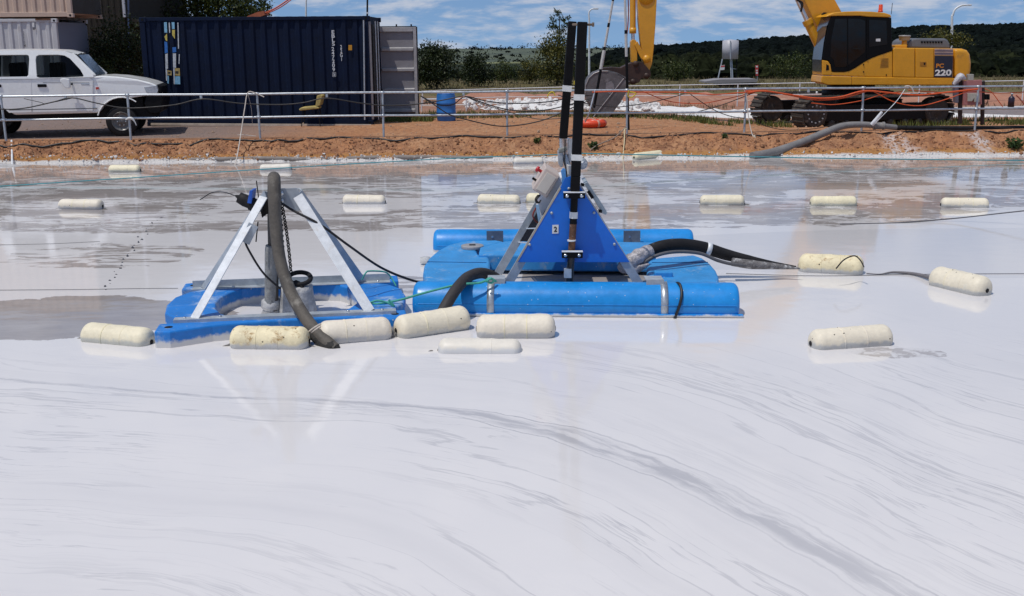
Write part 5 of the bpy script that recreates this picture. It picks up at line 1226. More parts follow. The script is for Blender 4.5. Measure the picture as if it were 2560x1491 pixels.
# ================================================================== YELLOW EXCAVATOR
def excavator():
    Y0 = 29.0; WID = 2.7; YB = Y0 + 1.30          # near side of the house, house width, boom plane
    gzx = 0.20
    cx, cy = ony(2215, 250, YB)[0], Y0 + WID / 2
    root = thing('excavator', (cx, cy, gzx), 'yellow tracked excavator standing behind the handrail', 'excavator')
    def P(pl, Y): return [ony(x, y, Y) for x, y in pl]
    # turntable deck and engine house
    MB().pxprism([(2055, 190), (2130, 192), (2130, 213), (2070, 213), (2052, 207)], Y0, 1.0).build('deck', yellow, root, bevel=0.02)
    MB().pxprism([(2130.5, 192), (2384, 196), (2412, 198), (2418, 204), (2392, 213), (2130.5, 213)], Y0, WID).build('deck', yellow, root, bevel=0.02)
    MB().pxprism([(2056, 180.5), (2079, 180), (2100, 180.5), (2112, 180), (2124, 177.5), (2140, 169), (2160, 155.5), (2180, 145), (2200, 137.5), (2231, 127), (2231.5, 194), (2056, 189)], Y0 + 0.02, 0.30).build('side_panel', yellow, root, bevel=0.02)
    d1 = MB().pxprism([(2233, 124), (2236, 119.5), (2287.5, 120.5), (2287.5, 194.5), (2233, 193.5)], Y0 + 0.005, 0.5).build('access_door', yellow, root, bevel=0.025)
    d2 = MB().pxprism([(2289, 120.5), (2335, 121), (2335, 195), (2289, 194.5)], Y0 + 0.005, 0.5).build('access_door', yellow, root, bevel=0.02)
    d3 = MB().pxprism([(2336, 121), (2383.5, 121.5), (2383, 196), (2336, 195)], Y0 + 0.005, 0.5).build('access_door', yellow, root, bevel=0.02)
    for d in (d1, d2, d3): ORIG[d.name] = ORIG[root.name]
    MB().pxprism([(2233, 121), (2384, 122), (2384, 195), (2233, 193)], Y0 + 0.45, WID - 0.46).build('engine_house', yellow, root, bevel=0.03)
    nv = mat('navy_decal', (0.012, 0.014, 0.032), 0.4, 0, 0.1, 6)
    MB().pxprism([(2336.5, 140), (2382.5, 140.5), (2381, 194), (2335.5, 193.5)], Y0 - 0.001, 0.004).build('decal', nv, d3)
    gs = mat('purple_grey_decal', (0.13, 0.10, 0.13), 0.4); pkd = mat('pale_pink_decal', (0.48, 0.33, 0.26), 0.4)
    MB().pxprism([(2336.5, 121.8), (2382.8, 122.3), (2382.5, 139), (2336.5, 138.6)], Y0 + 0.0005, 0.004).build('decal', pkd, d3)
    for a, b in ((125.5, 129), (132, 136.5)):
        MB().pxprism([(2336.8, a), (2382.3, a + .4), (2382.3, b + .4), (2336.8, b)], Y0 - 0.003, 0.003).build('decal_stripe', gs, d3)
    put_text('PC', 2340, 159.5, 2359, 170, mat('orange_letter', (0.70, 0.25, 0.02), 0.5), d3, Y0 - 0.004, name='lettering', bold=0.03)
    put_text('220', 2337, 174.5, 2378, 190, mat('white_letter', (0.78, 0.78, 0.75), 0.5), d3, Y0 - 0.004, name='lettering', bold=0.035)
    MB().pxprism([(2300, 155), (2316, 155), (2316, 166), (2300, 166)], Y0 - 0.002, 0.006).build('latch_plate', mat('amber_plate', (0.40, 0.17, 0.01), 0.5), d2, bevel=0.002)
    MB().pxprism([(2309, 157), (2314, 157), (2313, 163), (2310, 163)], Y0 - 0.005, 0.006).build('latch', darkst, d2)
    gd = mat('slot_brown', (0.20, 0.09, 0.01), 0.7)
    for i in range(7):
        y = 146 + i * 3.4
        MB().pxprism([(2204 - i * 0.6, y + 1.2), (2221, y), (2221, y + 1.1), (2204 - i * 0.6, y + 2.2)], Y0 + 0.012, 0.02).build('vent_slot', gd, root)
    for x, y in ((2159, 160), (2159, 178), (2216, 186)):
        MB().bar(ony(x, y, Y0 + 0.012), ony(x, y + 4, Y0 + 0.012), 0.02, 0.02, (0, 1, 0)).build('hinge', darkst, root)
    # counterweight
    cw = [(2386, 121.5), (2408, 122), (2420, 126), (2427, 136), (2430, 158), (2429, 178), (2424, 194), (2412, 198), (2386, 197)]
    MB().pxprism(cw, Y0 + 0.03, WID - 0.06).build('counterweight', yellow, root, bevel=0.10, bseg=4)
    # engine cover, pre-cleaner, exhaust
    hood = mat('grey_engine_cover', (0.13, 0.14, 0.16), 0.5, 0, 0.1, 4)
    hd = MB().pxprism([(2268, 120), (2272, 104), (2282, 98), (2292, 96), (2362, 96.5), (2370, 100), (2375, 110), (2376, 122)], Y0 + 0.55, 1.3).build('engine_cover', hood, root, bevel=0.04); ORIG[hd.name] = ORIG[root.name]
    for i in range(8):
        MB().pxprism([(2302 + i * 7, 103.5), (2307.5 + i * 7, 103.5), (2307 + i * 7, 108.5), (2303 + i * 7, 108.5)], Y0 + 0.54, 0.03).build('vent', blackp, hd)
    q = Vector(ony(2260, 116, Y0 + 0.6)); qt = ony(2260, 88.5, Y0 + 0.6)[2] - q.z
    MB().lathe(q, (0, 0, 1), [(0, 0.09), (0.10, 0.065), (qt * 0.5, 0.065), (qt * 0.5, 0.0)], 16).build('stack', yellow, root)
    MB().lathe(q + Vector((0, 0, qt * 0.48)), (0, 0, 1), [(0, 0.06), (0.015, 0.13), (0.03, 0.14), (qt * 0.36, 0.14), (qt * 0.365, 0.152), (qt * 0.50, 0.152), (qt * 0.52, 0.14), (qt * 0.53, 0.0)], 20).build('pre_cleaner', mat('dusty_bowl', (0.34, 0.33, 0.32), 0.5, 0.2), root)
    MB().pxprism([(2237, 113), (2268, 112), (2268, 121), (2237, 121)], Y0 + 0.35, 0.5).build('tool_box', yellow, root, bevel=0.02)
    # cab
    CW = 0.98
    cab = [(2079, 41), (2150, 40.5), (2172, 43), (2229, 44.5), (2230, 95), (2231, 127.5), (2200, 138), (2180, 145.5), (2160, 156), (2140, 169.5), (2124, 178), (2112, 180.5), (2080, 180.5), (2077, 162), (2070, 152.5), (2056, 150), (2062, 108), (2071, 64)]
    cb = MB().pxprism(cab, Y0 + 0.01, CW).build('cab', mat('cab_black', (0.004, 0.004, 0.0045), 0.4, 0, 0.15, 4, spec=0.14), root, bevel=0.02); ORIG[cb.name] = ORIG[root.name]
    MB().pxprism([(2056, 150.5), (2070, 153), (2076.5, 162.5), (2079.5, 181), (2079.5, 189), (2056, 188.5)], Y0 + 0.005, CW).build('front_corner', yellow, cb, bevel=0.02)
    MB().pxprism([(2066, 161), (2072, 164), (2073, 175), (2065, 177)], Y0 - 0.001, 0.01).build('step_hole', blackp, cb)
    roofp = [(2064, 43), (2070, 38), (2084, 32.5), (2110, 29.5), (2140, 28.5), (2180, 29.5), (2212, 32.5), (2226, 37), (2229.5, 44), (2172, 42.5), (2150, 40), (2080, 40.5)]
    MB().pxprism(roofp, Y0 - 0.004, CW + 0.03).build('cab_roof', yellow, cb, bevel=0.03, bseg=3)
    for pl, nm in (([(2088, 48), (2120, 47), (2150, 48), (2163, 53), (2163, 130), (2150, 141), (2128, 158), (2112, 168), (2088, 168), (2084, 150), (2076, 142), (2078, 100)], 'door_glass'), ([(2173, 50), (2216, 52), (2218, 112), (2173, 118)], 'rear_side_glass')):
        MB().pxprism(pl, Y0 + 0.004, 0.006).build(nm, glassd, cb)
    wg = mat('cab_windscreen', (0.045, 0.055, 0.075), 0.08, 0, 0.2, 1.5, spec=0.8)
    f0 = [ony(x, y, Y0 + 0.06) for x, y in ((2078, 44), (2069, 66), (2061, 108), (2055.5, 150), (2055.5, 180))]
    f1 = [(p[0], Y0 + CW - 0.05, p[2]) for p in f0]
    MB().add([(p[0] - 0.02, p[1], p[2]) for p in f0 + f1], [(i, i + 1, 6 + i, 5 + i) for i in range(4)]).build('windscreen', wg, cb)
    MB().pxprism([(2190, 97.5), (2201, 97), (2201, 104), (2190, 104)], Y0 - 0.002, 0.005).build('sticker', whitep, cb)
    MB().bar(ony(2130, 122, Y0 - 0.004), ony(2150, 122, Y0 - 0.004), 0.02, 0.03).build('door_handle', darkst, cb)
    MB().bar(ony(2119, 46, Y0 + 0.003), ony(2119, 172, Y0 + 0.003), 0.025, 0.02, (0, 1, 0)).bar(ony(2168, 44, Y0 + 0.003), ony(2168, 148, Y0 + 0.003), 0.03, 0.02, (0, 1, 0)).build('door_frame', MATS['cab_black'], cb)
    MB().pxprism([(2090, 52), (2111, 52), (2106, 112), (2086, 106)], Y0 + 0.5, 0.3).build('seat', mat('seat_ochre', (0.13, 0.08, 0.01), 0.7), cb, bevel=0.03)
    c = Vector(ony(2201, 31, Y0 + 0.4))
    MB().lathe(c, (0, 0, 1), [(0, 0), (0, 0.062), (0.04, 0.062), (0.04, 0.055), (0.19, 0.05), (0.20, 0.0)], 14).build('beacon', mat('beacon_lens', (0.62, 0.06, 0.015), 0.2, 0, 0.2, 20), root)
    MB().cyl(ony(2228, 36, Y0 + 0.6), ony(2231, 8, Y0 + 0.6), 0.008, 5).build('antenna', blackp, root)
    MB().pxprism([(2056, 36), (2062, 31), (2070, 33), (2074, 40), (2062, 42)], Y0 + 0.6, 0.15).build('work_lamp', darkst, root, bevel=0.01)
    # boom, out of the top of the frame and back down to the arm
    bm = [(2142, 150), (2108, 150), (2052, 84), (2035, 52), (2008, -6), (1975, -90), (1900, -170), (1800, -200), (1660, -150), (1612, -118), (1600, -138), (1640, -190), (1790, -262), (1920, -240), (2020, -150), (2083, -8), (2104, 30), (2130, 70)]
    MB().pxprism(bm, YB - 0.22, 0.44).build('boom', yellow, root, bevel=0.015)
    for yy in (-0.42, 0.36):
        r0, r1, r2 = Vector(ony(1975, -40, YB + yy)), Vector(ony(2019, 55, YB + yy)), Vector(ony(2050, 122, YB + yy))
        cyl = MB().cyl(r0, r1 + Vector((0.05, 0, -0.1)), 0.058, 14).build('boom_ram_rod', silver, root)
        MB().cyl(r1, r2, 0.115, 16).cyl(r1 + (r0 - r1).normalized() * 0.05, r1 - (r0 - r1).normalized() * 0.08, 0.135, 16).build('boom_ram', yellow, root)
    MB().tube([ony(1992, 0, YB - 0.5), ony(2000, 4, YB - 0.5), ony(2006, 10, YB - 0.5), ony(2002, 30, YB - 0.5)], 0.03, 6, 3).build('hose', blackr, root)
    # arm and its ram
    AY = YB
    MB().pxprism([(1592, -120), (1640, -125), (1644, -40), (1641.5, 10), (1639, 60), (1634.5, 120), (1630, 160), (1623, 177), (1614, 174), (1608, 150), (1602, 105), (1596, 40), (1592, -40)], AY - 0.19, 0.38).build('arm', yellow, root, bevel=0.012)
    MB().lathe(ony(1616, -8, AY - 0.215), (0, 1, 0), [(0, 0), (0, 0.21), (0.43, 0.21), (0.43, 0)], 24).build('arm_boss', yellow, root)
    pin = Vector(ony(1617, 148, AY - 0.23)); MB().lathe(pin, (0, 1, 0), [(0, 0), (0, 0.10), (0.46, 0.10), (0.46, 0)], 16).build('pivot_boss', yellow, root)
    MB().cyl(ony(1582, -110, AY - 0.05), ony(1582, 82, AY - 0.05), 0.08, 16).lathe(ony(1582, 70, AY - 0.05), (0, 0, -1), [(0, 0.08), (0, 0.092), (0.15, 0.092), (0.15, 0.08)], 16).build('arm_ram', yellow, root)
    MB().cyl(ony(1582, 82, AY - 0.05), ony(1583, 112, AY - 0.05), 0.045, 12).build('ram_rod', silver, root)
    MB().pxprism([(1577, 104), (1582, 99), (1590, 101), (1593, 110), (1593, 152), (1588, 158), (1579, 156), (1577, 118)], AY - 0.16, 0.3).build('tipping_link', yellow, root, bevel=0.01)
    MB().pxprism([(1586, 112), (1594, 104), (1613, 140), (1610, 152), (1602, 146)], AY - 0.2, 0.08).build('guide_link', yellow, root, bevel=0.01)
    MB().pxprism([(1572, 160), (1590, 154), (1606, 156), (1616, 166), (1626, 178), (1628, 190), (1620, 198), (1604, 196), (1598, 206), (1584, 212), (1562, 208), (1545, 192), (1522, 182), (1506, 178), (1504, 171), (1530, 168), (1552, 170)], AY - 0.24, 0.48).build('quick_hitch', brownm, root, bevel=0.012)
    for px, py in ((1617, 190), (1583, 205), (1590, 160)): MB().lathe(ony(px, py, AY - 0.29), (0, 1, 0), [(0, 0), (0, 0.075), (0.58, 0.075), (0.58, 0)], 14).build('pin', brownm, root)
    # bucket: two side plates, curved shell, cutting edge
    bo = [(1567, 204), (1556, 193), (1540, 184), (1520, 178.5), (1502, 178), (1485, 184), (1472, 196), (1464, 214), (1464, 232), (1470, 252), (1481, 270), (1492, 290), (1500, 302), (1510, 304), (1530, 285), (1552, 256), (1566, 230)]
    bkm = mat('worn_bucket_steel', (0.125, 0.12, 0.125), 0.6, 0.3, 0.3, 5, dirt=((0.24, 0.23, 0.24), 0.4, 3))
    bk_ = MB().pxprism(bo, AY - 0.58, 0.035).build('bucket', bkm, root, bevel=0.006); ORIG[bk_.name] = ORIG[root.name]
    MB().pxprism(bo, AY + 0.545, 0.035).build('bucket_side', bkm, bk_, bevel=0.006)
    sh = [ony(x, y, AY) for x, y in bo[:13]]
    V_ = [(p[0], AY - 0.55, p[2]) for p in sh] + [(p[0], AY + 0.55, p[2]) for p in sh]; n_ = len(sh)
    o = MB().add(V_, [(i, i + 1, n_ + i + 1, n_ + i) for i in range(n_ - 1)]).build('shell', bkm, bk_)
    s_ = o.modifiers.new('solid', 'SOLIDIFY'); s_.thickness = 0.03
    rim = mat('bare_bucket_rim', (0.40, 0.38, 0.38), 0.45, 0.5)
    MB().tube([ony(x, y, AY - 0.585) for x, y in [(1478, 300), (1560, 196)]], 0.014, 6).tube([ony(x, y, AY - 0.585) for x, y in bo[3:9]], 0.012, 6).build('rim', rim, bk_)
    MB().pxprism([(1515, 208), (1528, 203), (1535, 212), (1536, 226), (1524, 236), (1514, 228)], AY - 0.585, 0.006).build('worn_patch', mat('bright_worn_steel', (0.25, 0.24, 0.25), 0.5, 0.4, 0.2, 9), bk_)
    for i in range(5):
        y = AY - 0.5 + i * 0.25; t0 = Vector(sh[-1]); MB().bar((t0.x, y, t0.z), (t0.x + 0.06, y, t0.z - 0.16), 0.07, 0.05, (0, 1, 0)).build('tooth', rim, bk_)
    # undercarriage: two crawler tracks turned a little from the house
    a = R(14); D = Vector((math.cos(a), math.sin(a), 0)); N = Vector((math.sin(a), -math.cos(a), 0))
    near = Vector((9.45, 28.95, gzx)); L = 3.55; r = 0.40
    prof = []
    nsh = 40; per = 2 * L + 2 * math.pi * r; shoe0 = None
    def loop(s):
        s = s % per
        if s < L: return Vector((-L / 2 + s, 0, 2 * r)), Vector((1, 0, 0))
        s -= L
        if s < math.pi * r:
            t = s / r; return Vector((L / 2 + r * math.sin(t), 0, r + r * math.cos(t))), Vector((math.cos(t), 0, -math.sin(t)))
        s -= math.pi * r
        if s < L: return Vector((L / 2 - s, 0, 0)), Vector((-1, 0, 0))
        s -= L; t = s / r
        return Vector((-L / 2 - r * math.sin(t), 0, r - r * math.cos(t))), Vector((-math.cos(t), 0, math.sin(t)))
    me = None
    for side, c in (('near', near), ('far', near - N * 2.35)):
        M4 = Matrix.Translation(c) @ Matrix.Rotation(a, 4, 'Z')
        tr = thing_part('crawler_track', root)
        if me is None:
            t = MB(); hw = 0.30; pl = per / nsh
            t.box((-pl * 0.47, -hw, -0.005), (pl * 0.47, hw, 0.02)); t.box((-pl * 0.40, -hw, 0.02), (-pl * 0.28, hw, 0.05)); t.box((pl * 0.1, -hw, 0.02), (pl * 0.2, hw, 0.045))
            ob = t.build('track_shoe', trackm, None, loc=(0, 0, 0)); me = ob.data; bpy.data.objects.remove(ob)
        for k in range(nsh):
            p, d = loop(k * per / nsh); u = Vector((-d.z, 0, d.x)) if True else None
            mrot = Matrix(((d.x, 0, u.x, 0), (0, 1, 0, 0), (d.z, 0, u.z, 0), (0, 0, 0, 1)))
            o = link(bpy.data.objects.new('track_shoe', me)); o.parent = tr
            o.matrix_world = Matrix.Translation(-Vector(ORIG[root.name])) @ M4 @ Matrix.Translation(p) @ mrot
        def W(x, y, z): return M4 @ Vector((x, y, z))
        MB().hexa([W(-L / 2, -0.16, 0.2), W(L / 2, -0.16, 0.2), W(L / 2, 0.16, 0.2), W(-L / 2, 0.16, 0.2), W(-L / 2, -0.16, 0.62), W(L / 2, -0.16, 0.62), W(L / 2, 0.16, 0.62), W(-L / 2, 0.16, 0.62)]).build('track_frame', darkst, tr, bevel=0.02)
        for sx in (-1, 1):
            MB().lathe(W(sx * L / 2, -0.20, r), N * -1, [(0, 0), (0, 0.10), (0.02, 0.12), (0.03, 0.2), (0.0, 0.27), (0.0, 0.33), (0.05, 0.36), (0.35, 0.36), (0.4, 0.33), (0.4, 0)], 24).build('sprocket' if sx > 0 else 'idler', trackm, tr)
        if side == 'near':
            for k in range(12):
                an_ = k * math.pi / 6; q = W(-L / 2 + 0.22 * math.cos(an_), -0.215, r + 0.22 * math.sin(an_)); MB().cyl(q, q + N * 0.02, 0.02, 6).build('hub_bolt', galvd, tr)
        for k in range(7):
            MB().lathe(W(-L / 2 + 0.5 + k * (L - 1.0) / 6, -0.17, 0.14), N * -1, [(0, 0), (0, 0.09), (0.34, 0.09), (0.34, 0)], 12).build('roller', trackm, tr)
    c = near - N * 1.175
    MB().hexa([c + D * sx * 0.9 + N * sy * 1.0 + Vector((0, 0, z)) for z in (0.45, 0.75) for sx, sy in ((-1, 1), (1, 1), (1, -1), (-1, -1))]).build('car_body', darkst, root, bevel=0.04)
    MB().lathe(c + Vector((0, 0, 0.75)), (0, 0, 1), [(0, 0.0), (0, 0.75), (0.2, 0.75), (0.2, 0.62), (0.33, 0.62), (0.33, 0)], 28).build('slew_ring', darkst, root)
excavator()

# ================================================================== ON THE SLURRY
# ------------------------------------------------------------------ main raft
def tube_float(p0, p1, r, edge=0.06):
    p0 = Vector(p0); p1 = Vector(p1); L = (p1 - p0).length
    prof = [(0, 0), (0, r - edge)]
    for k in range(1, 5):
        t = k / 4 * math.pi / 2; prof.append((edge - edge * math.cos(t), r - edge + edge * math.sin(t)))
    prof += [(L * s, r * (1 + 0.006 * math.sin(s * 23))) for s in np.linspace(0.06, 0.94, 14)]
    for k in range(4, 0, -1):
        t = k / 4 * math.pi / 2; prof.append((L - edge + edge * math.cos(t), r - edge + edge * math.sin(t)))
    prof += [(L, r - edge), (L, 0)]
    return MB().lathe(p0, p1 - p0, prof, 36)

def raft():
    root = thing('pump_raft', (0.6, 11.4, 0.0), 'blue pontoon raft carrying the triangular blue frame and black masts', 'raft')
    f0, f1 = Vector((-0.925, 10.13, 0.085)), Vector((2.105, 9.97, 0.085))
    r0, r1 = Vector((-0.95, 13.26, 0.05)), Vector((2.20, 13.16, 0.05))
    def on_f(px): 
        t = (ony(px, 740, 10.05)[0] - f0.x) / (f1.x - f0.x); return f0.lerp(f1, t)
    def on_r(px):
        t = (ony(px, 600, 13.2)[0] - r0.x) / (r1.x - r0.x); return r0.lerp(r1, t)
    pf = tube_float(f0, f1, 0.2).build('front_pontoon', blue_tube, root); ORIG[pf.name] = ORIG[root.name]
    pr = tube_float(r0, r1, 0.2).build('rear_pontoon', blue_tube, root); ORIG[pr.name] = ORIG[root.name]
    ax = (f1 - f0).normalized()
    for px in (1229, 1656):
        c = on_f(px); MB().lathe(c - ax * 0.033, ax, [(0, 0.197), (0, 0.2065), (0.066, 0.2065), (0.066, 0.197)], 40).build('strap', galv, pf)
    # waterline lip on the front pontoon
    MB().bar(f0 + Vector((0.0, -0.19, -0.068)) , f1 + Vector((0.02, -0.19, -0.068)), 0.05, 0.028).build('bottom_lip', blue_tube, pf, bevel=0.008)
    # left and right side floats (rounded outer ends) and rear cross bar
    zt = 0.19
    left = [onz(x, y, zt) for x, y in ((1222, 712), (1226, 690), (1225, 648), (1221, 641), (1198, 637), (1192, 628), (1195, 620), (1262, 604), (1240, 600), (1195, 601), (1150, 604), (1120, 612), (1092, 627), (1072, 644), (1060, 662), (1057, 682), (1064, 702), (1078, 714))]
    fl_ = MB().plan([(p[0], p[1]) for p in left], -0.12, zt).build('side_float', blue_deck, root, bevel=0.035, bseg=3); ORIG[fl_.name] = ORIG[root.name]
    right = [onz(x, y, zt) for x, y in ((1618, 716), (1617, 690), (1617, 662), (1622, 652), (1640, 645), (1735, 637), (1758, 645), (1776, 658), (1790, 674), (1797, 690), (1797, 704), (1790, 716), (1776, 726))]
    fr_ = MB().plan([(p[0], p[1]) for p in right], -0.12, zt).build('side_float', blue_deck, root, bevel=0.035, bseg=3); ORIG[fr_.name] = ORIG[root.name]
    bar = [onz(x, y, zt + 0.03) for x, y in ((1196, 636), (1200, 618), (1262, 603), (1500, 604), (1640, 606), (1640, 640), (1330, 638))]
    MB().plan([(p[0], p[1]) for p in bar], 0.04, zt + 0.03).build('cross_float', blue_deck, root, bevel=0.02)
    # seams and moulded lugs
    dk = mat('seam_blue', (0.006, 0.06, 0.22), 0.6)
    for s_ in (f0, r0):
        e_ = f1 if s_ is f0 else r1
        MB().tube([s_ + Vector((0.05, -0.199, 0.03)), e_ + Vector((-0.05, -0.199, 0.03))], 0.0045, 6).build('mould_seam', blue_tube, pf if s_ is f0 else pr)
    MB().bar(onz(1068, 655, zt + 0.002), onz(1216, 657, zt + 0.002), 0.012, 0.006).build('seam', dk, fl_)
    MB().bar(onz(1630, 657, zt + 0.002), onz(1770, 656, zt + 0.002), 0.012, 0.006).build('seam', dk, fr_)
    q = onz(1655, 690, zt); MB().box((q[0] - 0.08, q[1] - 0.06, zt - 0.01), (q[0] + 0.10, q[1] + 0.05, zt + 0.05)).build('lug', blue_deck, fr_, bevel=0.012)
    c = onz(1181, 617, zt + 0.02); MB().lathe((c[0], c[1], zt + 0.002), (0, 0, 1), [(0, 0.125), (0.03, 0.13), (0.035, 0.125), (0.035, 0.0)], 28).build('filler_cap', mat('grey_cap', (0.33, 0.33, 0.34), 0.6), fl_)
    MB().box((c[0] - 0.035, c[1] - 0.02, zt + 0.036), (c[0] + 0.035, c[1] + 0.02, zt + 0.045)).build('cap_slot', darkst, fl_)
    for px, py in ((1063, 640), (1802, 702)):
        q = onz(px, py, 0.1); MB().lathe((q[0], q[1], 0.02), (0, 0, 1), [(0, 0.06), (0.06, 0.06), (0.06, 0.0)], 14).build('end_plug', mat('slurry_grey_lug', (0.5, 0.5, 0.5), 0.7), root)
    # longitudinal channels and pontoon brackets
    for px_f, px_r in ((1241, 1238), (1634, 1574)):
        a = on_f(px_f) + Vector((0, 0.10, 0.185)); b = on_r(px_r) + Vector((0, -0.12, 0.17))
        w = 0.082
        MB().box((a.x - w, a.y - 0.155, a.z - 0.035), (a.x + w, a.y - 0.149, a.z + 0.055)).build('bracket', galvd, root)
        MB().box((a.x - w, a.y - 0.149, a.z + 0.04), (a.x + w, a.y + 0.06, a.z + 0.046)).build('bracket', galvd, root)
        for s in (-0.035, 0.025): MB().cyl((a.x + s, a.y - 0.16, a.z - 0.012), (a.x + s, a.y - 0.149, a.z - 0.012), 0.011, 8).build('bolt', silver, root)
        w = 0.10
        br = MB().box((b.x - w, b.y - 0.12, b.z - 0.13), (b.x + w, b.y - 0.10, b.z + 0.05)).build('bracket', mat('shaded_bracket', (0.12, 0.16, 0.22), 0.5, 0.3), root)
        MB().cyl((b.x - 0.03, b.y - 0.135, b.z - 0.02), (b.x - 0.03, b.y - 0.12, b.z - 0.02), 0.014, 8).build('bolt', silver, root)
    # the two A-frames
    YF, YR = 10.36, 11.02
    def leg(b, t, Y0_, Y1_, w=0.085, m=galvd):
        p0, p1 = Vector(ony(b[0], b[1], Y0_)), Vector(ony(t[0], t[1], Y1_))
        MB().bar(p0, p1, 0.05, w, Vector((0, 0, 1))).build('frame_leg', m, root)
        return p0, p1
    YP = 10.40
    leg((1266, 716), (1413, 466), YP + 0.03, YP + 0.03); leg((1600, 714), (1440, 464), YP + 0.03, YP + 0.03)
    # rear legs, standing on the side channels
    xr = [Vector(ony(1266, 716, YP)), Vector(ony(1600, 714, YP))]; tp = [Vector(ony(1413, 466, YP)), Vector(ony(1440, 464, YP))]
    for b_, t_ in zip(xr, tp):
        o_ = Vector((-0.03, 1.12, 0.0)); dn = (b_ - t_).normalized() * 0.12; MB().bar(b_ + o_ + dn, t_ + o_, 0.05, 0.085).build('frame_leg', galvd, root)
    for s in (0.42, 0.57):                            # steps between front and rear legs
        for b_, t_ in zip(xr, tp):
            c_ = b_.lerp(t_, s); e_ = b_.lerp(t_, s - 0.19) + Vector((0, 1.1, 0)); MB().bar(c_ + Vector((0, 0.03, 0.01)), e_ + Vector((0, 0, 0.01)), 0.016, 0.012).build('tie', galvw, root)
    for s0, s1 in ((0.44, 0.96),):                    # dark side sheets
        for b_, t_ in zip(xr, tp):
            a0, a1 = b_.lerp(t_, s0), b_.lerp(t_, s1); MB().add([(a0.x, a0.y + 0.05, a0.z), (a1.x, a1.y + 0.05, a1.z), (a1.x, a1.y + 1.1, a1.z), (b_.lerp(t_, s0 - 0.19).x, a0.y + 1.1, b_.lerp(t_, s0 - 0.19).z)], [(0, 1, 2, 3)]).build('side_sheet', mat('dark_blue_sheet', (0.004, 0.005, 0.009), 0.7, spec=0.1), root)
    # blue triangular plate, bolts, number
    tri = [(1402, 468), (1412, 446), (1428, 440), (1444, 452), (1452, 470), (1574, 656), (1293, 656)]
    pl = MB().pxprism(tri, YP - 0.012, 0.008).build('plate', blue_plate, root, bevel=0.002); ORIG[pl.name] = ORIG[root.name]
    MB().pxprism([(1402, 474), (1450, 474), (1560, 652), (1308, 652)], YP + 1.14, 0.008).build('rear_plate', blue_plate, root)
    e = mat('bare_plate_edge', (0.42, 0.36, 0.28), 0.5)
    MB().bar(ony(1401, 470, YP - 0.010), ony(1292, 655, YP - 0.010), 0.012, 0.016).build('plate_edge', e, pl)
    for x, y in ((1379, 533), (1324, 612), (1485, 532), (1536, 611), (1422, 472), (1437, 472)):
        MB().lathe(ony(x, y, YP - 0.012), (0, -1, 0), [(0, 0.014), (0.012, 0.014), (0.012, 0)], 8).build('bolt', galvd, pl)
    nb = MB().pxprism([(1381, 563), (1396.5, 562.5), (1396, 584), (1380.5, 584.5)], YP - 0.017, 0.004).build('number_plate', whitep, pl)
    put_text('2', 1384.5, 567, 1393, 580.5, mat('black_number', (0.01, 0.01, 0.012), 0.5), pl, YP - 0.019, bold=0.035)
    # masts
    def post(name, top, bot, Y, w, m, d=None):
        p0, p1 = Vector(ony(*top, Y)), Vector(ony(*bot, Y)); return MB().bar(p0, p1, w, d or w, (0, 1, 0)).build(name, m, root, bevel=0.008)
    YM = YP - 0.09
    m1 = post('mast', (1456, 55), (1439, 440), YM, 0.090, blackp)
    ORIG[m1.name] = ORIG[root.name]
    post('mast', (1439, 440), (1437, 478), YM, 0.088, blackp)
    post('mast', (1431, 54), (1408, 346), YM + 0.42, 0.080, blackp)
    MB().cyl(ony(1437, 470, YM + .02), ony(1433, 560, YM + .02), 0.035, 14).build('mast_tube', blackp, root)
    MB().cyl(ony(1433, 560, YM + .02), ony(1428, 640, YM + .02), 0.034, 14).build('mast_tube', rust, root)
    MB().cyl(ony(1428, 640, YM + .02), ony(1423, 716, YM + .02), 0.036, 14).build('mast_tube', mat('wet_dark_steel', (0.03, 0.03, 0.035), 0.3, 0.2, 0.4, 12), root)
    for (t, b, w, Y) in (((1448, 236), (1447.3, 251), 0.096, YM), ((1441.5, 386), (1440.8, 401), 0.096, YM)):
        p0, p1 = Vector(ony(*t, Y)), Vector(ony(*b, Y)); MB().bar(p0, p1, w, w, (0, 1, 0)).build('tape_band', whitep, root)
    p0, p1 = Vector(ony(1418.3, 214, YM + .42)), Vector(ony(1417, 229, YM + .42)); MB().bar(p0, p1, 0.086, 0.086, (0, 1, 0)).build('tape_band', whitep, root)
    MB().cyl(ony(1434.6, 530, YM + .02), ony(1434, 546, YM + .02), 0.040, 14).build('tape_band', whitep, root)
    MB().cyl(ony(1429, 600, YM + .0), ony(1429, 603, YM + .0), 0.042, 14).build('clip', galvw, root)
    MB().cyl(ony(1432, 62, YM + .2), ony(1482, 62, YM - 0.01), 0.011, 8).lathe(ony(1480, 62, YM - .01), (1, 0, 0), [(0, 0.02), (0.02, 0.02), (0.02, 0)], 6).build('top_pin', mat('brass_pin', (0.20, 0.15, 0.11), 0.5, 0.4), root)
    MB().box(tuple(Vector(ony(1437, 212, YM + .3)) - Vector((0.01, 0, 0))), tuple(Vector(ony(1441, 203, YM + .32)) + Vector((0.01, 0, 0)))).build('yellow_tag', yel, root)
    for (x0, x1, y0, y1) in ((1408.5, 1463, 482, 497), (1404.5, 1457, 630, 646)):
        q = MB().pxprism([(x0, y0), (x1, y0), (x1, y1), (x0, y1)], YM - 0.062, 0.016).build('clamp_plate', blackp, root, bevel=0.003)
        MB().bar(ony(x0, y0 - 1, YM - .05), ony(x1, y0 - 1, YM - .05), 0.05, 0.008).build('clamp_edge', galvw, root)
        for px in (x0 + 9, x1 - 9):
            cc = ony(px, (y0 + y1) / 2 + 1, YM - 0.062); MB().lathe(cc, (0, -1, 0), [(0, 0.017), (0.012, 0.017), (0.012, 0)], 8).build('bolt', silver, root)
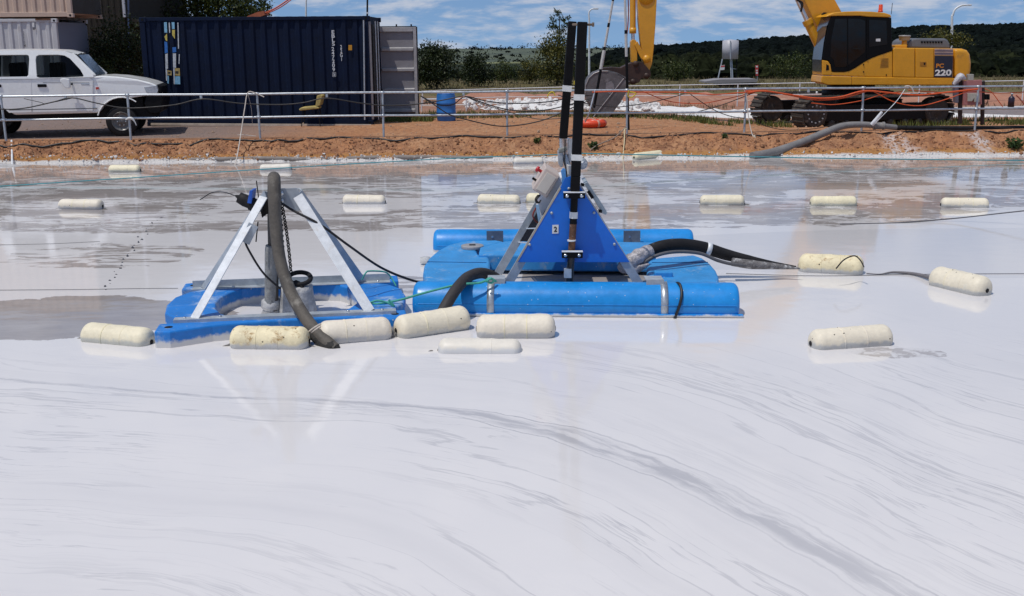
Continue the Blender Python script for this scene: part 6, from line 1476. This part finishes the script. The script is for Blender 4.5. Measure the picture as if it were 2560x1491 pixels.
        MB().pxprism([(x0 + 5, y0 + 2), (x0 + 14, y0 + 2), (x0 + 14, y1 - 2), (x0 + 5, y1 - 2)], YM - 0.045, 0.12).build('spacer', darkst, root)
        MB().pxprism([(x1 - 14, y0 + 2), (x1 - 5, y0 + 2), (x1 - 5, y1 - 2), (x1 - 14, y1 - 2)], YM - 0.045, 0.12).build('spacer', darkst, root)
    # winch at the head of the frame
    w0 = Vector(ony(1411, 346, YM + .42))
    wn = MB().cyl(w0, Vector(ony(1412, 385, YM + .42)), 0.052, 18).cyl(Vector(ony(1412, 385, YM + .42)), Vector(ony(1420, 420, YM + .4)), 0.034, 12).build('winch', mat('polished_winch', (0.55, 0.56, 0.58), 0.22, 0.9, 0.2, 12), root); ORIG[wn.name] = ORIG[root.name]
    MB().pxprism([(1422, 348), (1432, 348), (1430, 410), (1421, 400)], YM + 0.38, 0.05).build('winch_cheek', mat('pale_cheek', (0.5, 0.52, 0.55), 0.4, 0.4), wn)
    MB().pxprism([(1394, 378), (1406, 374), (1408, 416), (1402, 420), (1396, 410)], YM + 0.36, 0.06).build('winch_bracket', galvd, wn, bevel=0.006)
    MB().pxprism([(1396, 373), (1416, 366), (1420, 374), (1410, 382), (1397, 384)], YM + 0.35, 0.1).build('winch_motor', mat('grey_green_motor', (0.22, 0.23, 0.21), 0.5), wn, bevel=0.012)
    MB().pxprism([(1417, 412), (1432, 416), (1432, 440), (1418, 438)], YM + 0.34, 0.06).build('white_box', whitep, wn, bevel=0.006)
    MB().lathe(ony(1455, 410, YM + 0.16), (0, 1, 0), [(0, 0), (0, 0.055), (0.05, 0.055), (0.05, 0)], 16).build('pulley', galvd, wn)
    MB().cyl(ony(1450, 408, YM + 0.18), ony(1465, 407, YM + 0.1), 0.012, 8).build('pulley_pin', galvw, wn)
    MB().tube([ony(1413, 350, YM + 0.3), ony(1412, 400, YM + .3), ony(1417, 440, YM + .3), ony(1412, 462, YM + .2)], 0.007, 6, 4).build('wire', cableb, wn)
    MB().pxprism([(1402, 428), (1408, 420), (1414, 424), (1416, 446), (1424, 452), (1420, 464), (1410, 470), (1404, 458), (1405, 446)], YM + 0.25, 0.02).build('blue_lug', mat('pale_blue_lug', (0.10, 0.32, 0.68), 0.5), root, bevel=0.004)
    # control box on the left flank, panels left and right
    cbx = [(1330, 474), (1364, 419), (1400, 441), (1366, 496)]
    q = MB().pxprism(cbx, YP + 0.12, 0.45).build('control_box', beige, root, bevel=0.01); ORIG[q.name] = ORIG[root.name]
    MB().pxprism([(1340, 473), (1368, 431), (1391, 445), (1364, 487)], YP + 0.112, 0.01).build('box_lid', mat('beige_lid', (0.58, 0.53, 0.47), 0.5, 0, 0.05), q, bevel=0.003)
    MB().lathe(ony(1357, 432, YP + 0.25), Vector((-0.8, 0, 0.55)), [(0, 0.015), (0.05, 0.015), (0.05, 0.03), (0.075, 0.026), (0.08, 0)], 12).build('stop_button', mat('button_red', (0.5, 0.02, 0.03), 0.4), q)
    MB().lathe(ony(1341, 452, YP + 0.25), Vector((-0.8, 0, 0.55)), [(0, 0.012), (0.04, 0.012), (0.04, 0.02), (0.05, 0.0)], 10).build('knob', blackp, q)
    MB().pxprism([(1396, 446), (1411, 440), (1409, 462), (1362, 536), (1350, 560), (1342, 520), (1350, 500)], YP + 0.2, 0.4).build('clear_panel', mat('milky_panel', (0.80, 0.82, 0.86), 0.3, 0, 0.05), root, bevel=0.006)
    MB().bar(ony(1409, 470, YP + 0.05), ony(1360, 538, YP + 0.05), 0.04, 0.03).build('panel_edge', blackp, root)
    for k in range(3):
        MB().tube([ony(1345 + k * 3, 488, YP + .15), ony(1338 + k * 2, 498 + k, YP + .12), ony(1342 + k * 3, 508, YP + .12), ony(1352, 502 - k, YP + .15)], 0.006, 5, 4).build('wire', cableb, root)
    MB().tube([ony(1340, 520, YP + .1), ony(1332, 538, YP + .1), ony(1338, 552, YP + .12), ony(1348, 560, YP + .2)], 0.008, 6, 4).build('red_cable', mat('dark_red_cable', (0.25, 0.03, 0.02), 0.5), root)
    MB().bar(ony(1343, 512, YP + .09), ony(1350, 556, YP + .09), 0.012, 0.03).build('blue_stay', mat('pale_blue_stay', (0.25, 0.42, 0.6), 0.5), root)
    MB().pxprism([(1460, 460), (1469, 457), (1519, 533), (1514, 538), (1505, 533)], YP + 0.05, 0.42).build('solar_panel', mat('panel_back', (0.36, 0.42, 0.45), 0.45, 0.1), root, bevel=0.004)
    for x, y in ((1456, 462), (1500, 528)): MB().pxprism([(x - 4, y - 4), (x + 5, y - 2), (x + 5, y + 5), (x - 3, y + 4)], YP + 0.02, 0.03).build('panel_clip', blackp, root)
    MB().bar(ony(1470, 478, YP + 0.045), ony(1482, 496, YP + 0.045), 0.02, 0.03).build('hinge', blackp, root)
    # clip bolted under the plate and wet strut
    MB().box(tuple(Vector(ony(1419, 688, YM)) - Vector((0.035, 0.045, 0.02))), tuple(Vector(ony(1419, 676, YM)) + Vector((0.035, 0.0, 0.02)))).build('foot_clip', galvd, root)
    # wrapped hose joint on the right
    MB().tube([ony(1552, 674, 11.0), ony(1575, 656, 11.02), ony(1600, 640, 11.05), ony(1628, 627, 11.1)], 0, 14, 6, radii=[0.05, 0.085, 0.07, 0.088, 0.072, 0.09, 0.07, 0.08, 0.066]).build('foil_wrap', mat('torn_foil', (0.42, 0.40, 0.42), 0.4, 0.2, 0.5, 16, bump=0.9, bscale=26), root)
    MB().tube([ony(1546, 662, 11.0), ony(1560, 668, 11.0), ony(1590, 672, 11.0), ony(1622, 660, 11.0)], 0, 8, 4, radii=[0.03, 0.07, 0.05, 0.02]).build('foil_wrap', MATS['torn_foil'], root)
    return root
raft()

# hoses and lines tied to the raft
hz = thing('raft_hose', tuple(ony(1230, 692, 10.6)), 'black rubber hose bending over the front pontoon left of the blue triangle', 'hose')
MB().tube([ony(1262, 712, 10.75), ony(1236, 694, 10.55), ony(1205, 683, 10.35), ony(1172, 692, 10.1), ony(1145, 718, 9.8), ony(1122, 752, 9.62), ony(1100, 792, 9.5), ony(1085, 820, 9.45)], 0.053, 14, 8).build('hose', mat('brown_black_rubber', (0.034, 0.030, 0.030), 0.7, 0, 0.25, 9, bump=0.2), hz)
hz = thing('raft_hose', tuple(ony(1700, 615, 11.3)), 'thick dark hose arching from the raft over the right float', 'hose')
MB().tube([ony(1560, 668, 11.0), ony(1600, 640, 11.05), ony(1650, 618, 11.15), ony(1705, 612, 11.3), ony(1760, 620, 11.45), ony(1815, 637, 11.5), ony(1870, 650, 11.5), ony(1930, 660, 11.5), ony(1990, 668, 11.5)], 0, 14, 8, radii=[0.06, 0.062, 0.065, 0.066, 0.066, 0.062, 0.052, 0.03, 0.012]).build('hose', blackr, hz)
MB().tube([ony(1600, 664, 11.0), ony(1640, 640, 11.0), ony(1690, 630, 11.1), ony(1750, 634, 11.25), ony(1795, 652, 11.3), ony(1840, 662, 11.3), ony(1900, 664, 11.35)], 0.018, 8, 6).build('side_hose', mat('grey_side_hose', (0.10, 0.10, 0.11), 0.6), hz)
MB().lathe(Vector(ony(1771, 622, 11.46)) - Vector((0.025, 0, 0)), (1, 0.05, -0.28), [(0, 0.064), (0, 0.071), (0.05, 0.071), (0.05, 0.064)], 16).build('band', galvw, hz)
MB().tube([ony(1830, 655, 11.35), ony(1880, 662, 11.35), ony(1950, 667, 11.4), ony(2000, 672, 11.35)], 0, 8, 5, radii=[0.045, 0.05, 0.03, 0.008]).build('frayed_end', mat('frayed_grey', (0.16, 0.15, 0.15), 0.8, 0, 0.6, 20, dirt=((0.5, 0.5, 0.5), 0.5, 14), bump=0.8), hz)
def on_tube(px, py):
    d = ray(px, py); c0, r_, z_ = 10.0, 0.215, 0.085
    A = d[1] ** 2 + d[2] ** 2; B = 2 * (-c0 * d[1] + (EYE - z_) * d[2]); Cc = c0 ** 2 + (EYE - z_) ** 2 - r_ ** 2
    D_ = max(0.0, B * B - 4 * A * Cc); return eye + d * ((-B - math.sqrt(D_)) / (2 * A))
cl_ = tag(MB().tube([ony(1684, 710, 10.2)] + [on_tube(x, y) for x, y in ((1697, 709), (1703, 722), (1704, 740), (1700, 760), (1694, 778), (1689, 790))] + [ony(1687, 797, 9.76)], 0.014, 8, 6).build('cable', cableb), 'short black cable hanging over the right end of the front pontoon', 'cable')
gr_ = rope([ony(1240, 704, 10.0), ony(1225, 696, 9.95), ony(1212, 703, 9.93), ony(1195, 708, 9.9), ony(1140, 713, 9.85), ony(1060, 733, 9.8), ony(1000, 750, 9.75), ony(945, 760, 9.72), ony(925, 757, 9.72)], 0.011, ropeg, 'green rope tying the tripod float to the raft')
rope([ony(1215, 705, 9.9), ony(1222, 697, 9.88), ony(1235, 700, 9.88), ony(1228, 708, 9.88), ony(1218, 703, 9.86), ony(1230, 695, 9.88)], 0.010, ropeg, 'green rope knot on the left bracket of the raft')

# ------------------------------------------------------------------ tripod float with pump
def tripod():
    C = Vector((-2.08, 9.92, 0)); a = R(8.5); ux = Vector((math.cos(a), math.sin(a), 0)); uy = Vector((-math.sin(a), math.cos(a), 0))
    def L(x, y, z=0.0): return C + ux * x + uy * y + Vector((0, 0, z))
    root = thing('tripod_float', tuple(C), 'small blue ring float with a galvanised four-legged frame', 'float')
    zt = 0.165
    for s in (-1, 1):
        out = [(-0.46, -0.62), (-0.75, -0.61), (-0.95, -0.50), (-1.06, -0.30), (-1.09, 0.0), (-1.06, 0.30), (-0.95, 0.52), (-0.75, 0.65), (-0.46, 0.66), (-0.47, 0.56), (-0.56, 0.42), (-0.63, 0.22), (-0.65, 0.0), (-0.63, -0.22), (-0.56, -0.42), (-0.47, -0.56)]
        p = [L(s * x, y) for x, y in out]
        e = MB().plan([(q.x, q.y) for q in p], -0.08, zt).build('end_float', blue_ring, root, bevel=0.02, bseg=3)
    for s in (-1, 1):
        prof = [(-1.06, 0.74), (-0.8, 0.73), (-0.5, 0.70), (0, 0.69), (0.5, 0.70), (0.8, 0.73), (1.06, 0.74), (1.06, 1.0), (0.93, 1.03), (0.80, 0.98), (0.6, 0.90), (0.3, 0.86), (0, 0.855), (-0.3, 0.86), (-0.6, 0.90), (-0.80, 0.98), (-0.93, 1.03), (-1.06, 1.0)]
        if s < 0: prof = [(x, y - 0.11 - 0.065 * (x + 1)) for x, y in prof]
        p = [L(x, s * y) for x, y in prof]
        b = MB().plan([(q.x, q.y) for q in p], -0.08, zt - 0.02).build('bar_float', blue_ring, root, bevel=0.015, bseg=2); ORIG[b.name] = ORIG[root.name]
        for x in (-0.96, 0.96):
            q = L(x, s * (0.88 if s > 0 else 0.77 - 0.065 * (x + 1)), zt - 0.02); MB().lathe(q, (0, 0, 1), [(0.0, 0.035), (0.002, 0.035), (0.002, 0)], 14).build('bolt_hole', darkst, b)
    # inner arc walls front and rear
    for s in (-1, 1):
        arc = [(-0.47, 0.56), (-0.28, 0.63), (0, 0.66), (0.28, 0.63), (0.47, 0.56), (0.47, 0.69), (0, 0.685), (-0.47, 0.69)]
        p = [L(x, s * y) for x, y in arc]; 
        if s > 0: MB().plan([(q.x, q.y) for q in p], -0.08, zt - 0.005).build('inner_wall', blue_ring, root)
    # channels
    for s, y in ((-1, -0.585), (1, 0.62)):
        MB().bar(L(-0.94, y, zt + 0.004), L(0.97, y, zt + 0.004), 0.10, 0.006).build('channel', galvd, root)
        MB().bar(L(-0.94, y + s * 0.05, zt + (0.035 if s > 0 else -0.03)), L(0.97, y + s * 0.05, zt + (0.035 if s > 0 else -0.03)), 0.006, 0.075).build('channel', galvd, root)
        for x in (-0.85, -0.55, 0.55, 0.85): MB().lathe(L(x, y, zt + 0.007), (0, 0, 1), [(0, 0.014), (0.012, 0.014), (0.012, 0)], 8).build('bolt', silver, root)
    # four angle-iron legs
    ap = 1.14
    for (x, y, tx, ty, m) in ((-0.77, -0.585, -0.16, -0.07, galvw), (-0.84, 0.62, -0.16, 0.12, galvd), (0.74, -0.585, 0.14, -0.07, galvw), (0.70, 0.62, 0.14, 0.12, galvd)):  # front legs in paler metal: their sunlit faces put into the colour
        p0, p1 = L(x, y, zt), L(tx, ty, ap)
        d = (p1 - p0).normalized()
        lg = MB().bar(p0, p1, 0.088, 0.008, Vector((-0.25, -0.62, 0.72)))
        sd = d.cross(Vector((-0.25, -0.62, 0.72))).normalized(); nn = sd.cross(d).normalized(); of = sd * (0.042 if x > 0 else -0.042) * (1 if True else 0) - nn * 0.04
        lg.bar(p0 + of, p1 + of, 0.008, 0.075, Vector((-0.25, -0.62, 0.72)))
        lg.build('leg', m, root)
    MB().pxprism([(690, 472), (742, 470), (770, 520), (740, 530), (700, 512)], C.y + 0.0, 0.01).build('gusset', galvd, root, bevel=0.003)
    MB().pxprism([(646, 505), (664, 502), (690, 478), (690, 520), (655, 545)], C.y + 0.02, 0.01).build('gusset', darkst, root)
    for px, py in ((703, 484), (704, 503)): MB().lathe(ony(px, py, C.y - 0.02), (0, -1, 0), [(0, 0.024), (0.015, 0.024), (0.015, 0)], 10).build('bolt', silver, root)
    MB().bar(ony(612, 607, C.y - 0.25), ony(634, 562, C.y - 0.25), 0.01, 0.09).build('splice_plate', galvd, root)
    return L
TL = tripod()
pm = thing('submersible_pump', tuple(TL(0.02, 0.12, -0.05)), 'slurry-coated pump hanging in the ring float', 'pump')
pc = TL(0.08, 0.12, 0)
MB().lathe(pc + Vector((0, 0, -0.1)), (0, 0, 1), [(0, 0.17), (0.12, 0.18), (0.22, 0.165), (0.32, 0.15), (0.37, 0.15), (0.38, 0.12), (0.38, 0)], 24).build('body', pump_m, pm)
MB().lathe(pc + Vector((-0.24, -0.02, -0.1)), (0, 0, 1), [(0, 0.12), (0.1, 0.11), (0.15, 0.08), (0.18, 0.10), (0.24, 0.09), (0.26, 0.06)], 18).build('discharge', pump_m, pm)
MB().torus(pc + Vector((0.03, 0.0, 0.34)), (0.05, -0.35, 0.94), 0.105, 0.022, 28, 10).build('handle', blackr, pm)
for k in range(4):
    an_ = k * 1.57 + 0.6; q = pc + Vector((0.12 * math.cos(an_), 0.12 * math.sin(an_), 0.27)); MB().lathe(q, (0, 0, 1), [(0, 0.02), (0.025, 0.02), (0.025, 0)], 8).build('bolt', darkst, pm)
MB().lathe(pc + Vector((0.0, -0.02, 0.26)), (0, 0, 1), [(0, 0.045), (0.05, 0.04), (0.07, 0.0)], 12).build('lifting_lug', darkst, pm)
# delivery hose: up out of the pump, over the top, down to the water in front
dh = thing('delivery_hose', tuple(ony(845, 862, 8.95)), 'thick muddy hose arching over the tripod and down to the front', 'hose')
MB().tube([ony(683, 780, 10.0), ony(684, 700, 10.0), ony(682, 600, 10.0), ony(682, 520, 9.98), ony(684, 460, 9.93), ony(685, 445, 9.82), ony(686, 470, 9.70), ony(689, 560, 9.62), ony(700, 650, 9.52), ony(724, 725, 9.38), ony(757, 785, 9.2), ony(795, 835, 9.0), ony(822, 860, 8.9), ony(840, 872, 8.86)], 0.055, 16, 8, radii=[0.048, 0.046, 0.046, 0.05, 0.055, 0.057, 0.057, 0.055, 0.054, 0.054, 0.054, 0.056, 0.055, 0.045]).build('hose', hose_g, dh)
MB().tube([ony(676, 772, 10.0), ony(677, 740, 9.99), ony(678, 640, 9.98), ony(679, 615, 9.97)], 0, 14, 5, radii=[0.055, 0.058, 0.06, 0.056]).build('sleeve', mat('taped_sleeve', (0.30, 0.30, 0.29), 0.6, 0, 0.3, 16, dirt=((0.10, 0.10, 0.10), 0.4, 12), bump=0.5), dh)
for k in range(3):
    c_ = Vector(ony(786 + k * 4, 822 + k * 4, 9.03)); MB().torus(c_, Vector((0.55, -0.2, -0.75)), 0.062, 0.009, 20, 6).build('rope_lashing', ropew, dh)
MB().tube([ony(770, 830, 9.02), ony(800, 852, 8.95), ony(830, 866, 8.87), ony(850, 870, 8.85)], 0, 8, 4, radii=[0.03, 0.05, 0.05, 0.01]).build('frayed_cover', mat('black_frayed', (0.03, 0.028, 0.026), 0.8, 0, 0.5, 20, bump=0.8), dh)
# chains
def chain(p0, p1, label, n=26, bow=0.02):
    p0, p1 = Vector(p0), Vector(p1); root = thing('chain', tuple(p1), label, 'chain', 'lifting chains'); d = (p1 - p0) / n
    L_ = d.length * 0.72; dd = d.normalized(); me = None
    t = MB(); pts = []
    for k in range(10):
        an_ = 2 * math.pi * k / 10; pts.append((0.014 * math.cos(an_), 0, L_ * (0.62 if math.sin(an_) > 0 else 0.62) * math.sin(an_)))
    t.tube(pts + [pts[0]], 0.006, 6, cap=False); ob = t.build('chain_link', darkst, None, loc=(0, 0, 0)); me = ob.data; bpy.data.objects.remove(ob)
    for k in range(n):
        c_ = p0 + d * (k + 0.5) + Vector((bow * math.sin(math.pi * k / n), 0, 0)); o = link(bpy.data.objects.new('chain_link', me)); o.parent = root
        o.location = c_ - p1; o.rotation_mode = 'QUATERNION'; o.rotation_quaternion = dd.to_track_quat('Z', 'Y') @ Matrix.Rotation(math.pi / 2 * (k % 2) + 0.4, 4, 'Z').to_quaternion()
chain(ony(704, 505, 9.9), ony(728, 690, 10.0), 'right dark chain hanging from the tripod head to the pump', 27, 0.01)
chain(ony(699, 505, 9.88), ony(708, 640, 9.95), 'left dark chain close beside the muddy hose', 20, 0.0)
# plug and leads at the tripod head
pg = thing('cable_plug', tuple(ony(650, 525, 9.9)), 'black cable plug with a blue latch at the tripod head', 'plug')
a_, b_ = Vector(ony(588, 489, 9.88)), Vector(ony(652, 522, 9.88))
MB().lathe(a_, b_ - a_, [(0, 0.006), (0.03, 0.022), (0.035, 0.05), (0.10, 0.058), (0.15, 0.052), (0.16, 0.062), (0.22, 0.062), (0.25, 0.05), (0.28, 0.0)], 18).build('body', blackr, pg)
MB().pxprism([(624, 477), (632, 476), (628, 510), (618, 508)], 9.80, 0.15).build('latch', mat('latch_blue', (0.02, 0.11, 0.5), 0.5), pg, bevel=0.004)
rope([ony(645, 555, 9.86), ony(640, 605, 9.86)], 0.006, darkst, 'thin dark rod end below the plug')
rope([ony(641, 452, 9.86), ony(647, 498, 9.86)], 0.005, darkst, 'thin dark rod standing above the plug')
ct = 'leads from the tripod head'
def lead(pts, r, lb): return tag(MB().tube(pts, r, 8, 6).build('cable', cableb), lb, 'cable', ct)
lead([ony(697, 504, 9.85), ony(735, 528, 9.8), ony(800, 562, 9.78), ony(870, 613, 9.9), ony(950, 668, 10.2), ony(1020, 698, 10.35), ony(1075, 712, 10.45)], 0.012, 'black lead from the tripod head sagging right to the raft')
lead([ony(664, 500, 9.84), ony(640, 525, 9.8), ony(620, 562, 9.74), ony(612, 600, 9.72), ony(630, 640, 9.7), ony(660, 685, 9.75), ony(700, 722, 9.85)], 0.010, 'black lead looping left from the tripod head down to the pump')
lead([ony(500, 500, 10.4), ony(530, 482, 10.3), ony(560, 481, 10.1), ony(588, 490, 9.88)], 0.005, 'thin lead curling left from the plug')
rope([ony(905, 700, 10.35), ony(915, 682, 10.35), ony(925, 678, 10.4), ony(960, 680, 10.5), ony(975, 690, 10.55), ony(990, 715, 10.5)], 0.008, ropeg, 'green rope knotted at the rear right leg of the tripod')
rope([ony(925, 757, 9.6), ony(945, 752, 9.6), ony(970, 758, 9.62), ony(985, 766, 9.62), ony(972, 750, 9.62)], 0.010, ropeg, 'green rope lashed on the front right corner of the ring float')

# ------------------------------------------------------------------ cream floats
fm = {'c': floatm, 's': floats_, 'w': floatw}
def cream_float(e0, e1, r, z0, kind, label, dip=0.0):
    p0, p1 = onz(*e0), onz(*e1); P0 = Vector((p0[0], p0[1] + r * 0.8, z0)); P1 = Vector((p1[0], p1[1] + r * 0.8, z0 + dip))
    L_ = (P1 - P0).length; root = thing('net_float', tuple((P0 + P1) / 2 - Vector((0, 0, r))), label, 'float', 'cream floats on the pond')
    prof = []
    ec = r * 0.62
    for k in range(8):
        t = k / 7 * math.pi / 2; prof.append((ec - ec * math.sin(math.pi / 2 - t), max(0.02, r * (0.30 + 0.70 * math.sin(t)))))
    prof[0] = (0, 0.0); prof.insert(1, (0.0, r * 0.30))
    for s in np.linspace(0.12, 0.88, 9): prof.append((ec + (L_ - 2 * ec) * s, r * (1 + random.uniform(-0.03, 0.015))))
    prof += [(L_ - a, b) for a, b in prof[:9][::-1]]
    MB().lathe(P0, P1 - P0, prof, 28).build('body', fm[kind], root)
    d = (P1 - P0).normalized()
    for fs_ in (0.36, 0.64):
        cs = P0.lerp(P1, fs_); MB().lathe(cs - d * 0.006, d, [(0, r * 0.97), (0.002, r * 1.012), (0.010, r * 1.012), (0.012, r * 0.97)], 28).build('mould_seam', fm[kind], root)
    for q, s in ((P0, -1), (P1, 1)):
        MB().lathe(q + d * s * 0.002, d * s, [(0, 0.022), (0.004, 0.022), (0.004, 0.0)], 10).build('rope_hole', blackr, root)
        if random.random() < 0.45: MB().tube([q + Vector((0, 0, -0.02)), q + d * s * 0.02 + Vector((0, -0.01, -0.04)), q + d * s * 0.05 + Vector((0, -0.02, -z0 - 0.0)), q + d * s * 0.09 + Vector((0, -0.03, -z0 - 0.01))], 0, 6, 3, radii=[0.010, 0.009, 0.008, 0.005]).build('rope_tail', mat('dark_rope', (0.16, 0.15, 0.14), 0.8), root)
    return root
FL = [((204, 853), (370, 868), .128, .045, 'c', 'cream float left of the tripod ring float, pointing down to the right', 0),
      ((572, 872), (768, 874), .135, .065, 's', 'rust-stained pitted float in front of the blue bar, left of the hose end', 0),
      ((792, 864), (974, 848), .135, .075, 'c', 'cream float right behind the muddy hose end', 0),
      ((988, 850), (1168, 824), .135, .075, 'c', 'cream float tilted up to the right below the black raft hose', 0.02),
      ((1191, 846), (1389, 846), .135, .075, 'c', 'cream float lying square in front of the left pontoon strap', 0),
      ((1094, 884), (1304, 884), .125, .008, 'w', 'whitish nearly sunken float nearest the camera', 0),
      ((2034, 876), (2232, 863), .125, .05, 'c', 'lone clean cream float in the right foreground', 0.01),
      ((2002, 680), (2166, 689), .15, .065, 's', 'rust-stained float at the end of the dark raft hose', 0),
      ((2344, 714), (2478, 746), .145, .075, 'c', 'slanting cream float at the right with a dark hole in its end', 0),
      ((145, 523), (252, 525), .115, .055, 'c', 'leftmost float of the middle row, in grey water', 0),
      ((856, 511), (962, 511), .115, .055, 'c', 'middle-row float right of the tripod legs', 0),
      ((1194, 510), (1300, 511), .115, .055, 'c', 'middle-row float left of the blue triangle', 0),
      ((1316, 508), (1412, 508), .115, .055, 'c', 'middle-row float half hidden behind the control box', 0),
      ((1752, 513), (1863, 514), .115, .055, 'c', 'middle-row float first right of the blue triangle', 0),
      ((2029, 516), (2145, 516), .115, .055, 'c', 'middle-row float below the excavator cab', 0),
      ((2357, 519), (2476, 520), .115, .05, 'c', 'rightmost float of the middle row', 0),
      ((270, 431), (348, 431), .11, .05, 'c', 'far float under the bank in front of the pickup', 0),
      ((648, 427), (728, 426), .10, .04, 'w', 'pale far float behind the top of the muddy hose', 0),
      ((1283, 411), (1358, 409), .10, .045, 'w', 'white far float just left of the masts at the shore', 0),
      ((1586, 401), (1654, 394), .10, .07, 'c', 'far cream float at the shore right of the masts', 0.01),
      ((1200, 399), (1224, 399), .05, .02, 'w', 'tiny white float at the shore left of the masts', 0)]
for e0, e1, r, z0, k, lb, dp in FL: cream_float(e0, e1, r * 0.93, z0 - 0.018, k, lb, dp or random.uniform(-0.012, 0.012))
p_ = Vector(onz(2083, 680)); rope([ony(2090, 672, 11.05), ony(2110, 650, 11.08), ony(2135, 640, 11.2), ony(2150, 650, 11.15), ony(2160, 668, 11.1)], 0.007, blackr, 'dark cord looped over the rust-stained float at the hose end')

# ------------------------------------------------------------------ long lines across the pond
rope([ony(-60, 470, 19.5), ony(300, 447, 20), ony(700, 421, 20.5), ony(1100, 398, 21), ony(1404, 386, 21.4)], 0.010, ropec, 'aqua line stretched over the pond left of the masts')
rope([ony(1404, 386, 21.4), ony(1450, 384, 21.5), ony(1800, 391, 21.9), ony(2200, 398, 22.2), ony(2620, 402, 22.5)], 0.011, ropec, 'aqua line stretched over the pond right of the masts')
wire = mat('dark_wire', (0.09, 0.09, 0.10), 0.6)
rope([ony(2620, 521, 14.6), ony(2500, 534, 14.9), ony(2380, 547, 15.1), ony(2250, 557, 15.0), ony(2100, 561, 14.9)], 0.009, wire, 'dark line rising out of the slurry at the right edge')
rope([onz(1815, 684, 0.004), onz(2050, 690, 0.004), onz(2300, 686, 0.004), onz(2620, 684, 0.004)], 0.0028, wire, 'thin dark line lying on the slurry right of the raft')
rope([onz(-40, 726, 0.006), onz(200, 724, 0.006), onz(330, 722, 0.006), onz(445, 721, 0.006)], 0.0028, wire, 'thin dark line on the slurry left of the tripod float')
rope([onz(-40, 613, 0.005), onz(120, 610, 0.005), onz(250, 604, 0.005)], 0.0025, wire, 'short dark line on the slurry at the left edge')
rope([ony(2166, 683, 11.2), ony(2200, 685, 11.25), ony(2230, 680, 11.2), ony(2290, 684, 11.0), ony(2345, 696, 10.75)], 0, mat('wet_grey_rope', (0.16, 0.15, 0.16), 0.7), 'wet grey rope joining the two right floats') if False else tag(MB().tube([onz(2166, 684, 0.01), onz(2200, 686, 0.01), onz(2235, 681, 0.015), onz(2290, 686, 0.02), onz(2345, 700, 0.05)], 0, 7, 6, radii=[0.006, 0.006, 0.012, 0.018, 0.024]).build('rope', mat('wet_grey_rope', (0.16, 0.15, 0.16), 0.7)), 'wet grey rope joining the two right floats', 'rope')
# dark droplets left on the slurry by the lead
n = 26
tx = np.linspace(0, 1, n); pxs = np.interp(tx, [0, 0.55, 1], [398, 320, 262]) + rng.normal(0, 5, n); pys = np.interp(tx, [0, 0.55, 1], [545, 640, 725])
for a0, a1 in ((240, 800),):
    pass
Pd = np.array([onz(a, b, 0.0) for a, b in zip(pxs, pys)]); Sd = rng.uniform(0.006, 0.018, n)
rocks('slurry_specks', Pd, Sd, mat('dark_scum', (0.10, 0.10, 0.11), 0.5), 71)
